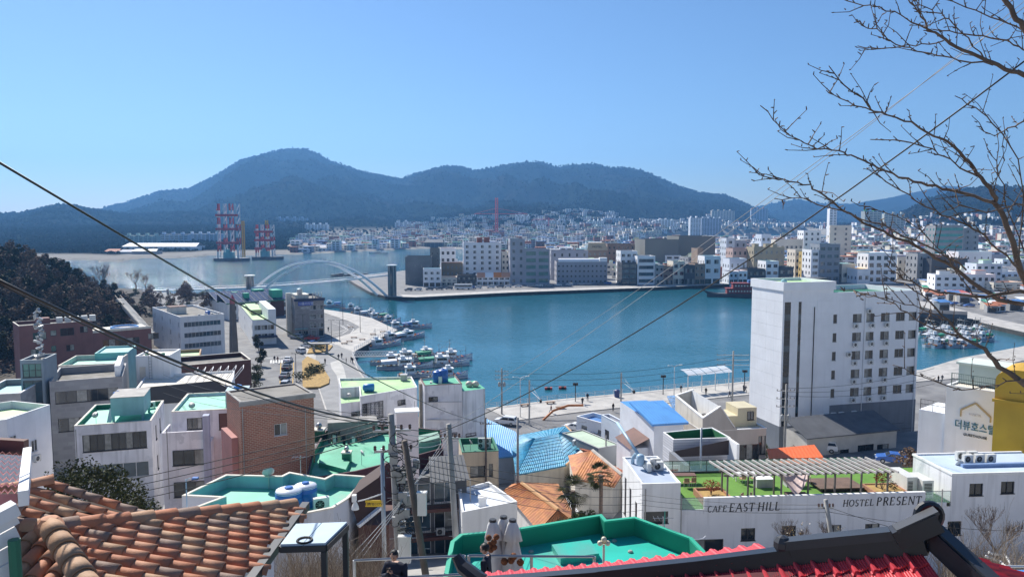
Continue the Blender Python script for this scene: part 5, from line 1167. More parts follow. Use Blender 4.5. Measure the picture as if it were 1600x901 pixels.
tag(cl.make('cloth_swag',mat('pink_white_cloth',(.55,.44,.42),.85,.12,3),loc=H3(9.6,1.4,zf),rz=ah,smooth=True),'pale pink cloth swagged below the pergola rafters','cloth')
PLANT=mat('terracotta_planter',(.38,.19,.11),.85,.12,1.0)
for k,(x,y,lw,ll)in enumerate(((3.3,1.7,2.4,3.4),(18.0,2.2,2.8,2.8))):
 t=empty('raised_bed',H3(x,y,zf),['terracotta raised bed with red leaves at the cafe end','terracotta raised bed with a small red maple at the hostel end'][k],'planter',None,ah)
 b_=MB();e=.14
 for q in((-lw/2,-ll/2,lw/2,-ll/2+e),(-lw/2,ll/2-e,lw/2,ll/2),(-lw/2,-ll/2+e,-lw/2+e,ll/2-e),(lw/2-e,-ll/2+e,lw/2,ll/2-e)):b_.box(q[0],q[1],0,q[2],q[3],.55 if k==0 else .45)
 b_.make('edging',PLANT,t);b_=MB();b_.box(-lw/2+e,-ll/2+e,0,lw/2-e,ll/2-e,.38);b_.make('soil',STRAW,t)
 rnd=random.Random(k);p=H3(x-(.1 if k==0 else .4),y+(.5 if k==0 else 0),zf+.38);b_=MB()
 for q in range(5):b_.tube([(0,0,0),(rnd.uniform(-.2,.2),rnd.uniform(-.2,.2),.5),(rnd.uniform(-.6,.6),rnd.uniform(-.6,.6),1.0)],[.03,.02,.01],4)
 tr=empty('red_leaved_shrub',p,['red leaved shrub in the cafe end raised bed','small round maple with rust red leaves in the hostel end raised bed'][k],'shrub');b_.make('stems',TREEBARK,tr);b_=MB();leaf_clump(b_,(0,0,.75 if k==0 else 1.1),.75,260,.09,rnd,.55 if k==0 else .7);b_.make('foliage',[LEAFR,LEAFR2],tr)
p=H3(18.7,2.5,zf+.38);tr=empty('dark_bush',p,'low dark green bush beside the small round maple','shrub');b_=MB();leaf_clump(b_,(0,0,.25),.4,120,.08,random.Random(9));b_.make('foliage',[LEAFD,LEAFD2],tr)
b_=MB();b_.box(0,0,0,.9,2.6,1.55,0);b_.box(.95,-.6,0,1.9,1.5,1.45,0)
vc=empty('plant_cabinet',H3(w-.7+.2,1.7,zf),'tall white cabinets with grilles between the raised bed and the room block','cabinet',None,ah);b_.make('casing',ACW,vc)
b_=MB()
for k in range(8):b_.box(1.1,-.62,.3+.12*k,1.75,-.605,.37+.12*k);b_.box(.1,-.015,.3+.12*k,.5,-.002,.37+.12*k)
b_.make('grille',BLACK,vc)
for k in range(3):ac_unit(H3(-1.75+.0*k,3.2+.75*k,hl+.02),ah+math.pi/2,'white air conditioner in the group on the narrow stair block roof','air conditioners on the stair block',1)
for k in range(2):ac_unit(H3(-.9,3.3+.9*k,hl+.02),ah,'white air conditioner of the second row on the stair block roof','air conditioners on the stair block',1)
for k in range(5):ac_unit(H3(ux(1541)+1.0*(k%3),2.6+.9*(k//3),hr+.05),ah+.1,'white air conditioner on the pale blue roof of the room block','air conditioners on the room block')
b_=MB();b_.tube([(0,0,0),(0,0,.5),(.3,0,.9),(.3,-1.2,1.0)],.16,8);b_.lathe([(.28,0),(.34,.1),(.34,.7),(.2,.85)],(.3,-1.4,.4),10);b_.tube([(.3,-1.2,1.0),(-.6,3.5,2.6)],.13,8);tag(b_.make('flue_pipe',mat('pale_blue_flue',(.35,.5,.62),.4,.1),loc=H3(xl+.5,5.2,hl),rz=ah,smooth=True),'thick pale blue flue pipe on the stair block roof','pipe')
C=at(1479,601,76);a=R(-50);w=edge_len(C,a,1556);zb=7;h=C.z-zb;d=7
gw=mat('bluish_white_wall',(.78,.80,.83),.75,.05,.5,.04,10,stain=.1)
gh=bldg('view_guesthouse','white guesthouse with large teal lettering, a gable emblem and a railed roof terrace','building',C,a,w,d,zb,C.z,gw,OFFWHITE,[],par=.12,cope=WHITE)
TEALL=mat('teal_sign_letter',(.03,.16,.24),.5,.05)
text_on(gh,'더뷰호스텔',1.0,(w*.21,-.05,h-4.1),0,TEALL,.05,0,.80,align='LEFT');text_on(gh,'GUESTHOUSE',.34,(w*.40,-.05,h-4.75),0,LET,.03,align='LEFT');text_on(gh,'HOSTEL',.30,(w*.50,-.05,h-2.65),0,SIGNW,.03,align='LEFT')
b_=MB();gx=[(w*.33,h-2.9),(w*.33,h-2.25),(w*.62,h-1.35),(w*.93,h-2.5),(w*.93,h-3.0)]
for p,q in zip(gx,gx[1:]):b_.beam((p[0],-.06,p[1]),(q[0],-.06,q[1]),.1,.16)
b_.make('gable_emblem',mat('gold_trim',(.42,.33,.18),.5,.05),gh)
b_=MB();b_.box(-.3-2.3,.2,-3,-.02,5,h-3.0,0);b_.make('side_wing',gw,gh)
rail('roof_railing',[onroof(C,a,.4,.1,C.z+.03),onroof(C,a,w-.1,.1,C.z+.03)],1.25,'dark green roof railing on the white guesthouse',mat('dark_green_railing',(.06,.12,.11),.5,.05),1.6,2,.03,.16)
rail('terrace_railing',[onroof(C,a,-2.5,.3,C.z-3),onroof(C,a,-.1,.3,C.z-3)],1.1,'short dark railing on the side terrace of the guesthouse',DSTEEL,1.2,2,.025,.14)
b_=MB();b_.box(.2,2.4,h,w,5.6,h+1.9,0);b_.prism([(.0,2.2),(w,2.2),(w,5.8),(0,5.8)],h+1.9,h+2.1,1);b_.make('roof_room',[mat('pale_mint_wall',(.52,.62,.58),.8,.05),mat('pale_mint_roof',(.62,.70,.63),.7,.05)],gh)
for k in range(4):b_=MB();b_.beam((w*.1+2*k,-.09,.2),(w*.1+2*k,-.09,1.9),.7,.06);
b_=MB();b_.face([(0,-1.2,2.8),(w,-1.2,2.8),(w,0,3.2),(0,0,3.2)]);b_.make('pink_awning',mat('faded_pink_awning',(.55,.25,.2),.8,.1),gh)
C=at(1553,640,68);a=R(-42);C.z=at(1553,592,68).z;YELW=mat('mustard_yellow_wall',(.56,.33,.035),.75,.08,.5,.04,10,stain=.12)
h=C.z-7;yb=empty('yellow_building',(C.x,C.y,7),'mustard yellow building with a curved roof edge at the right side','building',None,a)
b_=MB();pr_=[(0,h)]+[(.0+1.6*(1-math.cos(t*math.pi/12)),h+1.0*math.sin(t*math.pi/12))for t in range(1,7)]+[(7,h+1.0)]
b_.face([(0,0,-3),(7,0,-3)]+[(x,0,z)for x,z in reversed(pr_)])
for p,q in zip(pr_,pr_[1:]):b_.face([(p[0],0,p[1]),(q[0],0,q[1]),(q[0],5,q[1]),(p[0],5,p[1])])
b_.face([(0,0,-3),(0,0,h),(0,5,h),(0,5,-3)]);b_.make('wall',YELW,yb)
b_=MB();b_.box(-.15,-.25,h-2.0,7,.0,h-1.75);b_.box(2.7,-.15,-3,2.95,.0,h-2.0);b_.make('moulding',YELW,yb);link('window',win_mesh(.9,1.6,1,FRAMED),yb,(3.4,-.03,h-4.6))
# foreground roofs
def tile_mat(name,c0,c1):
 m=mat(name,c0,.75,.14,3.0,.15,40)
 n=m.node_tree.nodes;l=m.node_tree.links;b=n['Principled BSDF'];old=b.inputs['Base Color'].links[0].from_socket
 tc=n.new('ShaderNodeTexCoord');sp=n.new('ShaderNodeSeparateXYZ');l.new(tc.outputs['Object'],sp.inputs[0])
 nz_=n.new('ShaderNodeTexNoise');nz_.inputs['Scale'].default_value=9;l.new(tc.outputs['Object'],nz_.inputs['Vector'])
 ad=n.new('ShaderNodeMath');ad.operation='MULTIPLY_ADD';ad.inputs[1].default_value=.25;l.new(nz_.outputs[0],ad.inputs[0]);l.new(sp.outputs[1],ad.inputs[2])
 r=n.new('ShaderNodeMapRange');r.inputs[1].default_value=-.02;r.inputs[2].default_value=.22;l.new(ad.outputs[0],r.inputs[0])
 x=n.new('ShaderNodeMix');x.data_type='RGBA';l.new(r.outputs[0],x.inputs[0]);x.inputs[6].default_value=(*c1,1);l.new(old,x.inputs[7]);l.new(x.outputs[2],b.inputs['Base Color']);return m
TM=[tile_mat('orange_terracotta',(.48,.185,.09),(.40,.15,.08)),tile_mat('orange_and_grey_terracotta',(.46,.185,.095),(.18,.125,.10)),tile_mat('tan_terracotta',(.46,.27,.155),(.40,.23,.13)),tile_mat('tan_and_grey_terracotta',(.46,.28,.165),(.20,.13,.095)),tile_mat('grey_terracotta',(.27,.18,.135),(.34,.20,.13)),tile_mat('peach_terracotta',(.52,.25,.14),(.40,.19,.105))]
def barrel_mesh(r0,r1,L,m,n=9,th=.016):
 mb=MB()
 for rr,fl in((1.0,1),(0.84,0)):
  b=len(mb.v)
  for y,r in((0,r0),(L*.5,(r0+r1)/2),(L,r1)):
   for k in range(n):t=math.pi*k/(n-1);mb.v.append((r*rr*math.cos(t),y,r*rr*math.sin(t)))
  for j in range(2):
   for k in range(n-1):
    q=(b+j*n+k,b+j*n+k+1,b+(j+1)*n+k+1,b+(j+1)*n+k);mb.f.append(q if not fl else q[::-1]);mb.m.append(0)
 for k in range(n-1):mb.f.append((k,k+1,3*n+k+1,3*n+k));mb.m.append(0)
 return mb.mesh('tile',m,True)
BT=[barrel_mesh(.118,.095,.44,m)for m in TM];RT=[barrel_mesh(.15,.135,.46,m)for m in TM]
rnd=random.Random(11)
def lay(root,top,down,across,n,step,mesh_list,z_off=.0,w=None,start=0.0):
 """tiles in one column from the point top running along down (unit), lower edge first overlaps"""
 side=across.normalized();nrm=down.cross(side).normalized()
 if nrm.z<0:nrm=-nrm
 M=Matrix((side,-down,nrm)).transposed()
 if M.determinant()<0:M=Matrix((-side,-down,nrm)).transposed()
 for k in range(n):
  p=top+down*(start+step*(k+1))+nrm*(z_off+.012)
  o=link('tile',rnd.choices(mesh_list,weights=w or[6,6,3,4,3,4])[0],root);tilt=Matrix.Rotation(R(-2.5),3,'X')
  o.matrix_basis=Matrix.Translation(p)@(M@tilt).to_4x4()
Y0=11.3;AP=at(78,828,Y0);SL=.27;rr_=2.8
root=empty('tiled_roof_house',(AP.x,AP.y,AP.z-4),'terracotta barrel tiled hip roof with a stout hip ridge in the lower left corner','building');A0=Vector((0,0,4.0))
dx=Vector((1,0,-SL)).normalized();dy=Vector((0,-1,-SL)).normalized();cs_=1/math.sqrt(1+SL*SL)
UND=mat('dark_tile_underlay',(.06,.035,.025),.9,.2,2)
far_c=A0+Vector((rr_,rr_*1.02,-SL*rr_));near_c=A0+Vector((rr_+1.4,-(rr_+1.4),-SL*(rr_)))
mb=MB();e2=A0+Vector((rr_,-4.5,-SL*rr_));mb.face([A0,A0+Vector((rr_,-rr_,-SL*rr_)),far_c]);lf=A0+Vector((-3.5,0,0));mb.face([lf,lf+Vector((0,-3.2,-SL*3.2)),A0+Vector((rr_,-rr_,-SL*rr_)),A0])
mb.make('roof_underlay',UND,root)
mb=MB();mb.box(-3.4,-2.7,-3,rr_-.25,2.6,4-SL*rr_-.1);mb.make('wall',WHITE,root)
k=0;y=2.75
while y>-2.6:
 st=abs(y);n=int(math.ceil((rr_-st+.05)/cs_/.36));
 if n>0:lay(root,A0+Vector((st,y,-SL*st)),dx,Vector((0,1,0)),n,.36,BT,.0)
 y-=.262
x=-3.3
while x<2.4:
 st=max(0,x);n=int(math.ceil((2.7-st)/cs_/.36))
 if n>0:lay(root,A0+Vector((x,-st,-SL*st)),dy,Vector((1,0,0)),n,.36,BT,.0)
 x+=.262
def ridge_tiles(root,p,q,meshes,step=.38,name='ridge_tile',lift=.04,w=None):
 p=Vector(p);q=Vector(q);d=(q-p).normalized();n=int((q-p).length/step+.5);side=d.cross(Vector((0,0,1))).normalized();nr=side.cross(d).normalized()
 M=Matrix((-side,-d,nr)).transposed()
 if M.determinant()<0:M=Matrix((side,-d,nr)).transposed()
 for k in range(n):
  o=link(name,rnd.choices(meshes,weights=w or[4,4,3,3,3,3])[0],root);o.matrix_basis=Matrix.Translation(p+d*(step*(k+1))+nr*lift)@(M@Matrix.Rotation(R(-2),3,'X')).to_4x4()
ridge_tiles(root,A0,far_c+Vector((.08,.08,-.02)),RT);ridge_tiles(root,A0,A0+Vector((2.4,-2.4,-SL*2.4)),[barrel_mesh(.19,.16,.46,m)for m in TM[:4]],.40,lift=.07,w=[3,4,1,4]);ridge_tiles(root,A0,A0+Vector((-3.4,0,0)),RT,w=[1,1,4,2,1,3])
mb=MB();mb.lathe([(.24,-.05),(.22,.1),(.12,.2),(.02,.22)],A0+Vector((0,0,.0)),9);mb.make('apex_cap',TM[5],root)
mb=MB();mb.beam(A0+Vector((rr_+.24,-4.5,-SL*rr_-.03)),far_c+Vector((.24,.25,-.03)),.14,.14);mb.make('gutter',DSTEEL,root)
B0=at(80,757,15.0);root=empty('rear_tiled_roof_house',(B0.x,B0.y,B0.z-4),'smaller terracotta tiled roof rising behind the hip roof','building');b0=Vector((0,0,4))
mb=MB();mb.face([b0+Vector((-2,.2,.0)),b0+Vector((-2,-3,-.6)),b0+Vector((3,-3,-1.4)),b0+Vector((1.9,.2,-.62))]);mb.make('roof_underlay',UND,root);mb=MB();mb.box(-2,-2.6,-3,1.4,0,2.9);mb.make('wall',WHITE,root)
for k in range(9):lay(root,b0+Vector((-.05-.12*k,-.262*k,-.05*k)),Vector((1,.0,-.34)).normalized(),Vector((0,1,0)),7,.36,BT,w=[5,5,1,1,4,1])
ridge_tiles(root,b0+Vector((-.9,-.6,-.0)),b0+Vector((.15,.12,.02)),RT,w=[4,3,1,1,1,2])
W=[at(-70,782,9.5),at(27,778,9.8),at(36,712,12.6),at(-60,703,12.8)];o=W[0]-Vector((0,0,4));root=empty('pink_roof_house',o,'house at the left edge with faded pink pressed metal roof and white boarded wall','building')
P=[p-o for p in W];PINKR=mat('faded_pink_metal_roof',(.40,.14,.15),.5,.14,2,rgb2=(.46,.22,.2),mix=(.5,.7))
slope(root,P[0],P[1],P[2],P[3],PINKR,9,amp=.05,rows=8,step=.06)
mb=MB();mb.beam(P[1]+Vector((.08,0,.0)),P[2]+Vector((.08,0,.05)),.12,.2);mb.make('verge_trim',WHITE,root);mb=MB();mb.beam(P[3]+Vector((0,0,.12)),P[2]+Vector((0,.1,.12)),.12,.25);mb.make('dark_fascia',BROWNW,root)
g0,g1=at(-70,842,8.8),at(25,792,9.3);a_=math.atan2(g1.y-g0.y,g1.x-g0.x)
mb=MB()
for k in range(14):mb.beam(g0-o+Vector((0,0,-.12-.2*k)),g1-o+Vector((-.0-.0*k,0,-.12-.2*k)),.05,.17)
for b_ in(g0,g1):pass
mb.make('wall_boards',WHITE,root)
mb=MB();mb.beam(g0-o,g1-o,.2,.16);mb.make('gutter',WHITE,root);mb=MB();q=at(22,842,9.1)-o;mb.tube([q,q-Vector((0,0,3))],.07,8);mb.make('downpipe',DGREEN,root)
W=[pz(x,y,34.7)for x,y in((438,853),(509,851),(543,818),(462,821))];o=W[0]-Vector((0,0,2.6));root=empty('metal_canopy',o,'small canopy with pale blue metal panels on black posts beside the tiled roof','canopy')
P=[p-o for p in W];CAN=mat('pale_blue_metal_panel',(.46,.58,.66),.45,.08,1.5)
for i in range(2):
 mb=MB();a0,a1=P[0].lerp(P[1],i/2+.01),P[0].lerp(P[1],i/2+.49);b0,b1=P[3].lerp(P[2],i/2+.01),P[3].lerp(P[2],i/2+.49);mb.prism([(v.x,v.y)for v in(a0,a1,b1,b0)],2.6,2.64);mb.make('roof_panel',CAN,root)
mb=MB()
for p,q in zip(P,P[1:]+P[:1]):mb.beam(p-Vector((0,0,.05)),q-Vector((0,0,.05)),.06,.1)
mb.make('frame',DSTEEL,root)
for p in P[1:3]:mb=MB();mb.box(-.045,-.045,-1,.045,.045,2.5);mb.make('post',DSTEEL,root,loc=(p.x*.96,p.y*.97,0))
mb=MB();mb.tube([(.12*math.cos(t*.45),.12*math.sin(t*.45),.03)for t in range(15)],.02,5);tag(mb.make('cable_coil',BLACK,loc=pz(476,846,34.72)),'small black coil of cable lying on the pale blue canopy','cable')
rt,P_=polyb('aqua_parapet_house','house with a mint flat roof inside tall zigzag aqua parapet walls','building',[(284,774),(353,741),(440,743),(452,737),(507,747),(521,740),(578,744),(545,778),(521,793),(481,801),(414,797),(300,850),(250,812),(344,777)],25.0,15,mat('grey_white_stucco',(.60,.60,.63),.8,.06,.6,.06,10,stain=.2),TEALR,par=.72,inner=AQUA,cope=OFFWHITE)
TW=mat('white_tank_lid',(.72,.76,.82),.4,.05);TB=mat('cobalt_tank',(.03,.15,.46),.35,.08)
for k,(px_,py_,r)in enumerate(((452,797,.72),(478,789,.62))):
 t=tank(pz(px_,py_,24.28),r,1.25,['front one of the two cobalt water tanks with white tops','rear one of the two cobalt water tanks with white tops'][k],TB,'white topped cobalt tanks',TB)
 mb=MB();mb.lathe([(r*1.01,1.06),(r*.96,1.17),(r*.3,1.262)],n=18);mb.make('white_top',TW,t,True)
ac_unit(pz(502,797,24.28),.4,'cream air conditioner beside the cobalt tanks')
mb=MB();g=[at(545,778,40.5),at(592,745,42),at(598,800,41.5),at(560,820,40.5)];
rb2=empty('dark_gable_house',g[3]-Vector((0,0,4)),'dark brown gable end with a white verge beside the aqua parapet','building');gl=[p-rb2.location for p in g];mb.face([gl[0],gl[3],gl[2],gl[1]]);mb.face([gl[0],gl[1],gl[1]+Vector((0,3,0)),gl[0]+Vector((0,3,0))]);mb.make('wall',mat('dark_brown_siding',(.05,.025,.022),.8,.12),rb2)
mb=MB();mb.beam(gl[3]+Vector((0,-.1,0)),gl[2]+Vector((0,-.1,.4)),.25,.16);mb.make('verge',WHITE,rb2);mb=MB();mb.box(gl[3].x,-.0,-6,gl[2].x+.5,3,4);mb.make('lower_wall',mat('brown_red_siding',(.11,.05,.04),.8,.15,1),rb2)
VG=mat('vivid_green_roof_paint',(.012,.46,.36),.5,.1,.5,.04,6,rgb2=(.07,.36,.30),mix=(.54,.66));VGP=mat('vivid_green_parapet',(.01,.22,.14),.5,.07,.6)
gr,Pg=polyb('green_roof_house','flat roof house painted vivid green with tall stepped green parapets in the foreground','building',[(692,905),(704,846),(719,834),(802,826),(940,803),(948,812),(992,807),(1082,840),(1102,861),(1080,930),(720,960)],25.9,17,WHITE,VG,par=.85,inner=VGP,cope=mat('green_coping',(.03,.40,.25),.5,.06));o=gr.location
mb=MB();q=[pz(x,y,25.05)-o for x,y in((876,882),(936,874),(922,852),(862,860))];mb.prism([(v.x,v.y)for v in q],25.05-17,25.35-17);mb.make('raised_hatch',VG,gr)
mb=MB();q=pz(1038,850,25.1)-o;mb.box(q.x-.12,q.y-.12,q.z,q.x+.12,q.y+.12,q.z+.45);mb.tube([(q.x,q.y,q.z),(q.x,q.y,q.z+1.6)],.015,4);mb.make('antenna_block',VG,gr)
for k,(px_,py_,l)in enumerate(((770,868,'grey hose coiled on the vivid green roof beside the parasols'),(1010,838,'pale cable running along the foot of the vivid green parapet'))):
 p=pz(px_,py_,25.1);mb=MB();mb.tube([(.5*math.cos(t*.6)*(1-.02*t)+.03*t*k*4,.4*math.sin(t*.6),.03)for t in range(22)],.02,5);tag(mb.make('hose',(CABLEG,WHITE)[k],loc=p),l,'hose')
for k,(px_,py_)in enumerate(((830,862),(960,845),(985,862))):p=pz(px_,py_,25.06);mb=MB();mb.lathe([(.12,0),(.12,.05),(.07,.09)],n=10);tag(mb.make('roof_drain',CONC,loc=p),'small round drain cover on the vivid green roof','drain','drains on the vivid green roof')
REDT=mat('crimson_metal_tile',(.60,.055,.07),.5,.12,2.0,.03,12);BLK=mat('black_ridge_metal',(.013,.015,.022),.35,.12,1.5);BLKG=mat('sunlit_black_ridge_metal',(.035,.038,.045),.4,.15,1.5)  # caps and disc get a paler black: sunlight on the ridge tops put into colour
RP=[at(x,y,Y)for x,y,Y in((760,905,14.2),(830,900,13.8),(940,891,13.2),(1100,874,12.2),(1240,857,11.4),(1340,847,10.9),(1448,838,10.4))]
root=empty('red_tiled_pavilion',RP[3]-Vector((0,0,4)),'pavilion roof of crimson pressed metal tiles with thick black ridges','building');o=root.location
L=[p-o for p in RP];cum=[0]
for p,q in zip(L,L[1:]):cum.append(cum[-1]+(q-p).length)
def along(s):
 for i in range(len(cum)-1):
  if s<=cum[i+1]or i==len(cum)-2:return L[i]+(L[i+1]-L[i])*((s-cum[i])/(cum[i+1]-cum[i]))
mb=MB()
for p,q in zip(L,L[1:]):mb.beam(p-Vector((0,0,.1)),q-Vector((0,0,.1)),.24,.25)
mb.make('ridge',BLK,root)
mb=MB();s0=along(cum[-1]*.74);mb.beam(s0+Vector((0,0,.1)),L[-1]+Vector((0,0,.1)),.26,.13);mb.ball(s0+Vector((-.05,0,.1)),.14,8);mb.make('ridge_cap',BLKG,root)
e=L[-1]
mb=MB();mb.beam(e+Vector((-.45,0,-.02)),e+Vector((.08,-.1,.28)),.24,.26);mb.make('ridge_end',BLK,root)
mb=MB();mb.beam(e+Vector((-.46,-.02,.12)),e+Vector((.06,-.1,.42)),.2,.05);mb.make('ridge_end_cap',BLKG,root)
mb=MB();c=e+Vector((.06,.04,.26));mb.tube([c+Vector((.18*math.cos(t),.05,.18*math.sin(t)))for t in[x*.35-1.2 for x in range(13)]]+[c+Vector((.1,.05,-.5))],[.02]+[.05]*12+[.05],7);mb.ball(c+Vector((.12,.0,-.42)),.1,8);mb.make('ridge_end_scroll',BLK,root)
mb=MB();mb.lathe([(.165,-.03),(.165,.03)],n=16);d_=mb.make('ridge_end_disc',BLKG,root,loc=c+Vector((0,.06,0)));d_.rotation_euler=(R(90),0,0)
DN=Vector((.10,-1,-.42)).normalized();DF=Vector((-.1,1,-.20)).normalized();
def red_tile_mesh():
 mb=MB();W_,L_=.262,.37;prof=[(0,.0),(.02,.005),(.045,.05),(.07,.07),(.095,.05),(.12,.008)]+[(.12+.142*k/12,.008+(.018 if k%3==1 else 0))for k in range(1,13)]
 b=0
 for y,z in((0,.035),(-L_,.035),(-L_,-.02)):
  for x_,h_ in prof:mb.v.append((x_,y,(h_+z-(.035 if y==0 else 0))if z>0 else h_-.03))
 n=len(prof)
 for j in range(2):
  for k in range(n-1):mb.f.append((j*n+k,(j+1)*n+k,(j+1)*n+k+1,j*n+k+1));mb.m.append(0)
 return mb.mesh('tile',REDT)
RTM=red_tile_mesh()
def red_rows(dn,s_a,s_b,rows,z0):
 s=s_a
 while s<s_b:
  p=along(s);ax=(along(min(s+.26,cum[-1]))-along(s-.01 if s>.01 else 0)).normalized();nrm=ax.cross(-dn).normalized()
  if nrm.z<0:nrm=-nrm
  fw=-dn;side=fw.cross(nrm).normalized();M=Matrix((side,fw,nrm)).transposed()
  for r_ in range(rows):
   ot=link('tile',RTM,root);ot.matrix_basis=Matrix.Translation(p+Vector((0,0,z0))+dn*(.05+.35*r_))@M.to_4x4()@Matrix.Diagonal((1,1,.45 if dn.y>0 else 1,1))
  s+=.262
red_rows(DN,cum[-1]*.14,cum[-1]-.15,5,-.16);red_rows(DF,cum[-1]*.02,cum[-1]*.76,2,-.07)
mb=MB();ul=[L[1]+DN*.1-Vector((0,0,.22)),e+DN*.1-Vector((.1,0,.22))];mb.face([ul[0],ul[1],ul[1]+DN*2.2,ul[0]+DN*2.2]);mb.make('roof_underlay',mat('dark_red_underlay',(.12,.012,.02),.8,.1),root)
hp=[e+Vector((.1,-.05,.0)),e+Vector((.35,-.6,-.28)),e+Vector((.62,-1.5,-.62))]
mb=MB()
for p,q in zip(hp,hp[1:]):mb.beam(p,q,.26,.28)
mb.make('hip',BLK,root)
mb=MB()
for p,q in zip(hp,hp[1:]):mb.beam(p+Vector((0,0,.16)),q+Vector((0,0,.16)),.2,.05)
mb.make('hip_cap',BLKG,root)
for r_ in range(7):
 for k in range(6):
  dn=Vector((1,.12,-.36)).normalized();ax=Vector((.28,-.95,-.3)).normalized();nr=ax.cross(dn).normalized();nr=nr if nr.z>0 else-nr;side=(-dn).cross(nr).normalized()
  ot=link('tile',RTM,root);ot.matrix_basis=Matrix.Translation(e+Vector((.25,-.25,-.22))+ax*.262*r_+dn*.35*k)@Matrix((side,-dn,nr)).transposed().to_4x4()
mb=MB();p0=at(713,868,15.0)-o;mb.tube([p0,p0+Vector((.14,-.1,-.18)),p0+Vector((.5,-.35,-.34)),p0+Vector((1.2,-.6,-.5)),L[0]+Vector((.8,0,0))],[.1,.15,.16,.17,.16],8);mb.make('eave_hip',BLK,root)
mb=MB();q=along(cum[-1]*.5);mb.box(-4.6,-1.6,-5,3.2,1.4,2.6);mb.make('wall',BROWNW,root,loc=(0,0,0))
tg=MB();tg.box(-3.7,14.2,24,2.2,17.3,31.25);tg.box(-.9,17.3,24,1.2,18.6,31.25);tag(tg.make('lookout_path',PAVE),kind='structure')
RZ=31.25
rail('path_railing',[(-3.6,16.9,RZ),(-1.1,17.15,RZ)],1.05,'galvanised pipe railing behind the man with the phone',STEEL,1.3,2,.03)
rail('path_railing',[(-1.0,17.15,RZ),(1.9,17.1,RZ)],1.05,'galvanised pipe railing behind the folded parasols',STEEL,1.3,2,.03)
PW=mat('off_white_canvas',(.66,.64,.61),.85,.07,3,.1,25)
for k,(px_,Y)in enumerate(((770,18.0),(787,18.2),(801,18.0))):
 t=empty('folded_parasol',(xat(px_,Y,32.5),Y,RZ-.56),['leftmost of the three folded white parasols','middle one of the three folded white parasols','rightmost of the three folded white parasols'][k],'parasol','folded white parasols by the path');mb=MB();N=20;rr2=random.Random(k)
 for z,r in((.5,.25),(.9,.26),(1.3,.2),(1.6,.13),(1.63,.215),(1.86,.16),(2.0,.13),(2.08,.09)):
  for q in range(N):a_=6.283*q/N;f=1+.16*math.cos(a_*5+k)*(1 if z<2 else .2)+.05*math.cos(3*a_+z*4);mb.v.append((r*f*math.cos(a_),r*f*math.sin(a_),z+(-.0)))
 for j in range(7):
  for q in range(N):mb.f.append((j*N+q,j*N+(q+1)%N,(j+1)*N+(q+1)%N,(j+1)*N+q));mb.m.append(0)
 mb.make('canopy',PW,t,True);mb=MB();mb.tube([(0,0,0),(0,0,2.12)],.025,6);mb.lathe([(.09,2.08),(.085,2.14)],n=8);mb.make('pole',DSTEEL,t)
mb=MB()
for dx_,dz_ in((0,0),(.1,.07),(-.02,.17),(.16,.19),(.03,-.12),(.11,-.06)):mb.ball((dx_,0,dz_),.075,8)
tag(mb.make('ball_garland',mat('brown_rope_balls',(.22,.075,.025),.9,.25,12,.4,40),loc=(xat(765,17.4,32.2),17.4,32.45),smooth=True),'bunch of brown rope balls hanging beside the parasols','decoration')
mb=MB()
for dx_,dz_ in((0,0),(.16,.03),(.22,.12),(.38,-.02)):mb.ball((dx_,0,dz_),.09,8)
tag(mb.make('ball_garland',MATS['brown_rope_balls'],loc=(xat(788,17.5,32),17.5,32.0),smooth=True),'brown rope balls at the foot of the parasols','decoration')
t=empty('globe_lamp',pz(943,893,31.4),'cream lamp post with a cluster of globe lights in front of the green roof','street lamp');t.location.z=31.0;q=t.location;zz=at(943,848,q.y).z-q.z
GLB=mat('cream_globe_glass',(.72,.66,.48),.35,.04);mb=MB();mb.tube([(0,0,-2),(0,0,zz-.02)],.03,8);mb.make('post',mat('cream_lamp_post',(.66,.62,.52),.5,.05),t)
for dx_,dy_,dz_ in((0,0,.1),(-.095,0,0),(.095,0,0),(0,.09,0)):mb=MB();mb.ball((0,0,0),.066,12);mb.make('globe',GLB,t,True,loc=(dx_,dy_,zz+dz_))
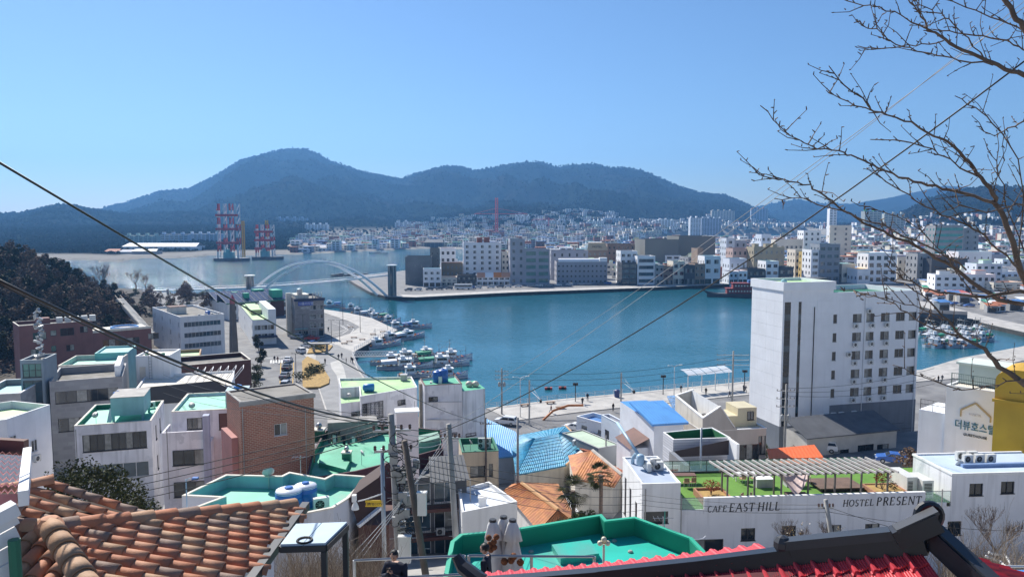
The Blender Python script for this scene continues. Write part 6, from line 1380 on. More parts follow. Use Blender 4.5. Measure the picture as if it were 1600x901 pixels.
# the two visitors
def bust(loc,rz,label,phone):
 t=empty('person',loc,label,'person',None,rz)
 if phone:ar=[(.19,0,1.40,.075),(.26,.06,1.16,.058),(.09,.24,1.28,.042),(.04,.28,1.36,.032),(-.19,0,1.40,.075),(-.27,.04,1.16,.058),(-.12,.22,1.24,.042),(-.04,.27,1.33,.032)]
 else:ar=[(.19,0,1.40,.075),(.24,.02,1.12,.056),(.22,.12,.88,.042),(.21,.16,.80,.032),(-.19,0,1.40,.075),(-.24,0,1.12,.056),(-.22,.1,.88,.042),(-.21,.14,.8,.032)]
 J=[(0,0,.95,.14,.11),(0,.01,1.16,.16,.12),(0,0,1.36,.17,.11),(0,.01,1.48,.07)]+ar+[(.1,0,.86,.1),(.11,.02,.47,.075),(.11,0,.07,.055),(.11,.13,.03,.045),(-.1,0,.86,.1),(-.11,.04,.47,.075),(-.11,0,.07,.055),(-.11,.13,.03,.045)]
 E=[(0,1),(1,2),(2,3),(2,4),(4,5),(5,6),(6,7),(2,8),(8,9),(9,10),(10,11),(0,12),(12,13),(13,14),(14,15),(0,16),(16,17),(17,18),(18,19)]
 me=skin_mesh('body',J,E,0,2)
 for m in(CLOTH[0],PANTS,SKIN):me.materials.append(m)
 for p in me.polygons:p.material_index=1 if p.center.z<.86 else(2 if p.center.z>1.475 and abs(p.center.x)<.08 else 0);p.use_smooth=True
 link('body',me,t)
 tilt=R(14)if phone else R(3)
 hd=MB();S=14;Rg=12
 for j in range(Rg+1):
  v=j/Rg;z=-.125+.245*v;
  rad=math.sqrt(max(0.0004,1-((v-.56)/(.56 if v<.56 else .44))**2));wx=.076*rad*(.78+.22*min(1,v*1.9));wy=.096*rad*(.80+.2*min(1,v*1.6))
  for k in range(S):
   a_=6.283*k/S;x_,y_=math.cos(a_)*wx,math.sin(a_)*wy
   if k==S//4 or k==S//4+1:pass
   f=math.exp(-(x_/.016)**2)*(1 if y_>0 else 0);y_+=f*(.022*math.exp(-((v-.40)/.07)**2)+.009*math.exp(-((v-.22)/.035)**2))-(.010*math.exp(-((abs(x_)-.031)/.014)**2)*math.exp(-((v-.52)/.05)**2)if y_>0 else 0)
   hd.v.append((x_,y_+.01,z))
 for j in range(Rg):
  for k in range(S):hd.f.append((j*S+k,j*S+(k+1)%S,(j+1)*S+(k+1)%S,(j+1)*S+k));hd.m.append(0)
 hd.f.append(tuple(reversed(range(S))));hd.m.append(0);hd.f.append(tuple(range(Rg*S,Rg*S+S)));hd.m.append(0)
 ho=hd.make('head',SKIN,t,True,loc=(0,.035,1.625));ho.rotation_euler=(-tilt,0,0)
 fe=MB()
 for s in(-1,1):fe.ball((s*.031,.092,.003),.011,6,0,.7);fe.box(s*.031-.016,.094,.022,s*.031+.016,.101,.028,1)
 fe.make('eyes',[BLACK,HAIR],ho);mo=MB();mo.box(-.022,.093,-.073,.022,.099,-.066);mo.make('mouth',mat('lip',(.30,.11,.09),.6,0),ho)
 er=MB()
 for s in(-1,1):er.ball((s*.078,.0,-.01),.022,6,0,1.3)
 er.make('ears',SKIN,ho,True)
 hr=MB();rr3=random.Random(2);hr.ball((0,-.006,.035),.096,14,0,.98)
 hr.v=[(x_*.93,y_*1.06-(.016 if y_>.05 and z_<.07 else 0),z_+.012*math.sin(x_*90)*math.sin(y_*70))for x_,y_,z_ in hr.v]
 keep=[f for f in hr.f if not(sum(hr.v[i][1]for i in f)/len(f)>.035 and sum(hr.v[i][2]for i in f)/len(f)<.068)and sum(hr.v[i][2]for i in f)/len(f)>-.05]
 hr.f=keep;hr.m=[0]*len(keep);hr.make('hair',HAIR,ho,True)
 for sx,(hx,hy,hz)in((1,ar[3][:3]),(-1,ar[7][:3])):
  c_=Vector((hx,hy,hz));hj=[(*c_,.026),(*(c_+Vector((-sx*.012,.03,.045))),.03)];he=[(0,1)];b_=c_+Vector((-sx*.012,.03,.045))
  if not phone:b_=c_+Vector((0,.02,-.06));hj[1]=(*b_,.028)
  up=Vector((-sx*.35,.25,.9)).normalized()if phone else Vector((0,.35,-.9)).normalized();lat=Vector((0,.9,-.3)).normalized()if phone else Vector((.15,.9,.3)).normalized()
  for fi,(ln,of)in enumerate(((.066,-.026),(.075,-.009),(.07,.009),(.055,.026))):
   i0=len(hj);k0=b_+lat*of+up*.018;hj+=[(*k0,.0105),(*(k0+up*ln*.55),.0095),(*(k0+up*ln*.75+Vector((-sx*.03,.0,0))),.008)];he+=[(1,i0),(i0,i0+1),(i0+1,i0+2)]
  i0=len(hj);k0=c_+lat*-.028+up*.01;hj+=[(*(k0+lat*-.012),.011),(*(k0+lat*-.03+up*.035),.0095)];he+=[(0,i0),(i0,i0+1)]
  hm=skin_mesh('hand',hj,he,0,1);hm.materials.append(SKIN)
  for p in hm.polygons:p.use_smooth=True
  link('hand',hm,t)
 if phone:
  mb=MB();mb.box(-.037,-.005,-.075,.037,.005,.075,0);mb.box(-.033,-.008,-.068,.033,-.006,.068,1)
  ph=tag(mb.make('mobile_phone',[BLACK,GLASS]),'dark mobile phone held up by the man below the poles','phone');M=Matrix.Translation(Vector(loc))@Matrix.Rotation(rz,4,'Z');p=M@Vector((0,.33,1.43));ph.location=p;ph.rotation_euler=(R(-25),0,rz)
 return t
Yp=15.9;bust((xat(617,Yp,32.7),Yp,RZ),math.pi-.25,'black haired man in a dark navy coat looking at a phone held near his face',True)
Yp=16.2;bust((xat(760,Yp,32.7),Yp,RZ),R(78),'black haired visitor in a dark navy coat seen from the side by the parasols',False)
# poles
PY=33.0
def pole_at(px_,ytop,Y,r,m,label,xb=None,**kw):
 T=at(px_,ytop,Y);zb=ground(T.x,Y)-2;lean=(0,0)
 if xb is not None:bx=xat(xb[0],Y,at(xb[0],xb[1],Y).z);zz_=at(xb[0],xb[1],Y).z;k_=(T.x-bx)/(T.z-zz_);lean=(k_*(T.z-zb),0);
 return crossarm_pole('utility_pole',(T.x-lean[0],Y,zb),T.z-zb,r,m,label,'utility poles among the near houses',lean=lean,**kw),T
p1,T1=pole_at(611,646,32,.19,POLEC,'stout concrete pole with crossarms and a nest of cables in front of the green terrace',(624,880),arms=2,armw=1.6,rz=.15)
p2,T2=pole_at(632,688,30,.17,WOODP,'leaning weathered wooden pole hung with cable boxes',(664,890),arms=0)
p3,T3=pole_at(701,662,38,.19,POLEC,'concrete pole with white insulators right of the cable nest',(715,880),arms=1,armw=1.0)
p4,T4=pole_at(597,700,34,.12,STEEL,'slim galvanised pole carrying the camera arm and yellow sign',(601,880),arms=0,step=False)
p5,T5=pole_at(759,652,92,.15,WOODP,'thin brown pole by the tan house',None,arms=1,armw=1.4)
p6,T6=pole_at(809,652,80,.17,POLEC,'tall grey pole in front of the cyan tiled roof',None,arms=0)
p7,T7=pole_at(1290,780,45,.17,POLEC,'grey pole in front of the hostel lettering',(1298,832),arms=1,armw=.9)
p8,T8=pole_at(1096,668,80,.14,STEEL,'slim pole beside the green floored parapet roof',None,arms=0,step=False)
p9,T9=pole_at(1229,600,108,.2,POLEC,'concrete pole with transformers and wires before the hotel tower',None,arms=3,armw=2.6,trafo=True)
p10,T10=pole_at(784,575,150,.2,POLEC,'waterfront pole with crossarms and a pair of transformers beyond the white house',None,arms=3,armw=2.6,trafo=True)
p11,T11=pole_at(1146,548,152,.2,POLEC,'waterfront pole with three crossarms left of the hotel',None,arms=3,armw=6.5)
p12,T12=pole_at(947,680,105,.14,POLEC,'thin pole beside the dark green awnings',None,arms=0)
nest=empty('cable_nest',T1-Vector((0,0,3)),'tangle of junction boxes and looped cables slung between the two middle poles','cable bundle');rnd=random.Random(21);mb=MB();bx_=MB()
for k in range(42):
 z=rnd.uniform(-2.2,2.2);c_=Vector((rnd.uniform(.1,1.0),rnd.uniform(-.6,.1),z));r=rnd.uniform(.15,.5);a0=rnd.uniform(0,6);mb.tube([c_+Vector((r*math.cos(a0+t*.6),rnd.uniform(-.05,.05),r*.7*math.sin(a0+t*.6)))for t in range(8)],.018,4,cap=False)
for k in range(16):c_=Vector((rnd.uniform(.05,1.1),rnd.uniform(-.5,0),rnd.uniform(-2,2)));s=rnd.uniform(.08,.2);bx_.box(c_.x-s,c_.y-.08,c_.z-s*1.4,c_.x+s,c_.y+.08,c_.z+s*1.2)
mb.make('looped_cables',CABLE,nest);bx_.make('junction_boxes',FRAMEG,nest)['kind']='stuff'
for px_,py_,Y,wd,hh,l in((660,785,29.6,.35,.9,'white meter cabinet strapped to the leaning wooden pole'),(633,856,31,.5,1.1,'cream electrical cabinet at the foot of the concrete pole'),(620,868,31.2,.3,.4,'small grey box below the cream cabinet')):
 q=at(px_,py_,Y);mb=MB();mb.box(-wd/2,-.22,-hh/2,wd/2,.0,hh/2);mb.box(-wd/2-.03,-.25,hh/2,wd/2+.03,.03,hh/2+.04);tag(mb.make('electrical_cabinet',ACW,loc=q),l,'cabinet')
q=at(636,661,66);mb=MB();mb.box(-.95,-.6,-1.9,.95,.6,0,0);mb.box(-1.05,-.7,0,1.05,.7,.12,1);mb.box(-.95,-.6,-6,.95,.6,-1.9,0);tag(mb.make('white_chimney_stack',[mat('pinkish_white_render',(.68,.60,.60),.8,.06),WHITE],loc=q+Vector((0,0,1.1)),rz=.2),'plain pinkish white stack standing behind the pole tops','chimney')
ca=empty('camera_arm',at(597,781,33.8),'white traffic camera on a short arm with a yellow sign','camera');mb=MB();mb.tube([(0,0,.3),(-.7,0,.05),(-1.1,0,-.05)],.03,6);mb.make('arm',FRAMEW,ca)
mb=MB();mb.box(-1.35,-.12,-.05,-1.17,.12,.25,0);mb.lathe([(.17,-.42),(.16,-.3),(.1,-.15),(.05,-.06)],(-1.22,0,0),10);mb.make('camera_head',WHITE,ca)
sb_=MB();sb_.box(-.75,-.06,-.28,-.02,-.03,.02);sgn=sb_.make('sign_plate',mat('yellow_sign',(.70,.45,.02),.5,.04),ca);text_on(ca,'TIP',.2,(-.66,-.065,-.22),0,LET,.004,align='CENTER');text_on(ca,'방범CCTV',.14,(-.28,-.065,-.2),0,LET,.004)
lamp_post((xat(293,40,24),40,at(293,770,40).z-3.5),3.5+(at(293,748,40).z-at(293,770,40).z),math.pi,'pale blue lamp arm with a blue shade behind the tiled roof','lane lamps',mat('pale_blue_pole',(.45,.6,.7),.5,.05),((-.25,.05),),BLUEP,.05)
tag(lamp_post((xat(900,120,5),120,2),6,0,'x','y'),'grey lamp post at the car park edge by the cyan roof','street lamp','car park lamps')
# cables
def pc(pts):return[at(x,y,Y)for x,y,Y in pts]
def cpix(a_,b_,s,r,label,m=None,n=18,group='overhead cables'):return cable(sag(at(*a_),at(*b_),s,n),r,label,m,group)
cpix((-30,237,9),(800,660,75),1.2,.017,'long single cable falling from the upper left edge across the bay and hostel',mat('green_black_cable',(.012,.03,.026),.5,0))
cpix((-40,420,12),(611,660,32),.55,.033,'thickest black cable sweeping from the left edge to the concrete pole')
cpix((-40,424,12.2),(611,664,32.1),.6,.016,'second cable strapped under the thickest black cable')
cpix((1640,66,14),(632,695,30),.9,.017,'black cable rising to the upper right edge over the harbour')
cpix((1640,-18,50),(780,592,149),1.2,.03,'thin pale cable rising to the top right edge',CABLEG)
cpix((1640,-30,30),(701,668,38),.6,.012,'second thin pale cable rising to the top right corner',CABLEG)
for k in range(4):cpix((-30,792+9*k,40),(611,652+7*k,32),.25+.1*k,.02,'black cable of the bundle crossing the left house fronts',group='cables across the left house fronts')
for k in range(5):cpix((640,712+8*k,30),(1005,752+11*k,57),.35+.1*k,.014,'thin cable of the bundle from the wooden pole to the cafe',group='cables from the wooden pole to the cafe')
for k in range(3):cpix((255,585+14*k,100),(611,652+4*k,32),.6,.016,'thin cable slanting over the mint roofs to the concrete pole',group='cables over the mint roofs')
for k in range(4):cpix((611,664+6*k,32),(701,668+6*k,38),.2+.08*k,.018,'pale drooping cable between the two concrete poles',CABLEG if k%2 else CABLE,group='cables between the concrete poles')
for k in range(3):cpix((701,674+8*k,38),(540,905-14*k,26),.15,.014,'pale service cable dropping from the right concrete pole to the lower left',CABLEG,group='service cables dropping left')
for k in range(3):cpix((784,582+9*k,150),(1146,556+9*k,152),1.6,.035,'wire along the waterfront between the two crossarm poles',group='waterfront wires')
for k in range(3):cpix((1146,556+9*k,152),(1180,556+8*k,156),.1,.035,'short wire from the waterfront pole to the hotel',group='short hotel wires')
for k in range(3):cpix((1229,606+6*k,108),(1460,575+12*k,112),.8,.025,'thin wire crossing the lower hotel windows',group='wires before the hotel')
for k in range(2):cpix((1290,790+8*k,45),(1640,880-50*k,40),.3,.014,'thin wire from the lettering pole to the right edge',group='wires from the lettering pole')
for k in range(3):cpix((1290,788+6*k,45),(1000,772+8*k,57),.25,.014,'thin wire from the lettering pole across the cafe name',group='wires across the cafe name')
# buildings across the harbour
LILAC=mat('lilac_grey_facade',(.40,.40,.44),.75,.08,.1);PALEB=mat('pale_blue_facade',(.64,.69,.76),.75,.06,.1);TANF=mat('tan_facade',(.42,.36,.25),.8,.08,.1);DARKF=mat('near_black_facade',(.075,.078,.088),.6,.15,.2)
WHF=mat('white_facade',(.86,.86,.87),.75,.06,.1);CREAMF=mat('cream_facade',(.74,.67,.56),.8,.08,.1);GREYF=mat('mid_grey_facade',(.33,.335,.34),.8,.1,.1);BROWNF=mat('brown_facade',(.30,.21,.155),.8,.12,.15);CHARF=mat('dark_olive_grey_facade',(.20,.20,.185),.8,.08,.05);REDF=mat('brick_red_facade',(.30,.11,.08),.8,.1,.2)
TERR=mat('terracotta_far_roof',(.45,.16,.08),.8,.12,.2);AQR=mat('aqua_far_roof',(.22,.45,.45),.7,.1,.2);BLR=mat('blue_far_roof',(.08,.22,.50),.6,.1,.2);GRR=mat('green_far_roof',(.06,.32,.20),.7,.1,.2)
def midb(label,xl,xr,ytop,Y,wall,roof=None,rows=3,cols=3,yaw=6,d=12,wf=.5,hf=.45,left=True,fr=None,gl=None,z0=1.6,ground_shop=False,par=.7,name='harbour_building',cat='building'):
 C,a,w,d=pixb(None,xl,xr,ytop,Y,yaw,d=d);h=C.z-z0
 if h<2.5:h=2.5
 fh=(h-1.0)/max(rows,1);ws=[]
 for r_ in range(rows):
  for c in range(cols):
   cw=w/cols;ww=cw*wf;wh=min(fh*hf,2.4)
   if ground_shop and r_==0:ww,wh=cw*.82,min(fh*.72,3.2)
   ws.append(wb('f',cw*c+(cw-ww)/2,fh*r_+(.3 if ground_shop and r_==0 else fh*.32),ww,wh,2 if ww>1.6 else 1))
 if left:
  nl=max(1,int(d/4))
  for r_ in range(rows):
   for c in range(nl):ws.append(wb('l',d/nl*(c+.3),fh*r_+fh*.32,d/nl*.35,min(fh*hf,1.8),1))
 return bldg(name,label,cat,Vector((C.x,C.y,z0)),a,w,d,z0,z0+h,wall,roof or CONCROOF,ws,par=par,fr=fr or FRAMEG,gl=gl),C,a,w,d
def lettered(b,body,size,u,v,m,xs=1.0):return text_on(b[0],body,size,(u,-.06,v),0,m,.02,0,xs)
midb('windowless grey concrete warehouse at the tip of the far quay',633,674,401,462,mat('grey_block_wall',(.20,.20,.205),.85,.1,.2),rows=2,cols=4,wf=.16,hf=.2,d=16,yaw=4)
midb('slim dark grey tower beside the quay tip warehouse',672,687,388,474,CHARF,rows=5,cols=2,wf=.25,hf=.3)
midb('small white three storey building at the quay tip',661,689,420,445,WHF,AQR,rows=3,cols=3,ground_shop=True)
midb('stepped white building with a red roof behind the tan block',688,712,388,520,WHF,TERR,rows=4,cols=3)
midb('tan brick building with orange roof edge beside the white eight storey hotel',690,723,411,478,mat('tan_brick_far',(.30,.22,.14),.8,.1,.2),TERR,rows=3,cols=5,wf=.35)
midb('small shop with a brown tiled roof on the far quay',690,714,433,456,CREAMF,TERR,rows=2,cols=3,ground_shop=True)
midb('wide black fronted two storey shop on the far quay',715,746,430,458,DARKF,rows=2,cols=4,wf=.8,hf=.6,ground_shop=True,fr=FRAMED)
b=midb('shop row with orange and white awnings along its roof on the far quay',745,797,430,458,WHF,rows=2,cols=6,wf=.7,ground_shop=True)
mb=MB()
for k in range(4):mb.face([(b[3]*k/4+.05,-1.0,b[0]['h']-1.2),(b[3]*(k+1)/4-.05,-1.0,b[0]['h']-1.2),(b[3]*(k+1)/4-.05,.6,b[0]['h']+1.6),(b[3]*k/4+.05,.6,b[0]['h']+1.6)],[0,1,2,0][k])
mb.make('awnings',[mat('peach_awning',(.62,.30,.18),.7,.05),WHF,mat('bright_orange_awning',(.72,.24,.06),.7,.05)],b[0])
b=midb('white eight storey hotel with brick coloured roof boxes on the far quay',724,783,379,478,WHF,rows=7,cols=5,wf=.36,hf=.5,yaw=5)
for x in(.36,.55):roof_box(b[0],b[3]*x,1,3.4,4,4.0,REDF,name='roof_box')
midb('narrow cream block squeezed right of the white eight storey hotel',784,796,394,480,CREAMF,rows=5,cols=2)
midb('tall lilac grey office tower on the far quay',797,820,373,462,LILAC,rows=6,cols=2,wf=.35,gl=GLASSB)
midb('lilac grey office with planted window bays beside the tall tower',820,859,389,463,LILAC,rows=5,cols=2,wf=.78,hf=.55,gl=GLASSG)
midb('plain grey lilac block behind the bank on the far quay',861,919,391,500,LILAC,rows=4,cols=5,wf=.25)
b=midb('grey bank building with a curved white roof and three rows of small windows',870,949,409,468,mat('pale_lilac_facade',(.36,.36,.40),.75,.06,.1),rows=4,cols=12,wf=.42,hf=.36,yaw=2,d=16)
mb=MB();W_=b[3]
for k in range(6):t0,t1=math.pi*k/12,math.pi*(k+1)/12;mb.face([(1,2.2-2.4*math.cos(t0),b[0]['h']+2*math.sin(t0)),(W_*.84,2.2-2.4*math.cos(t0),b[0]['h']+2*math.sin(t0)),(W_*.84,2.2-2.4*math.cos(t1),b[0]['h']+2*math.sin(t1)),(1,2.2-2.4*math.cos(t1),b[0]['h']+2*math.sin(t1))])
mb.box(W_*.85,.2,b[0]['h']-.5,W_-.1,5,b[0]['h']+2.4);mb.make('curved_roof',WHF,b[0])
b=midb('brown motel with a sloping beige mansard carrying its sign',918,949,391,560,BROWNF,rows=4,cols=4,wf=.4,name='motel')
mb=MB();h_=b[0]['h'];mb.face([(-.5,-.4,h_),(b[3]+.5,-.4,h_),(b[3]-1.2,2.4,h_+5.4),(1.2,2.4,h_+5.4)]);mb.face([(1.2,2.4,h_+5.4),(b[3]-1.2,2.4,h_+5.4),(b[3]-1.2,9,h_+5.4),(1.2,9,h_+5.4)]);ms_=mb.make('mansard',mat('beige_mansard',(.55,.42,.26),.8,.08,.2),b[0])
tx=text_on(b[0],'MOTEL',2.3,(b[3]*.5,.35,h_+1.8),0,LET,.03,0,1.0);tx.rotation_euler=(R(62),0,0)
midb('long brown stepped roof building right of the beige motel sign',949,992,381,575,BROWNF,rows=5,cols=6,wf=.4)
midb('white fronted corner building with dark upper glazing by the far alley',970,996,392,470,WHF,rows=5,cols=3,wf=.6,gl=GLASS)
midb('dark glazed four storey shopfront by the far alley',972,995,410,460,DARKF,rows=4,cols=2,wf=.85,hf=.65,gl=GLASSB)
midb('white building with blue glazed bands and a tall sign fin on the far quay',996,1024,400,462,WHF,rows=4,cols=1,wf=.82,hf=.5,gl=GLASSB)
midb('low dark shop with a green roof tent on the far quay',1024,1037,414,462,GREYF,GRR,rows=3,cols=2,ground_shop=True)
midb('grey brown shophouse with signs on the far quay',1037,1052,416,462,BROWNF,rows=3,cols=2,wf=.7,ground_shop=True)
midb('pale green topped shophouse on the far quay',1052,1070,408,463,CREAMF,AQR,rows=3,cols=2,wf=.6,ground_shop=True)
midb('dark shuttered shophouse on the far quay',1070,1086,414,462,DARKF,rows=2,cols=2,wf=.7,ground_shop=True)
midb('brown shophouse with a balcony on the far quay',1086,1102,412,463,BROWNF,rows=3,cols=2,wf=.6,ground_shop=True)
midb('white shophouse with an aqua roof and red signs on the far quay',1101,1126,400,464,WHF,AQR,rows=3,cols=2,wf=.55,ground_shop=True)
midb('large plain dark olive block above the shophouses, left one',1008,1061,374,575,CHARF,rows=1,cols=1,wf=.02,hf=.02,left=False,d=30)
midb('large plain dark olive block above the shophouses, right one',1061,1118,369,590,CHARF,rows=1,cols=1,wf=.02,hf=.02,left=False,d=30)
midb('dark brown slim stack building before the olive blocks',1090,1099,388,505,BROWNF,rows=1,cols=1,wf=.1,left=False)
midb('tall pale blue slim building right of the olive blocks',1135,1148,372,545,PALEB,rows=6,cols=1,wf=.4)
midb('grey brown block beside the tall pale blue slim building',1148,1167,376,552,LILAC,rows=5,cols=2,wf=.3)
midb('pinkish building with red curved roof behind the blue white house',1145,1176,388,510,mat('pinkish_facade',(.50,.36,.32),.8,.08,.2),TERR,rows=4,cols=4,wf=.35)
midb('pale blue house with square windows on the far quay',1140,1167,404,485,PALEB,AQR,rows=2,cols=3,wf=.3)
midb('small house with a rust orange roof on the far quay, left one',1140,1153,424,466,PALEB,TERR,rows=2,cols=2,ground_shop=True)
midb('small house with a rust orange roof on the far quay, right one',1154,1168,423,466,WHF,TERR,rows=2,cols=2,ground_shop=True)
b=midb('tan fortress like building with stepped turrets on the far shore',1178,1226,386,500,TANF,rows=4,cols=6,wf=.4,hf=.4)
for x in(.02,.38,.62):roof_box(b[0],b[3]*x,.2,b[3]*.14,4,3.0,TANF,name='turret')
midb('low dark seafood shop with blue sign on the far quay',1168,1196,420,468,DARKF,rows=2,cols=3,wf=.7,ground_shop=True)
midb('white narrow building with a green roof box on the far quay',1197,1217,408,470,WHF,GRR,rows=3,cols=2,wf=.6,ground_shop=True)
midb('black cube shop with a pale roof edge on the far quay',1218,1240,417,470,DARKF,AQR,rows=2,cols=2,wf=.7,ground_shop=True)
midb('cream corner building with a long flat roof by the far street',1243,1267,390,520,CREAMF,WHF,rows=4,cols=3,wf=.5)
midb('mustard yellow slim building by the far street',1262,1271,394,500,mat('mustard_facade',(.58,.42,.14),.8,.08,.2),rows=4,cols=1,wf=.4)
midb('white slim building attached to the grey glazed block',1268,1281,390,478,WHF,rows=5,cols=1,wf=.6)
midb('grey block with wide ribbon windows right of the far street',1281,1313,381,478,mat('grey_blue_facade',(.27,.30,.34),.75,.08,.1),AQR,rows=5,cols=3,wf=.68,gl=GLASSB)
midb('tall beige slab building standing above the right quarter',1297,1331,352,640,CREAMF,rows=8,cols=2,wf=.2,yaw=-20)
midb('white stepped apartment block left of the tall beige slab',1256,1283,360,700,WHF,rows=6,cols=3,wf=.35)
midb('white blue house with roof tanks among the mid city roofs',1190,1205,366,640,PALEB,rows=4,cols=2)
midb('long pale low block with a strip of windows near the far strait',1212,1255,374,680,CREAMF,rows=2,cols=6)
midb('grey white building with arched openings behind the bare branches',1357,1402,396,470,WHF,AQR,rows=4,cols=4,wf=.6,hf=.55)
midb('cream office block behind the arched building',1403,1436,402,500,CREAMF,rows=3,cols=4,wf=.4)
b=midb('grey building carrying a tall blue vertical sign',1434,1456,396,478,GREYF,rows=4,cols=2,wf=.4)
mb=MB();mb.box(b[3]*.8,-.4,4,b[3]*.8+2.2,-.1,b[0]['h']*.62);mb.make('vertical_sign',mat('blue_vertical_sign',(.08,.16,.42),.6,.2,.8),b[0])
b=midb('teal glazed office tower behind the bare branches',1462,1506,352,620,GREYF,rows=7,cols=1,wf=.96,hf=.82,gl=mat('teal_curtain_glass',(.05,.30,.28),.15,.15,.2,spec=.7),yaw=8)
midb('grey slab adjoining the teal glazed tower',1506,1530,356,630,GREYF,rows=7,cols=2,wf=.4)
b=midb('large black sloping hall below the teal glazed tower',1456,1512,404,470,DARKF,rows=1,cols=2,wf=.3,left=False)
midb('white house with a blue side right of the black hall',1498,1550,393,500,WHF,AQR,rows=3,cols=5,wf=.2,hf=.25)
midb('pale building with open arcades at the right shore',1553,1602,441,410,CREAMF,TERR,rows=3,cols=3,wf=.55,ground_shop=True)
midb('beige house with terraces right of the arcaded building',1560,1625,420,470,CREAMF,rows=4,cols=4,wf=.4)
midb('long grey market hall roof behind the black hall',1540,1610,398,540,LILAC,BLR,rows=2,cols=5)
for i,(x0,x1,y,Y,l,m)in enumerate([(1446,1462,438,452,'small kiosk with blue roof and white side among the right shore stalls',BLR),(1470,1500,428,468,'low shed with red roof edge on the right shore',TERR),(1525,1552,440,440,'shed with a bright blue roof on the right shore',BLR),(1500,1524,431,450,'white box shed on the right shore',WHF),(1575,1600,432,440,'market stall shed with blue roof near the right edge',BLR),(1340,1360,420,468,'shed with yellow canopy on the far right quay',mat('yellow_canopy',(.6,.35,.05),.7,.1)),(1316,1336,412,480,'white round cornered house near the grey glazed block',AQR),(1338,1352,418,490,'pale tank like house on the far right quay',BLR)]):
 midb(l,x0,x1,y,Y,WHF if i%2 else CREAMF,m,rows=1,cols=2,wf=.5,hf=.5,par=.1,name='quayside_shed')
b=midb('pink walled kiosk with a coral roof on the seawall',1492,1518,478,372,mat('pale_pink_wall',(.58,.50,.50),.8,.06),rows=1,cols=2,wf=.4,par=.05,d=7)
slope(b[0],(-.5,-.6,b[0]['h']),(b[3]+.5,-.6,b[0]['h']),(b[3]+.5,8,b[0]['h']+1.6),(-.5,8,b[0]['h']+1.6),mat('coral_roof',(.55,.14,.12),.7,.08),10,amp=.03)
# far houses, one mesh each
def far_mesh(w,d,h,wall,roof,kind,rnd):
 mb=MB();mb.box(0,0,-4,w,d,h,0,False)
 if kind==0:
  mb.box(.3,.3,h,w-.3,d-.3,h+.05,1)
  for q in((0,0,w,.3),(0,d-.3,w,d),(0,.3,.3,d-.3),(w-.3,.3,w,d-.3)):mb.box(q[0],q[1],h,q[2],q[3],h+.8,0)
  if rnd.random()<.7:x=w*rnd.uniform(.1,.5);mb.box(x,d*.3,h,x+w*.35,d*.7,h+2.6,0);mb.box(x-.1,d*.3-.1,h+2.6,x+w*.35+.1,d*.7+.1,h+2.8,1)
  if rnd.random()<.5:mb.lathe([(.8,0),(.8,1.6),(.3,1.9)],(w*.75,d*.5,h),8,3)
 else:
  r=h+min(w,d)*.28
  mb.face([(-.4,-.4,h),(w+.4,-.4,h),(w*.8,d/2,r),(w*.2,d/2,r)],1);mb.face([(w+.4,d+.4,h),(-.4,d+.4,h),(w*.2,d/2,r),(w*.8,d/2,r)],1);mb.face([(-.4,d+.4,h),(-.4,-.4,h),(w*.2,d/2,r)],1);mb.face([(w+.4,-.4,h),(w+.4,d+.4,h),(w*.8,d/2,r)],1)
 fl=max(1,int(h/3.1));n=max(2,int(w/3.2))
 for k in range(fl):
  z=h*(k+.35)/fl
  for i in range(n):
   x=w*(i+.25)/n;mb.face([(x,-.03,z),(x+w/n*.5,-.03,z),(x+w/n*.5,-.03,z+h/fl*.42),(x,-.03,z+h/fl*.42)],2)
  for i in range(max(1,int(d/4))):y=d*(i+.3)/max(1,int(d/4));mb.face([(-.03,y+1.2,z),(-.03,y,z),(-.03,y,z+1.2),(-.03,y+1.2,z+1.2)],2)
 return mb.mesh('far_house',[wall,roof,GLASS,BLUEP])
rnd=random.Random(42);VAR=[]
wallset=[(WHF,'white'),(WHF,'white'),(CREAMF,'cream'),(PALEB,'pale blue'),(CREAMF,'cream'),(LILAC,'lilac grey'),(REDF,'brick red'),(GREYF,'grey'),(TANF,'tan')];roofset=[(GRR,'green'),(AQR,'aqua'),(TERR,'terracotta'),(BLR,'blue'),(CONCROOF,'grey'),(LGREENR,'pale green')]
for k in range(46):
 wl,rf=wallset[k%9],rnd.choice(roofset);kind=1 if(rf[1]in('terracotta','blue')and rnd.random()<.6)else 0
 small=k%2==0;w_,d_,h_=(rnd.uniform(7,11),rnd.uniform(7,10),rnd.uniform(3.5,7.5))if small else(rnd.uniform(10,18),rnd.uniform(9,13),rnd.uniform(8,14))
 VAR.append((far_mesh(w_,d_,h_,wl[0],rf[0],kind,rnd),'small' if small else 'taller',wl[1],rf[1],w_))
def put_far(x,y,z,yaw,region,group):
 v=rnd.choice(VAR);return tag(link('far_house',v[0],None,(x,y,z),yaw),'%s %s house with a %s roof %s'%(v[1],v[2],v[3],region),'house','%s, %s %s %s'%(group,v[1],v[2],v[3]))
used=[]
def free(px,Y,r):
 for a_,b_ in used:
  if abs(a_-px)<r and abs(b_-Y)<Y*.035:return False
 used.append((px,Y));return True
n=0
while n<262:
 px=rnd.uniform(690,1660);Y=500+1300*rnd.random()**1.5
 if px<800 and Y>660:continue
 if px<760 and Y>560:continue
 if 1215<px<1245 and Y<700:continue
 back=(H-1.6)*1200/(interp([(690,412),(720,408),(790,401),(900,391),(1100,372),(1300,372),(1700,372)],px)-HZ)
 if Y>back-25:continue
 if not free(px,Y,9*1200/Y*1.15):continue
 put_far((px-800)/1200*Y,Y,1.6,rnd.choice([0,.1,.25,-.1,-.2,.4]),'behind the far quay','houses behind the far quay');n+=1
for k in range(30):
 px,Y=rnd.uniform(1440,1650),rnd.uniform(400,560);put_far((px-800)/1200*Y,Y,1.6,rnd.uniform(-.4,.4),'on the right shore','houses on the right shore')
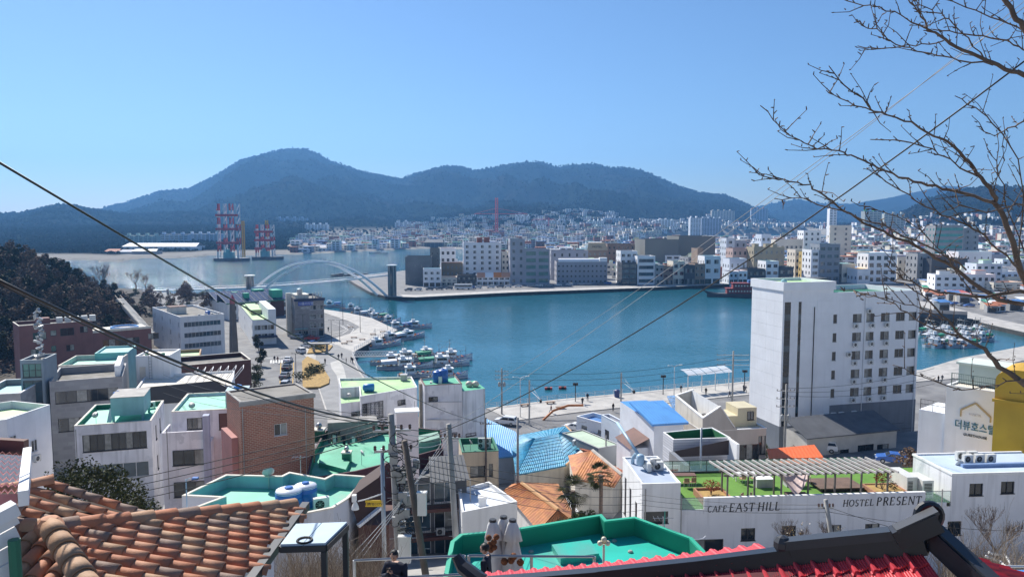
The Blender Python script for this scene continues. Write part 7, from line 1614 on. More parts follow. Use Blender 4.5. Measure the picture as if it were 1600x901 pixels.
used=[];n=0;extra=MB();EX=[WHF,CREAMF,PALEB,LILAC,TERR,BLR,GRR,AQR,GLASS,REDF]
DENS=[(440,0),(480,.25),(560,.8),(640,1),(900,1),(1080,.7),(1260,.8),(1420,.8),(1660,.8)]
tries=0
while tries<40000 and n<3200:
 tries+=1;px=rnd.uniform(450,1660);Ys=shoreY(px);Y=Ys+20+(1000 if px>620 else 420)*rnd.random()**1.3
 if px>1300:Y=rnd.uniform(1150,1900)
 p2=rnd.random()<.3
 if p2:px=rnd.uniform(830,1660);Y=rnd.uniform(560,min(1400,38.4*1200/(interp([(690,412),(720,408),(790,401),(900,391),(1100,372),(1700,372)],px)-HZ)-30))
 if rnd.random()>interp(DENS,px):continue
 z=1.7 if p2 else farz(px,Y,False)
 if z>(66 if 640<px<960 else 36)or z<1:continue
 if not free(px,Y,6*1200/Y):continue
 z=1.7 if p2 else farz(px,Y);x=(px-800)/1200*Y
 if 1:
  w_,d_,h_=rnd.uniform(7,15),rnd.uniform(7,11),rnd.choice([3.5,6,6.5,9,12]);wm=rnd.choice([0,0,0,1,1,2,3,9]);rm_=rnd.choice([4,5,6,7,1,3,0])
  extra.box(x,Y,z-4,x+w_,Y+d_,z+h_,wm,False);extra.box(x-.2,Y-.2,z+h_,x+w_+.2,Y+d_+.2,z+h_+.6,rm_,False)
  for k in range(max(1,int(h_/3))):
   for q in range(2):extra.face([(x+w_*(.12+.45*q),Y-.05,z+1+3*k),(x+w_*(.42+.45*q),Y-.05,z+1+3*k),(x+w_*(.42+.45*q),Y-.05,z+2.5+3*k),(x+w_*(.12+.45*q),Y-.05,z+2.5+3*k)],8)
 n+=1
tag(extra.make('distant_town',EX),'mass of small pale houses of the distant town climbing toward the hills','town',None,'stuff')
def slab(label,xl,xr,ytop,Y,floors,cols,wall,yaw=0.0,group=None,cap=None,steps=None,z0=None):
 px=(xl+xr)/2;z0=farz(px,Y)if z0 is None else z0;P=at(xl,ytop,Y);w_=(xr-xl)/1200*Y/max(.5,math.cos(R(yaw)));h_=max(12,P.z-z0)
 t=empty('apartment_block',(P.x,Y,z0),label,'apartment block',group,R(yaw));mb=MB();wn=MB();d_=13;ns=cols
 for i in range(ns):
  hh=h_*(steps[i%len(steps)]if steps else 1);x0,x1=w_*i/ns,w_*(i+1)/ns
  mb.box(x0,.0 if i%2 else .8,-8,x1,d_,hh,0,False)
  if i%2==0:mb.box(x0+(x1-x0)*.3,3,hh,x0+(x1-x0)*.8,9,hh+3.5,1,False)
  for k in range(floors):
   z=hh*(k+.3)/floors;y=-.06 if i%2 else .74;wn.face([(x0+(x1-x0)*.14,y,z),(x0+(x1-x0)*.86,y,z),(x0+(x1-x0)*.86,y,z+hh/floors*.5),(x0+(x1-x0)*.14,y,z+hh/floors*.5)])
 mb.make('wall',[wall,cap or wall],t);o=wn.make('windows',GLASSB,t);o['kind']='stuff';return t
APW=mat('pale_apartment_wall',(.82,.83,.85),.8,.05,.05);APB=mat('blue_grey_apartment_wall',(.42,.50,.62),.8,.06,.05)
slab('pale apartment block with many stair towers, left of the central pair',920,944,347,1900,16,7,APW,6);slab('blue grey apartment slab, right of the central pair',944,977,345,1950,16,9,APB,-5,cap=APW)
slab('white stepped pyramid apartment block in the middle distance',1010,1062,343,1900,15,11,APW,0,steps=[.55,.7,.8,.92,1.0,1.08,1.0,.95,.9,.7,.55],cap=APW)
slab('cream apartment tower before the wooded knoll',1079,1096,340,1800,17,4,APW,8);slab('blue grey apartment slab before the wooded knoll',1096,1126,341,1820,17,7,APB,-8,cap=APW)
slab('pale apartments with many roof boxes on the right ridge',1112,1148,329,2500,14,8,mat('cream_apartment_wall',(.60,.57,.50),.8,.05,.05),0);slab('blue and pink apartment towers beside the strait',1174,1200,326,2900,15,6,APB,0,cap=TERR)
slab('white tower apartment behind the bare branches',1297,1308,326,1500,18,2,APW,0,z0=8);slab('green roofed grey apartment block behind the bare branches',1352,1380,330,1500,15,4,mat('green_grey_apartment',(.40,.44,.42),.8,.06,.05),10,cap=GRR,z0=8);slab('long grey green slab right of the green roofed block',1382,1412,334,1480,14,5,mat('green_grey_apartment',(.4,.44,.42)),-6,z0=8)
slab('grey blue apartments behind the floating cranes',295,345,367,1250,12,8,APB,4,cap=APW);slab('hazy apartments beneath the quarry scar',433,480,354,2000,15,8,APB,0);slab('lilac apartments right of the quarry scar',476,512,361,1700,12,7,APW,-4)
slab('white hospital like block on the opposite hillside',617,650,349,1900,8,5,APW,4,steps=[1,1,1.2,.8,.7]);slab('white terrace block left in the middle distance',805,828,355,1800,7,5,APW);slab('white apartment row in the middle distance',832,876,356,1750,7,9,APW,0,steps=[1,.9,1.05])
slab('pale school like block on the left far shore',195,245,375,1150,4,7,mat('pale_green_far_wall',(.45,.55,.50),.8,.05));slab('dark blue long block on the left far shore',250,294,374,1200,4,6,APB)
def shed(label,xl,xr,yt,yb,Y,wall,roof,d=30):
 P=at(xl,yb,Y);w_=(xr-xl)/1200*Y;h_=(yb-yt)/1200*Y;t=empty('shipyard_shed',(P.x,Y,P.z),label,'shed');mb=MB();mb.box(0,0,-5,w_,d,h_*.68,0);mb.make('wall',wall,t)
 mb=MB();mb.face([(-1,-1,h_*.66),(w_+1,-1,h_*.66),(w_-1,d/2,h_),(1,d/2,h_)]);mb.face([(-1,d+1,h_*.66),(1,d/2,h_),(w_-1,d/2,h_),(w_+1,d+1,h_*.66)]);mb.make('roof',roof,t);mb=MB()
 for k in range(int(w_/6)):mb.box(6*k+2,-.1,0,6*k+2.3,-.0,h_*.66)
 mb.make('wall_ribs',GREYF,t);return t
shed('very long white shipyard shed on the left far shore',192,306,380,395,985,WHF,WHF);shed('small shed with an orange roof on the left far shore',164,186,389,400,900,WHF,TERR,14);shed('dark arched workshop on the left far shore, left one',206,226,389,399,880,GREYF,DARKF,16);shed('dark arched workshop on the left far shore, right one',227,244,389,399,880,GREYF,DARKF,16);shed('pale grey shed beside the arched workshops',186,206,390,400,890,LILAC,LILAC,14);shed('long low quay shed right of the cranes',480,518,383,393,1010,PALEB,LILAC,20);shed('dark shed with brown roof right of the cranes',450,480,380,394,990,DARKF,BROWNF,20);shed('blue boat hall on the opposite shore',522,541,377,391,1080,APB,APB,20);shed('green boat hall on the opposite shore',592,634,376,387,1130,GRR,AQR,20);shed('dark boat hall with a white ship in front',664,692,374,388,1130,DARKF,DARKF,20)
# harbour: bridge, cranes, boats, cars, people
BRW=mat('white_bridge_steel',(.82,.83,.84),.5,.05)
def bez(a,b_,hgt,n=24):return[Vector(a).lerp(Vector(b_),i/n)+Vector((0,0,hgt*4*(i/n)*(1-i/n)))for i in range(n+1)]
t=empty('arch_bridge',at(498,445,402),'white footbridge with twin slender arches between the near point and the far quay','bridge');o=t.location
for k,(a_,b_,l)in enumerate((((404,462,400),(606,464,392),0),((390,462,408),(590,462,402),0))):
 A,B_=at(*a_)-o,at(*b_)-o;A.z=B_.z=1-o.z;mb=MB();mb.tube(bez(A,B_,17.8),.65,6);mb.make('arch',BRW,t)
D=[at(225,455,420),at(300,452.5,415),at(392,449.5,404),at(470,444,402),at(540,437.5,402),at(612,429,398)];mb=MB()
for p,q in zip(D,D[1:]):mb.beam(p-o,q-o,3.2,.9)
mb.make('deck',BRW,t);mb=MB()
for p,q in zip(D,D[1:]):
 for s in(-1.5,1.5):
  mb.tube([p-o+Vector((0,s,1.5)),q-o+Vector((0,s,1.5))],.07,4)
  for i in range(9):v=p.lerp(q,i/9)-o+Vector((0,s,0));mb.tube([v,v+Vector((0,0,1.5))],.05,3)
mb.make('railings',BRW,t);mb=MB()
for px_ in(262,350,612):v=at(px_,452 if px_<400 else 430,404)-o;mb.box(v.x-.5,v.y-.5,-o.z,v.x+.5,v.y+.5,v.z)
mb.make('piers',CONC,t)
for px_,yt,yb,Y,l,w_ in((391,431,461,404,'round glazed lift tower at the near end of the bridge',2.3),(613,415,462,392,'tall glazed lift tower at the far end of the bridge',2.3)):
 v=at(px_,yb,Y);v.z=1.6;hh=at(px_,yt,Y).z-1.6;t=empty('lift_tower',v,l,'tower');mb=MB();mb.lathe([(w_*.8,0),(w_*.8,hh)],n=12);mb.make('glass_shaft',GLASSB,t)
 for k in range(6):a_=k*1.047;mb=MB();mb.box(-.22,-.22,0,.22,.22,hh);mb.make('column',FRAMEG,t,loc=(w_*.85*math.cos(a_),w_*.85*math.sin(a_),0))
 mb=MB();mb.lathe([(w_*1.2,hh),(w_*1.2,hh+.5)],n=12);mb.make('roof',BRW,t)
RW=mat('red_crane_steel',(.55,.05,.06),.6,.1);WW_=mat('white_crane_steel',(.66,.66,.68),.6,.06)
def fcrane(label,xl,xr,yt,Y,legs):
 zb=0;P=at(xl,400,Y);w_=(xr-xl)/1200*Y;hh=at(xl,yt,Y).z;t=empty('floating_crane',(P.x,Y,0),label,'crane');d_=18
 mb=MB();mb.prism([(-3,0),(w_+5,0),(w_+10,d_/2),(w_+5,d_),(-3,d_)],-2,3.2);mb.make('barge',DARKF,t);mb=MB();mb.box(w_*.3,2,3.2,w_*.75,9,9,0);mb.box(w_*.42,2.5,9,w_*.6,7,12,0);mb.make('deck_house',AQR,t)
 for i in range(legs):
  x=w_*i/(legs-1)
  for k in range(8):
   z0_,z1_=3+(hh-3)*k/8,3+(hh-3)*(k+1)/8;mb=MB();s=.12*w_*(1-k/8)
   mb.tube([(x+(w_/2-x)*.15*k/8,4,z0_),(x+(w_/2-x)*.15*(k+1)/8,4,z1_)],.9,5);mb.tube([(x,12,z0_),(x,12,z1_)],.6,4);mb.tube([(x,4,z0_),(x,12,z1_)],.35,4);mb.make('leg_section',RW if k in(1,2,4,5,7)and(k+i)%2 else WW_,t)
 for zf_ in(.32,.56,.8):mb=MB();mb.beam((-1,3.6,hh*zf_),(w_+1,3.6,hh*zf_),1.4,2.2);mb.make('cross_girder',RW,t)
 return t
fcrane('taller red and white floating crane with four legs in the bay',338,370,318,760,4);fcrane('shorter red and white floating crane right of the taller one',398,424,351,790,4)
def mast(label,px_,yt,yb,Y,jib,m,wdt=2.0,jy=None):
 B_=at(px_,yb,Y);T=at(px_,yt,Y);t=empty('tower_crane',B_,label,'crane');hh=T.z-B_.z;mb=MB();n=14
 for sx in(-1,1):
  for sy in(-1,1):mb.tube([(sx*wdt/2,sy*wdt/2,-3),(sx*wdt/2,sy*wdt/2,hh)],.14*wdt+.1,4)
  for k in range(n):mb.tube([(sx*wdt/2,-wdt/2,hh*k/n),(-sx*wdt/2,-wdt/2,hh*(k+1)/n)],.1*wdt,3)
 mb.make('mast',m,t);mb=MB();z=at(px_,jy or yt+6,Y).z-B_.z;L0,L1=jib[0]/1200*Y,jib[1]/1200*Y;mb.beam((L0,0,z),(L1,0,z),1.0,1.0);mb.tube([(L0,0,z),(0,0,z+abs(L1)*.18),(L1,0,z)],.2,3);mb.make('jib',m,t);return t
mast('red tower crane mast over the opposite town',776,309,362,1500,(-35,48),RW,4.5,334);mast('slim yellow crane between the floating cranes',381,345,398,800,(-10,3),mat('yellow_crane_steel',(.5,.32,.05),.6,.1),2.0);mast('thin distant crane in front of the wooded foot of the mountain',857,340,372,1700,(-26,10),RW,2,343);mast('yellow topped crane behind the shorter floating crane',418,344,396,830,(-3,3),MATS['yellow_crane_steel'],2.2)
HULLW=mat('white_boat_hull',(.84,.85,.86),.4,.08,1);HULLB=mat('blue_boat_trim',(.05,.13,.34),.4,.1,1);DECKG=mat('grey_green_deck',(.20,.26,.25),.8,.2,2);TARPG=mat('green_boat_tarpaulin',(.02,.26,.15),.6,.12,1);TARPW=mat('white_boat_tarpaulin',(.62,.64,.68),.7,.1,1);GEARC=[mat('orange_gear',(.5,.16,.04),.7,.2),mat('blue_gear',(.05,.18,.45),.7,.2),GREYF,STRAW,mat('red_gear',(.42,.06,.05),.7,.2)]
BM={}
def boat(kind,loc,rz,label,group,L=12.0,tarp=None,cat='boat'):
 key=(kind,L)
 if key not in BM:
  W_=L*.27;st=[(-.5,.62,.9),(-.3,.85,.85),(0,1.0,.85),(.25,.85,1.05),(.42,.42,1.45),(.52,.03,1.9)];hu=MB();tr=MB()
  for a,b_ in zip(st,st[1:]):
   for s in(-1,1):
    q=lambda u,f,z:(s*W_/2*u[1]*f,L*u[0],z);fs=[(-.3,.6,.35,.85,0),(.35,.85,None,1,1)]
    hu.face([q(a,.6,-.4),q(b_,.6,-.4),q(b_,.88,.45),q(a,.88,.45)][::s],0);hu.face([q(a,.88,.45),q(b_,.88,.45),q(b_,.92,.6),q(a,.92,.6)][::s],1);hu.face([q(a,.92,.6),q(b_,.92,.6),q(b_,1,b_[2]),q(a,1,a[2])][::s],0);hu.face([q(a,1,a[2]),q(b_,1,b_[2]),q(b_,1.05,b_[2]+.12),q(a,1.05,a[2]+.12)][::s],1)
   hu.face([(-W_/2*a[1],L*a[0],.75+.2*(a[2]-.85)),(W_/2*a[1],L*a[0],.75+.2*(a[2]-.85)),(W_/2*b_[1],L*b_[0],.75+.2*(b_[2]-.85)),(-W_/2*b_[1],L*b_[0],.75+.2*(b_[2]-.85))],2)
  a=st[0];hu.face([(-W_/2*.6*a[1],L*a[0],-.4),(W_/2*.6*a[1],L*a[0],-.4),(W_/2*a[1],L*a[0],.95),(-W_/2*a[1],L*a[0],.95)],0)
  ho=MB();y0,y1=(-.32*L,-.10*L)if kind else(-.1*L,.12*L);ww=W_*.3;ho.box(-ww,y0,.7,ww,y1,2.6,0);ho.box(-ww-.15,y0-.2,2.6,ww+.15,y1+.2,2.75,0);ho.box(-ww*.6,y0+.4,2.75,ww*.6,y0+1.6,3.5,0)
  wi=MB();wi.box(-ww-.02,y0+.3,1.7,ww+.02,y1-.3,2.35);wi.box(-ww+.15,y1-.1,1.7,ww-.15,y1+.02,2.35)
  ms=MB();ms.tube([(0,y0+.8,2.7),(0,y0+.8,6.2)],.07,5);ms.tube([(-.9,y0+.8,5.2),(.9,y0+.8,5.2)],.05,4);ms.tube([(0,L*.36,1.2),(0,L*.36,4)],.06,4);ms.tube([(0,y0+.8,6),(0,L*.36,4)],.025,3);ms.tube([(0,y0+.8,6),(0,-L*.48,1.2)],.025,3)
  for k in range(5):ms.tube([(-W_*.42,L*(-.4+.14*k),1),(-W_*.42,L*(-.4+.14*k),2.1)],.035,3);ms.tube([(W_*.42,L*(-.4+.14*k),1),(W_*.42,L*(-.4+.14*k),2.1)],.035,3)
  for k in range(4):ms.lathe([(.06,0),(.13,.1),(.13,.25),(.05,.32)],(0,L*(.16+.06*k),2.6),6);
  r9=random.Random(kind);ge=MB()
  for k in range(34):x,y,s=r9.uniform(-.38,.38)*W_,r9.uniform(-.46,.34)*L,r9.uniform(.12,.34);(ge.ball((x,y,.9+s*.6),s,6,k%5)if k%3 else ge.box(x-s,y-s,.7,x+s,y+s,.8+s*1.3,k%5))
  ty=MB();ta,tb_=((.0,.3)if kind else(-.42,-.14));ty.face([(-W_*.4,ta*L,2.3),(W_*.4,ta*L,2.3),(W_*.38,tb_*L,2.5),(-W_*.38,tb_*L,2.5)]);ty.face([(-W_*.4,ta*L,2.3),(-W_*.38,tb_*L,2.5),(-W_*.44,tb_*L,1.7),(-W_*.46,ta*L,1.6)]);ty.face([(W_*.4,ta*L,2.3),(W_*.46,ta*L,1.6),(W_*.44,tb_*L,1.7),(W_*.38,tb_*L,2.5)])
  BM[key]=[hu.mesh('hull',[HULLW,HULLB,DECKG]),ho.mesh('wheelhouse',HULLW),wi.mesh('windows',GLASS),ms.mesh('masts',FRAMEG),ge.mesh('deck_gear',GEARC),{m.name:ty.mesh('tarpaulin',m)for m in(TARPG,TARPW,BLR)}]
 B=BM[key];t=empty('fishing_boat',loc,label,cat,group,rz);link('hull',B[0],t);w_=link('wheelhouse',B[1],t);link('windows',B[2],w_);link('masts',B[3],t);g=link('deck_gear',B[4],t);g['kind']='stuff'
 if tarp:link('tarpaulin',B[5][tarp.name],t)
 return t
def wp(px_,py_):p=pz(px_,py_,0);return(p.x,p.y,0)
GB='fishing boats at the marina'
for k,(px_,py_,dg,kd,L_,tp,l)in enumerate([(632,575,-78,0,15,TARPW,'big white and blue fishing boat lying lowest in the marina group'),(690,571,-80,0,15,TARPG,'fishing boat with a small green awning at the right of the marina group'),(650,562,-70,1,14,TARPG,'fishing boat with a large green tarpaulin tent in the middle of the group'),(680,558,-60,1,13,None,'cluttered fishing boat with a red flag mast behind the green tent'),(612,569,-85,0,12,None,'low fishing boat between the gangway and the big white boat'),(705,563,-75,0,12,None,'outermost fishing boat at the right tip of the marina group'),(637,529,-42,0,15,TARPW,'fishing boat wrapped in white covers beside the pontoon'),(618,531,-40,1,13,TARPG,'fishing boat with green cover between the pontoon and the white covered one'),(600,541,-45,1,13,None,'dark decked fishing boat moored along the pontoon below the quay'),(647,513,-75,0,13,None,'fishing boat with tall rigging right of the quay corner'),(628,514,-65,1,12,BLR,'fishing boat with blue cover at the quay corner'),(606,505,-55,0,11,None,'fishing boat moored in the row along the curved quay, nearest'),(593,499,-60,1,11,TARPG,'fishing boat with green cover in the row along the curved quay'),(580,494,-65,0,11,TARPW,'white covered fishing boat in the row along the curved quay'),(566,491,-75,1,10,None,'blue sided fishing boat in the row along the curved quay'),(548,485,-80,0,10,None,'fishing boat moored in the row along the curved quay, farthest'),(522,480,-82,1,10,BLR,'fishing boat behind the taupe hotel on the outer quay'),(655,588,-75,1,11,None,'fishing boat half hidden behind the pale green roof'),(700,591,-75,0,10,None,'small boat half hidden behind the twin blue tanks')]):
 boat(kd,wp(px_,py_),R(dg),l,GB,L_,tp)
for k in range(22):
 r,c=divmod(k,8);px_,py_=1448+12.5*c+4*r,522+9.5*r+1.2*(c%2);boat(k%2,wp(px_,py_),R(-70+6*(k%3)),'small moored boat %s in the %s row of the right basin'%(('under a green cover','with a bare deck','under a white cover')[k%3],('far','middle','near')[r]),'small boats in the right basin, %s row, %d'%(('far','middle','near')[r],k%3),8,(TARPG,None,TARPW)[k%3])
p=pz(553,557,1.4);q=pz(620,556,.6);t=empty('gangway',p,'white lattice gangway down to the marina pontoon','gangway');v=q-p;mb=MB()
for s in(-1,1):
 for z in(.0,1.4):mb.tube([Vector((0,s,z)),v+Vector((0,s,z))],.1,5)
 for k in range(16):a_,b_=v*(k/16),v*((k+1)/16);mb.tube([a_+Vector((0,s,0)),b_+Vector((0,s,1.4))],.07,4);mb.tube([a_+Vector((0,s,1.4)),b_+Vector((0,s,0))],.07,4)
mb.make('lattice_sides',FRAMEW,t);mb=MB();mb.beam(Vector((0,0,0)),v,1.9,.12);mb.make('walkway',PAVE,t)
mb=MB();mb.box(-2,-1.4,-.2,10,1.4,.55);tag(mb.make('pontoon',CONC,loc=(*wp(618,556)[:2],0),rz=R(10)),'floating concrete pontoon at the foot of the gangway','pontoon')
SHR=mat('dark_red_ship',(.26,.05,.05),.6,.1,1);p=pz(1150,464,0);t=empty('excursion_ship',(p.x+4,p.y,0),'dark red traditional style ship with two railed decks and a long low prow','ship',None,R(-6));mb=MB();mb.prism([(-14,-2.6),(15,-3),(16,0),(15,3),(-14,2.6),(-19,0)],-.5,2.0);mb.tube([(-13,0,1),(-19,0,2.4),(-22,0,4.2)],[1.2,.7,.3],6);mb.make('hull',DARKF,t)
for z,x0_,x1_ in((2,-9,15),(4.8,-6,14)):mb=MB();mb.box(x0_,-2.6,z,x1_,2.6,z+2.4,0);mb.box(x0_-.4,-3,z+2.4,x1_+.4,3,z+2.8,0);mb.make('deck_house',SHR,t);mb=MB();[mb.box(x0_+1+1.5*k,-2.65,z+.9,x0_+1.8+1.5*k,-2.6,z+1.7)for k in range(int((x1_-x0_-1)/1.5))];mb.make('window_row',CREAMF,t)
mb=MB();mb.box(2,-1.6,7.6,7,1.6,9.2);mb.make('wheelhouse',BLR,t)
p=pz(1462,512,0);t=empty('wooden_ship',(p.x,p.y,0),'dark hulled ship with a covered deck moored by the seawall right of the hotel','ship',None,R(-30));mb=MB();mb.prism([(-16,-3),(9,-3),(14,0),(9,3),(-16,3)],-.5,4);mb.make('hull',mat('dark_wood_hull',(.07,.05,.045),.7,.15),t);mb=MB();mb.tube([(-14,0,4.2),(10,0,4.2)],2.6,10);mb.make('deck_cover',DGREY,t)
for i,(px_,Y,l)in enumerate([(574,1090,'white ferry under way beyond the arch bridge')]):boat(0,(*pz(592,396,0)[:2],0),R(85),l,None,24,TARPW,'ferry')
mb=MB()
for k in range(9):mb.box(-14+3*k,-3+(k%2),0,-11.6+3*k,3,1.2+.5*(k%3))
tag(mb.make('work_barge',DARKF,loc=(*pz(548,431,0)[:2],0)),'dark work barge moored at the tip of the far quay','barge')
for px_,py_,kd,c,dg,l in[(447,604,'suv','silver',2,'silver suv last in the short queue on the left street'),(445,590,'sedan','grey',2,'grey car third in the queue on the left street'),(448,577,'sedan','black',4,'dark car with red tail lamps second in the queue on the left street'),(450,565,'sedan','white',4,'white car first in the queue on the left street'),(470,551,'suv','white',35,'white car turning at the junction, nearest'),(480,543,'suv','white',50,'white suv turning at the junction, middle'),(487,539,'sedan','blue',55,'blue car at the junction behind the white suv'),(487,531,'sedan','red',80,'red car in the shade of the taupe hotel'),(463,529,'suv','silver',70,'silver van parked under the taupe hotel'),(474,527,'sedan','grey',75,'grey car parked in shadow at the taupe hotel'),(790,663,'suv','white',70,'white suv beside the round blue roofed shed'),(898,672,'sedan','white',60,'white car at the car park beside the cyan roof'),(926,690,'suv','black',15,'black van by the green awnings'),(939,683,'suv','black',15,'second black van behind the first by the green awnings')]:p=pz(px_,py_,1.62);car(kd,c,p,R(dg),l)
for px_,py_,zz,c,l,kd in((1362,690,5,'white','white saloon parked in the hotel shade','sedan'),(1329,695,5,'black','black suv in deep shade before the low annexe','suv'),(1283,704,5.2,'white','small white truck like van behind the orange roof','suv'),(1180,712,6,'silver','silver car behind the beige stucco house','sedan'),(1395,722,6,'blue','blue car roof beside the terrace railing','sedan')):p=pz(px_,py_,zz);car(kd,c,p,R(70),l)
mb=MB();q=[pz(x,y,4.9)for x,y in((1240,730),(1440,720),(1440,672),(1260,690))];mb.prism([(v.x,v.y)for v in q],-1,4.9);tag(mb.make('hotel_yard',ASPH),kind='structure')
rnd=random.Random(8);cc=['white','white','silver','grey','black','blue','white']
for k in range(34):
 px_=640+15.6*k+rnd.uniform(-3,3);py_=interp([(640,455),(800,449.5),(1000,443.5),(1170,438)],px_)-.8;c=rnd.choice(cc);p=pz(px_,py_,1.62);car(rnd.choice(['suv','sedan']),c,p,R(90+rnd.uniform(-4,4)),'%s car in the row along the far quay road'%c,'cars along the far quay, '+c)
for k in range(14):
 px_,py_=1448+11*(k%7),470-9*(k//7)+1.5*(k%7);c=rnd.choice(cc);car('sedan',c,pz(px_,py_,1.62),R(90+20*(k%2)),'%s car parked on the right shore in the %s row'%(c,('front','rear')[k//7]),'cars on the right shore, %s, %d'%(c,k//7))
p=pz(724,452,1.62);mb=MB();mb.box(-5,-1.2,.5,5,1.2,3.1,0);mb.box(-4.6,-1.23,1.6,4.7,1.23,2.5,1);mb.box(-3.6,-1.22,0,-2.8,1.22,.8,2);mb.box(2.6,-1.22,0,3.4,1.22,.8,2);tag(mb.make('coach',[CARC['white'],GLASS,BLACK],loc=p),'white coach parked before the orange awnings on the far quay','bus')
PP=[(508,569,'walker in a long black coat on the grey paving, left of the pair'),(534,560,'walker in the middle of the grey paving'),(541,568,'walker at the right of the paving near the rail'),(549,566,'person leaning at the quay rail, first'),(551,568,'person leaning at the quay rail, second'),(529,562,'walker beside the pale path'),(429,565,'pedestrian on the crossing, left'),(434,566,'pedestrian on the crossing, right'),(513,518,'pedestrian by the taupe hotel corner'),(1064,613,'lone dark figure standing right of a globe lamp on the promenade'),(1103,617,'figure in front of the shelter posts'),(1165,613,'figure below the lamp beside the hotel'),(1162,612,'second figure below the lamp beside the hotel'),(910,633,'figure in black in the middle of the promenade'),(918,626,'figure with a pushchair on the promenade'),(861,645,'figure in dark red coat on the promenade'),(958,642,'figure near the tall lamp mast'),(1140,622,'seated looking figure on the promenade right of the shelter'),(1466,597,'pair of walkers right of the hotel, left'),(1472,596,'pair of walkers right of the hotel, right'),(561,640,'figure behind the pale green roof')]
for k,(px_,py_,l)in enumerate(PP):walker(pz(px_,py_,1.76),rnd.uniform(0,6.2),k%2,[1,0,1,2,0,1,0,3][k%8]if 'red' not in l else 3,l)
for k,(px_,yt,yb)in enumerate(((899,598,627),(1036,586,616),(1163,578,610))):
 b_=pz(px_,yb,1.75);hh=at(px_,yt,b_.y).z-1.75;t=empty('globe_lamp',b_,['black lamp post with twin heads, leftmost on the promenade','black lamp post with twin heads, middle on the promenade','black lamp post with twin heads beside the hotel'][k],'street lamp','black promenade lamps');mb=MB();mb.tube([(0,0,0),(0,0,hh)],.1,6);mb.make('post',DSTEEL,t);mb=MB();mb.box(-.55,-.2,hh-.5,-.1,.2,hh+.05);mb.box(.1,-.2,hh-.5,.55,.2,hh+.05);mb.make('lamp_heads',DSTEEL,t)
for k,(px_,yt,yb)in enumerate(((813,590,651),(1053,572,625))):b_=pz(px_,yb,1.75);lamp_post(b_,at(px_,yt,b_.y).z-1.75,.3,['tall white lamp post with two arms beside the cyan roof','tall white lamp post with two arms before the shelter'][k],'white promenade lamps',FRAMEW,((1.2,.25),(-1.2,.25)),FRAMEW,.1)
for k,(px_,yt,yb)in enumerate(((827,594,664),(970,582,643))):
 b_=pz(px_,yb,1.65);hh=at(px_,yt,b_.y).z-1.65;t=empty('signal_mast',b_,['tall grey traffic signal mast with lattice arm beside the cyan roof','tall grey traffic signal mast with lattice arm near the blue bin'][k],'traffic signal','traffic signal masts');mb=MB();mb.tube([(0,0,0),(0,0,hh)],.16,7);mb.make('post',STEEL,t);mb=MB();e=Vector((2.0,-3.6,hh-2.9));mb.tube([(0,0,hh-1.7),e],.07,5);mb.tube([(0,0,hh-.3),e],.03,4);mb.tube([(0,0,hh-.9),e*.6+Vector((0,0,.45*hh-.6))],.03,4);mb.make('arm',FRAMEW,t);mb=MB();mb.box(e.x-.2,e.y-.5,e.z-.4,e.x+.2,e.y+.5,e.z+.1);mb.make('signal_head',BLACK,t)
for k,(px_,yt,yb)in enumerate(((474,491,537),(518,500,536),(536,457,507),(563,464,519),(531,500,534),(463,552,604))):b_=pz(px_,yb,1.75);lamp_post(b_,at(px_,yt,b_.y).z-1.75,math.pi if k in(2,3)else 0,['dark lamp post by the planted kerb','dark lamp post with flat head at the road bend','tall lamp post with long arm on the outer promenade, left','tall lamp post with long arm on the outer promenade, right','short lamp post on the inner promenade','dark lamp post beside the queue of cars'][k],'quay lamp posts',DSTEEL,((2.4,.1),)if k in(2,3)else((.5,.05),(-.5,.05)),DSTEEL,.1)
q=[pz(x,y,1.75)for x,y in((1072,614),(1142,607),(1147,600),(1078,606))];t=empty('promenade_shelter',q[0],'white arched canopy shelter with slim posts on the promenade','shelter');v=q[1]-q[0];dn_=Vector((-v.y,v.x,0)).normalized();SHP=mat('translucent_white_panel',(.62,.66,.70),.5,.06)
for k in range(5):
 mb=MB()
 for j in range(4):f=lambda s:dn_*(3.4*s-.8)+Vector((0,0,3.9+1.0*math.sin(1.3*s+.15)));a_,b_=v*(k/5+.008),v*((k+1)/5-.008);mb.face([a_+f(j/4),b_+f(j/4),b_+f((j+1)/4),a_+f((j+1)/4)])
 mb.make('roof_panel',SHP,t)
for k in range(4):mb=MB();mb.tube([(0,0,0),(0,0,4.0)],.12,6);mb.make('post',FRAMEW,t,loc=v*((k+.12)/3.3))
rail('quay_railing',[(*(Vector(p)+Vector((0,-.5))),1.75)for p in near_shore[16:21]],1.1,'pale railing along the near promenade edge',FRAMEW,2.2,3,.04);rail('quay_railing',[(*(Vector(p)+Vector((-.4,-.4))),1.75)for p in near_shore[12:16]],1.1,'pale railing down the marina side of the grey paving',FRAMEW,2.0,3,.04);rail('quay_railing',[(*(Vector(p)+Vector((-.5,-.5))),1.75)for p in near_shore[9:12]],1.1,'pale railing above the marina pontoon',FRAMEW,2.0,3,.04)
for k,(px_,py_)in enumerate(((548,512),(538,537),(546,534),(553,528),(566,531),(583,523),(598,519),(860,630),(820,634),(876,638))):mb=MB();mb.box(-1,-.4,.3,1,.4,.45);mb.box(-.8,-.3,0,-.6,.3,.3);mb.box(.6,-.3,0,.8,.3,.3);tag(mb.make('bench',BROWNF,loc=pz(px_,py_,1.76),rz=.3),'dark flat bench number %s along the %s'%(('one','two','three','four','five','six','seven')[k%7],'inner marina promenade' if k<7 else 'long near promenade'),'bench','promenade benches')
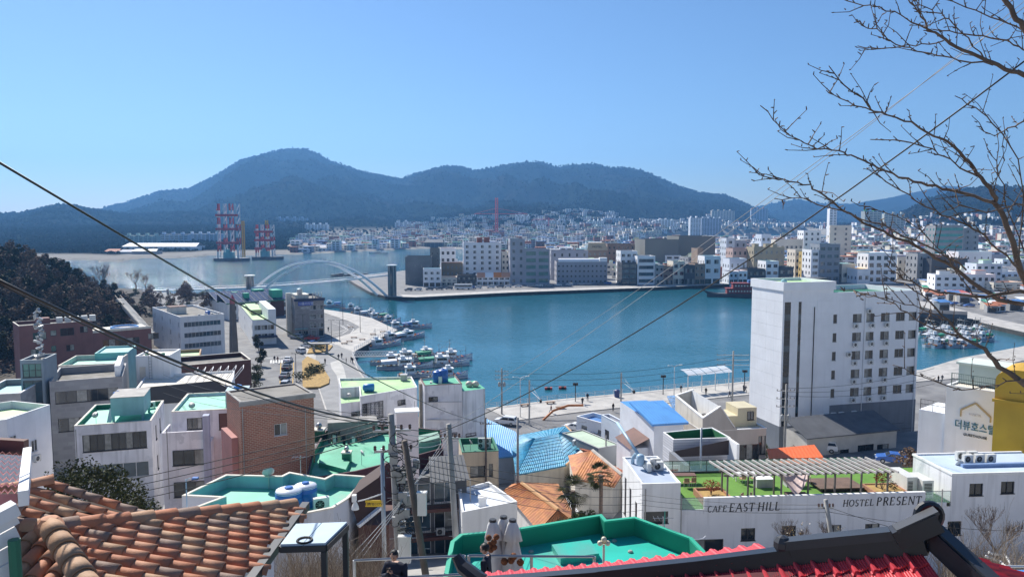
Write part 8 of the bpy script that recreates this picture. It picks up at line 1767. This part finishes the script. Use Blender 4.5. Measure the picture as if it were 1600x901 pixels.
mb=MB();mb.lathe([(.5,0),(.6,.2),(.6,1.5),(.3,1.7)],n=10);tag(mb.make('blue_bin',mat('dark_blue_bin',(.03,.05,.16),.5,.1),loc=pz(964,620,1.75)),'dark blue drum standing at the promenade edge','bin')
for k,(px_,py_)in enumerate(((857,608),(879,607))):mb=MB();mb.box(-.9,-.4,0,.9,.4,.5,0);mb.box(-.3,-.41,.0,.4,.41,.52,1);tag(mb.make('mooring_float',[GEARC[4],BLACK],loc=wp(px_,py_)),'red and black float drifting off the promenade, %s'%('left','right')[k],'float')
mb=MB();q=pz(800,656,1.62);mb.tube([q+Vector((6,0,0)),q+Vector((8,1,1.6)),q+Vector((11,2,2.4)),q+Vector((14,2.5,2.3))],.22,6);tag(mb.make('fish_sculpture',GEARC[0]),'orange curved sculpture beyond the cyan tiled roof','sculpture')
for k,(pl,l)in enumerate((([(473,607),(472,566),(480,558),(498,566),(515,592),(514,600),(500,606)],'long straw covered planting bed with shrubs beside the street'),([(480,553),(483,546),(505,538),(520,541),(514,548),(498,552)],'small straw covered planting bed at the junction'))):
 P=[pz(x,y,1.75)for x,y in pl];o=P[0];t=empty('planting_bed',o,l,'flower bed');mb=MB();mb.prism([(p.x-o.x,p.y-o.y)for p in P],0,.35);mb.make('straw_mulch',STRAW,t);c_=sum(P,Vector())/len(P)-o;mb=MB()
 for q in range(9 if k==0 else 4):leaf_clump(mb,(c_.x+rnd.uniform(-2,2),c_.y+rnd.uniform(-9,10)*(1 if k==0 else .2),1.1),1.5,110,.28,rnd)
 mb.make('shrubs',[LEAFO,LEAFO2],t)
t=empty('stone_shelter',pz(497,551,1.75),'flat concrete canopy on two pillars by the planting bed','shelter');mb=MB();mb.box(-2,-1,2.6,3.4,1.4,2.9);mb.make('roof',CONC,t);[MB.make((lambda m:(m.box(-.3,-.3,0,.3,.3,2.6),m)[1])(MB()),'pillar',CONC,t,loc=(x_,0,0))for x_ in(-1.2,2.6)]
midb('low shop with orange and blue curved awning beside the car park',953,979,664,128,WHF,BLR,rows=2,cols=4,wf=.7,yaw=40,d=8,ground_shop=True);midb('brown roofed shop in front of the pale blue house',979,992,668,108,PALEB,BROWNF,rows=2,cols=2,yaw=20,d=8);midb('market stall house with a pale green roof sheet',935,968,700,104,GREYF,mat('pale_mint_sheet',(.45,.55,.42),.7,.1,.5),rows=1,cols=3,yaw=30,d=9,par=.1)
# vegetation
rnd=random.Random(77)
EVG=[crown_mesh(k,6.5,2.6,620,.42,[LEAFD,LEAFD2],c,10)for k,c in((1,.55),(2,.2),(3,.65),(4,.1))];TWG=[crown_mesh(k,6,2.6,420,.38,[LEAFB,LEAFB2],.1,10)for k in(5,6,7)];OLV=[crown_mesh(k,3.4,2.4,520,.3,[LEAFO,LEAFO2],0,8)for k in(8,9)]
STK=trunk_mesh(3,1.1,.07,3,.3);TRK=[trunk_mesh(k,5,.22)for k in(1,2)]
def tree(name,loc,rz,s,crown,label,group,trunk=None,lift=0.0):
 t=empty(name,loc,label,'tree',group,rz);t.scale=(s,s,s*rnd.uniform(.85,1.2));link('trunk',trunk or(STK if 'bush' in name else rnd.choice(TRK)),t);link('crown',crown,t,(0,0,lift));return t
n=0
while n<290:
 Y=178+150*rnd.random();px=rnd.uniform(-90,245);x=(px-800)/1200*Y;z=ground(x,Y)
 if z<4.2:continue
 ev=rnd.random()<(.45 if px<120 else .3)
 tree('evergreen_tree' if ev else 'bare_tree',(x,Y,z-.5),rnd.uniform(0,6),rnd.uniform(.85,1.35),rnd.choice(EVG if ev else TWG),'dark evergreen tree in the wood on the left hill' if ev else 'bare brown tree in the wood on the left hill','evergreens on the left hill' if ev else 'bare trees on the left hill');n+=1
for k in range(46):
 px,py=rnd.uniform(196,335),rnd.uniform(458,496);p=pz(px,py,3.0);tree('olive_bush',(p.x,p.y,1.5),rnd.uniform(0,6),rnd.uniform(.6,1.25),rnd.choice(OLV+TWG[:1]),'olive bush on the slope between the wood and the bridge','bushes by the bridge ramp')
BT1=bare_tree_meshes(3,11,.3,TREEBARK,4,3,.03)
for k,(px,py,s,l)in enumerate(((160,452,1.25,'big bare tree standing against the bay at the foot of the wood'),(212,450,.95,'round headed bare tree against the glittering bay'),(228,452,.8,'smaller bare tree right of the round headed one'),(292,470,.7,'bare tree behind the white hostel'))):
 p=pz(px,py,4.0);t=empty('bare_tree',(p.x,p.y,3.0),l,'tree',None,k);t.scale=(s,)*3;link('trunk',BT1[0],t);link('branches',BT1[1],t)
q=[pz(x,y,6)for x,y in((190,470),(222,508),(216,512),(184,474))];mb=MB();mb.prism([(v.x,v.y)for v in q],-2,8);
t=empty('hill_stairs',(0,0,0),'pale straight stairway climbing the hill edge between the wood and the white hostel','stairs');mb=MB();A,B_=at(234,523,205),at(184,466,262)
for k in range(30):p=A.lerp(B_,k/30);mb.box(p.x-.9,p.y,p.z-.8,p.x+.9,p.y+2,p.z+.15)
mb.make('steps',PALEP,t);mb=MB();[mb.tube([A+Vector((s,0,1.1)),B_+Vector((s,0,1.1))],.06,4)for s in(-.9,.9)];mb.make('handrails',OFFWHITE,t)
BUSH=[crown_mesh(20+k,2.6,2.0,2600,.10,[LEAFD2,LEAFO],0,12)for k in(0,1)]
for k,(px,py,Y,s)in enumerate(((118,790,33,.85),(160,795,32,.85),(195,800,34,.7),(215,806,35,.5))):p=at(px,py,Y);tree('evergreen_bush',(p.x,Y,p.z-1.3*s),k,s,BUSH[k%2],['glossy evergreen bush behind the rear tiled roof, leftmost','glossy evergreen bush behind the rear tiled roof, second','glossy evergreen bush behind the rear tiled roof, third','small glossy evergreen bush at the right end behind the tiled roof'][k],'evergreen bushes behind the tiled roof')
for k,(px,py,s)in enumerate(((402,590,1.1),(408,572,.9),(398,610,1.2),(404,548,.8))):p=pz(px,py,1.6);tree('street_tree',p,k,s*.8,(OLV[0],EVG[3])[k%2],['dark street tree beside the queue of cars, second from the front','dark street tree at the junction corner','dark street tree nearest along the left street','dark street tree farthest along the left street'][k],'dark street trees on the left')
for k,(px,py,Y,s)in enumerate(((1192,700,100,.5),(1238,705,108,.55),(1418,726,74,.5),(905,812,62,.5),(880,812,60,.45),(925,808,62,.4))):p=at(px,py,Y);tree('garden_bush',(p.x,Y,p.z-1.2),k,s,(OLV[0],OLV[1],TWG[0],OLV[0],BUSH[0],OLV[1])[k],['olive bush at the corner of the beige stucco house','dark shrub below the transformer pole','brown twiggy shrub behind the terrace railing','bush right of the palm trunk','bush left of the palm trunk','bush between the two palms'][k],'garden bushes')
def palm(px,yc,yb,Y,s,label):
 c=at(px,yc,Y);b_=at(px,yb,Y);t=empty('palm_tree',b_,label,'tree','fan palms');h=c.z-b_.z;mb=MB();mb.tube([(0,0,-3),(.05,0,h*.5),(0,0,h)],[.2,.17,.2],8);mb.make('trunk',TREEBARK,t);mb=MB()
 for k in range(46):
  a,e=rnd.uniform(0,6.28),rnd.uniform(-.9,1.3);d=Vector((math.cos(a)*math.cos(e),math.sin(a)*math.cos(e),math.sin(e)));p=Vector((0,0,h))+d*.75*s;sd=d.cross(Vector((0,0,1))).normalized();u=sd.cross(d)
  for j in range(9):f=(j-4)/4*1.2;q=p+(d*math.cos(f)+sd*math.sin(f))*.75*s+Vector((0,0,-.18*s));mb.face([p,p.lerp(q,.5)+u*.03+sd*.05,q,p.lerp(q,.5)-sd*.05],j%2)
 mb.make('fronds',[LEAFD,LEAFO],t)
palm(895,766,812,64,1.15,'bushy fan palm in front of the big hipped orange roof');palm(938,742,800,68,1.0,'taller fan palm on the right beside the orange cottage')
BR=[]
for k in range(4):
 m=MB();r=random.Random(50+k)
 for q in range(16):bare_branches(m,Vector((r.uniform(-.5,.5),r.uniform(-.5,.5),-.2)),Vector((r.uniform(-.5,.5),r.uniform(-.5,.5),1)).normalized(),r.uniform(.7,1.4),.012,2,r,.1,2,0,.004)
 BR.append(m.mesh('twigs',PALEWOOD if k%2 else LEAFB2))
def shrub(loc,s,label,group):t=link('dry_shrub',rnd.choice(BR),None,loc,rnd.uniform(0,6));t.scale=(s,)*3;return tag(t,label,'shrub',group)
for k in range(52):px,py=rnd.uniform(440,600),rnd.uniform(890,945);Y=rnd.uniform(18,27);p=at(px,py,Y);shrub((p.x,Y,p.z-.5),rnd.uniform(.55,.95),'pale bare shrub in the dry thicket below the canopy','dry thicket below the canopy')
for k in range(30):px,py=rnd.uniform(1482,1625),rnd.uniform(890,930);Y=rnd.uniform(20,34);p=at(px,py,Y);shrub((p.x,Y,p.z-.6),rnd.uniform(.7,1.2),'bare shrub on the slope in the lower right corner','bare shrubs in the lower right corner')
mb=MB()
for k in range(9):x0=-26+5.8*k;mb.face([(x0,19,31-.0),(x0+5.8,19,31),(x0+5.8,32,22),(x0,32,22)])
SM=bare_tree_meshes(9,3.6,.07,TREEBARK,4,3,.008)
for px,py,Y,s,l in((1240,868,46,.8,'bare young tree with dry tan leaves before the hostel wall, left of the pole'),(1302,866,46,.7,'bare young tree with dry tan leaves before the hostel wall, right of the pole'),(1560,880,40,1.0,'bare tree before the hostel wall near the right edge')):
 p=at(px,py,Y);t=empty('bare_tree',(p.x,Y,p.z-.6),l,'tree',None,px);t.scale=(s,)*3;link('trunk',SM[0],t);link('branches',SM[1],t);mb=MB()
 if px<1500:[leaf_clump(mb,(rnd.uniform(-1,1),rnd.uniform(-1,1),rnd.uniform(1.4,3.4)),.4,9,.07,rnd)for _ in range(16)];mb.make('dry_leaves',[STRAW,CREAMF],t)
rail('corner_railing',[at(x_,y_,15.4)-Vector((0,0,.95))for x_,y_ in((1508,893),(1545,884),(1640,884))],.95,'pale pipe railing in the lower right corner',FRAMEW,.9,2,.025)
mb=MB();p=at(1575,912,17);mb.box(-.7,-.3,0,.9,.3,.2);tag(mb.make('blue_crate',BLUER,loc=p),'bright blue box behind the corner railing','box');mb=MB();mb.tube([at(1545,862,26),at(1572,868,26),at(1580,885,25)],.05,5);mb.tube([at(1540,868,26),at(1562,876,26),at(1578,890,25)],.05,5);tag(mb.make('bent_pipes',WHITE),'bent white pipes among the bare shrubs','pipe')
LIMBS='''1690,760,6.6,30 1655,640,6.6,24 1600,600,6.5,15 1560,572,6.5,12 1537,546,6.4,9 1505,525,6.3,7 1480,500,6.2,5 1460,476,6.2,4 1430,452,6.1,3 1380,430,6,2
1700,620,6.9,30 1640,520,6.8,20 1595,425,6.8,14 1575,352,6.7,12 1557,315,6.7,11 1547,295,6.6,9 1527,272,6.6,8 1507,247,6.5,7 1480,223,6.4,6 1460,212,6.3,5 1425,192,6.2,4.5 1385,179,6.1,4 1362,172,6,3.5 1347,155,6,3.5 1322,135,5.9,3 1295,103,5.9,2
1385,179,6.1,3.5 1350,170,6,3 1310,155,5.9,2.5 1291,141,5.9,2
1557,318,6.7,8 1500,300,6.4,7 1472,294,6.3,6.5 1440,286,6.2,6 1405,276,6.1,5 1372,264,6,4.5 1340,246,5.9,4 1317,239,5.9,3.5 1292,232,5.8,3 1267,230,5.8,3 1247,220,5.7,2.5 1217,197,5.7,2.5 1188,165,5.6,1.6
1640,480,7.2,12 1560,470,7,10 1520,442,6.8,9 1490,417,6.7,7 1450,397,6.6,7 1400,370,6.5,6 1372,358,6.4,5 1340,342,6.3,5 1310,322,6.2,4 1285,300,6.1,4 1265,290,6,3.5 1235,283,6,3 1205,279,5.9,2.5 1180,268,5.9,1.6
1660,150,7,18 1600,117,6.9,11 1570,107,6.8,9 1542,94,6.7,8 1507,79,6.6,7 1475,62,6.5,6 1452,47,6.4,5 1440,25,6.3,4 1430,12,6.3,3 1412,-6,6.2,3
1452,47,6.4,4 1435,39,6.3,3.5 1407,24,6.2,3 1375,11,6.1,2.5 1350,9,6.1,2.5 1310,-4,6,1.8
1542,94,6.7,4 1512,59,6.6,3.5 1487,35,6.5,3 1470,21,6.4,3 1445,11,6.4,2.5 1424,-3,6.3,2
1550,101,6.7,4 1500,95,6.5,3.5 1462,85,6.4,3 1432,79,6.3,3 1400,69,6.2,3 1385,59,6.2,2.5 1370,47,6.1,2.5 1350,41,6.1,2 1337,32,6,1.6
1475,64,6.5,3 1440,70,6.4,2.5 1407,72,6.3,2.5 1375,76,6.2,2 1340,72,6.1,1.6
1640,90,7.2,6 1600,77,7.1,4 1575,64,7,4 1537,56,6.9,3.5 1495,50,6.8,3 1457,46,6.6,2.5
1640,110,6,16 1600,42,6,12 1585,22,6,11 1565,-6,6,10
1640,66,6.6,6 1600,49,6.5,4 1562,32,6.4,3.5 1525,17,6.3,3 1472,-2,6.2,2.5
1527,276,6.6,5 1500,261,6.5,4 1475,245,6.4,3.5 1455,232,6.3,3 1425,222,6.2,3 1360,218,6.1,1.8
1640,440,6.2,8 1600,427,6.1,6 1557,387,6,5 1532,362,5.9,4.5 1500,345,5.9,4 1462,330,5.8,3.5 1420,305,5.7,3 1385,285,5.7,3 1360,262,5.6,2 1352,248,5.6,1.4
1510,420,6.7,5 1470,395,6.5,4 1430,376,6.4,4 1380,352,6.3,3.5 1330,335,6.2,3 1280,318,6.1,3 1250,310,6.1,2 1210,310,6,1.4
1500,525,6.3,4 1460,515,6.2,3.5 1420,490,6.1,3 1385,468,6,2.5 1340,455,6,2 1312,452,5.9,1.5
1640,460,6.4,10 1595,455,6.3,9 1540,462,6.2,7 1480,459,6.1,5 1440,448,6,3.5 1400,428,6,3 1385,415,5.9,1.6
1600,395,6.8,4 1575,330,6.7,3.5 1567,290,6.7,3 1556,250,6.6,2.5 1542,232,6.6,1.6
1590,400,6.9,4 1600,330,6.9,3.5 1590,250,6.9,3 1550,190,6.8,3 1525,170,6.8,2.5 1492,150,6.7,1.6
1530,470,6.5,4 1505,440,6.4,3.5 1480,400,6.3,3 1440,360,6.2,2.5 1380,330,6.1,2 1350,322,6.1,1.5
1475,500,6.2,3 1440,480,6.1,2.5 1400,470,6,2 1372,465,6,1.5
1600,590,6.5,4 1560,600,6.4,3 1500,608,6.3,2.5 1440,590,6.2,2 1395,570,6.1,1.4
1640,200,6.4,6 1600,190,6.3,4 1575,200,6.3,3 1555,215,6.2,2.5 1530,200,6.2,1.6
1640,330,6.3,6 1590,320,6.2,4 1545,330,6.1,3 1500,322,6,2.5 1470,333,6,1.6'''
ct=empty('bare_cherry_tree',at(1700,620,6.9)-Vector((0,0,4)),'bare budding tree branching across the sky from the right edge','tree');o=ct.location;tw=MB();bd=MB();rnd=random.Random(4);K=math.sqrt
mb=MB();mb.tube([(.1,.1,-3),(.05,0,2),at(1690,760,6.6)-o,at(1700,620,6.9)-o,at(1660,150,7)-o],[.16,.13,.1,.09,.05],9);mb.make('trunk',TREEBARK,ct,True)
for ln in LIMBS.split('\n'):
 P=[tuple(float(c)for c in w_.split(','))for w_ in ln.split()];V=[at(a,b_,c)-o for a,b_,c,d in P];Rr=[max(.0035,d*c/2400*.68)for a,b_,c,d in P];V2=[];R2=[]
 for i in range(len(V)-1):
  for k in range(3):t=k/3;V2.append(V[i].lerp(V[i+1],t)+Vector([rnd.uniform(-1,1)*.012 for _ in range(3)]));R2.append(lerp(Rr[i],Rr[i+1],t))
 V2.append(V[-1]);R2.append(Rr[-1]);mb=MB();mb.tube(V2,R2,6 if Rr[0]>.02 else 4);mb.make('limb',TREEBARK,ct,True)
 for i in range(2,len(V2)-1):
  d=(V2[i+1]-V2[i-1]).normalized();q=(d*.6+Vector((rnd.uniform(-.9,.9),rnd.uniform(-.6,.6),rnd.uniform(-.5,1)))).normalized()
  bd.tube([V2[i],V2[i]+q*rnd.uniform(.02,.05)],[.006,.004],3)
  if rnd.random()<.6 and R2[i]<.05:
   L=rnd.uniform(.08,.32);p1=V2[i]+q*L*.5+Vector((0,0,.01));p2=p1+(q*.8+Vector((rnd.uniform(-.3,.3),0,rnd.uniform(-.2,.5)))).normalized()*L*.5;tw.tube([V2[i],p1,p2],[.0045,.0036,.0025],3)
   for z in(.3,.6,1):v=V2[i].lerp(p2,z);bd.tube([v,v+Vector((rnd.uniform(-1,1),rnd.uniform(-1,1),rnd.uniform(-.3,1)))*.025],[.006,.003],3)
for m,nm in((tw,'twigs'),(bd,'buds')):x=m.make(nm,TREEBARK,ct);x['kind']='stuff'
mb=MB();rnd=random.Random(6);FD=mat('far_conifer',(.015,.021,.013),1,.3,.02,spec=0);FB=mat('far_bare_wood',(.02,.019,.015),1,.3,.02,spec=0);FO=mat('far_olive_wood',(.02,.024,.014),1,.3,.02,spec=0);n=0
while n<56000:
 px=rnd.uniform(-60,1660);Y=shoreY(px)+15+3900*rnd.random()**1.35
 if(1330<px and Y<1500)or Y>5600:continue
 z=farz(px,Y)
 if z<2.15 or(z<30 and 480<px and rnd.random()<.8):continue
 x=(px-800)/1200*Y;s=rnd.uniform(2.2,4.2)*(.8 if Y<1500 else 1+(Y-1500)/5000);h=s*rnd.uniform(.8,1.5);k=noise.noise(Vector((x,Y,0))*.004)+rnd.uniform(-.35,.35);mi=0 if k>.02 else(1 if k>-.35 else 2);b_=len(mb.v);a=rnd.uniform(0,6)
 for j in range(4):mb.v.append((x+s*math.cos(a+j*1.57),Y+s*math.sin(a+j*1.57),z-2))
 for j in range(4):mb.v.append((x+s*.7*math.cos(a+.8+j*1.57),Y+s*.7*math.sin(a+.8+j*1.57),z+h*.65))
 mb.v.append((x+rnd.uniform(-1,1),Y,z+h))
 for j in range(4):q=(j+1)%4;mb.f+=[(b_+j,b_+q,b_+4+j),(b_+q,b_+4+q,b_+4+j),(b_+4+j,b_+4+q,b_+8)];mb.m+=[mi]*3
 n+=1
tag(mb.make('far_woods',[FD,FB,FO]),'continuous woods covering the mountains and the opposite shore','woods',None,'stuff')
mb=MB();rnd=random.Random(12)
for k in range(420):
 Y=172+150*rnd.random();px=rnd.uniform(-90,245);x=(px-800)/1200*Y;z=ground(x,Y)
 if z>2.5:leaf_clump(mb,(x,Y,z+.6),2.6,26,.7,rnd,.5)
tag(mb.make('hill_undergrowth',[LEAFB,LEAFB2]),'brown undergrowth covering the left hill between the trees','undergrowth',None,'stuff')
for k in range(36):
 px_,py_=rnd.uniform(1440,1640),rnd.uniform(450,489);p=pz(px_,py_,1.6);h_=rnd.uniform(2.5,4);t=empty('market_stall',p,'%s roofed stall on the right shore'%('blue','white','green','orange','grey','terracotta')[k%6],'stall','stalls on the right shore',rnd.uniform(-.3,.3));w_=rnd.uniform(3,6);mb=MB();mb.box(0,0,0,w_,3,h_);mb.make('wall',rnd.choice([WHF,CREAMF,GREYF,PALEB]),t);mb=MB();mb.face([(-.4,-.8,h_),(w_+.4,-.8,h_),(w_+.4,3.2,h_+.9),(-.4,3.2,h_+.9)]);mb.make('roof',(BLR,WHF,GRR,TERR,LILAC,TERR)[k%6],t);mb=MB();mb.box(.4,-.03,.3,w_-.4,-.01,h_*.7);mb.make('opening',GLASS,t)
DISH=mat('pale_dish',(.55,.55,.54),.5,.1,4)
for k,(px_,py_,Y,l)in enumerate(((150,655,84,'on the mint roof of the white apartment house'),(300,640,85,'on the stepped white house'),(545,622,118,'on the front wing of the pale green roof'),(673,604,111,'at the edge of the white harbour house'),(565,716,73,'on the worn green terrace'),(735,697,93,'on the tan house'),(1020,733,61,'on the narrow stair block'),(1100,655,96,'on the beige gable house'),(1500,735,62,'on the room block'),(420,752,44,'on the aqua parapet'),(660,800,60,'on the balcony house'))):
 p=at(px_,py_,Y);t=empty('satellite_dish',p,'small satellite dish '+l,'satellite dish',None,.4*k);mb=MB();mb.lathe([(.05,0),(.2,.03),(.33,.1),(.36,.13)],n=12);d_=mb.make('dish',DISH,t,True,loc=(0,0,.5));d_.rotation_euler=(R(60),0,0);mb=MB();mb.tube([(0,0,-.8),(0,0,.5),(0,-.3,.75)],.025,5);mb.make('mount',STEEL,t)
for k,(px_,py_,Y,h_,l)in enumerate(((222,650,86,2.2,'roof antenna on the mint roofed apartment house'),(560,670,80,2.5,'roof antenna on the maroon house terrace'),(640,592,130,2.2,'roof antenna on the pale green waterside roof'),(1040,642,100,1.8,'roof antenna behind the bright blue roof'),(470,742,45,1.6,'roof antenna at the aqua parapet corner'),(1036,838,36,1.4,'roof antenna on the vivid green parapet'),(330,548,150,2.5,'roof antenna on the dark brown block'))):antenna(at(px_,py_,Y)-Vector((0,0,.4)),h_,l)
for k,(px_,py_,Y)in enumerate(((120,690,80.8),(262,690,77.5),(380,660,70),(478,660,73),(648,640,115),(757,630,108),(1008,790,57.8),(1470,790,58.6),(1064,800,57.7),(735,770,70))):
 p=at(px_,py_,Y);mb=MB();mb.tube([(0,-.12,-6),(0,-.12,1.4)],.05,5);tag(mb.make('drainpipe',CONC,loc=p),'grey drainpipe on a near house wall','pipe','drainpipes')
for k,(x0_,y0_,x1_,y1_,Y)in enumerate(((500,678,560,682,80),(1130,775,1180,772,61))):
 A,B_=at(x0_,y0_,Y),at(x1_,y1_,Y);t=empty('clothes_line',A,['washing hung on a line over the worn green terrace','small cloths hung on a line on the cafe terrace'][k],'washing line');v=B_-A;mb=MB();mb.tube(sag((0,0,0),v,.1),.012,4);mb.make('line',CABLE,t)
 for q in range(7):mb=MB();s=v*((q+.6)/8);mb.face([s,s+v*.09,s+v*.088-Vector((0,.05,.7+.2*(q%3))),s+v*.004-Vector((0,-.04,.7+.2*(q%3)))]);mb.make('cloth',(CLOTH[0],CLOTH[2],WHITE,CLOTH[4])[q%4],t)
byl={}
for o in bpy.context.scene.objects:
 if o.parent is None and o.get('label'):byl.setdefault(o['label'],[]).append(o)
ORD='first second third fourth fifth sixth seventh eighth ninth tenth eleventh twelfth thirteenth fourteenth'.split()
for l_,os_ in byl.items():
 if 1<len(os_)<=14 and len(l_.split())<=13:
  os_.sort(key=lambda o:o.location.x/max(1,o.location.y))
  for i,o in enumerate(os_):o['label']=l_+', '+ORD[i]+' from left'
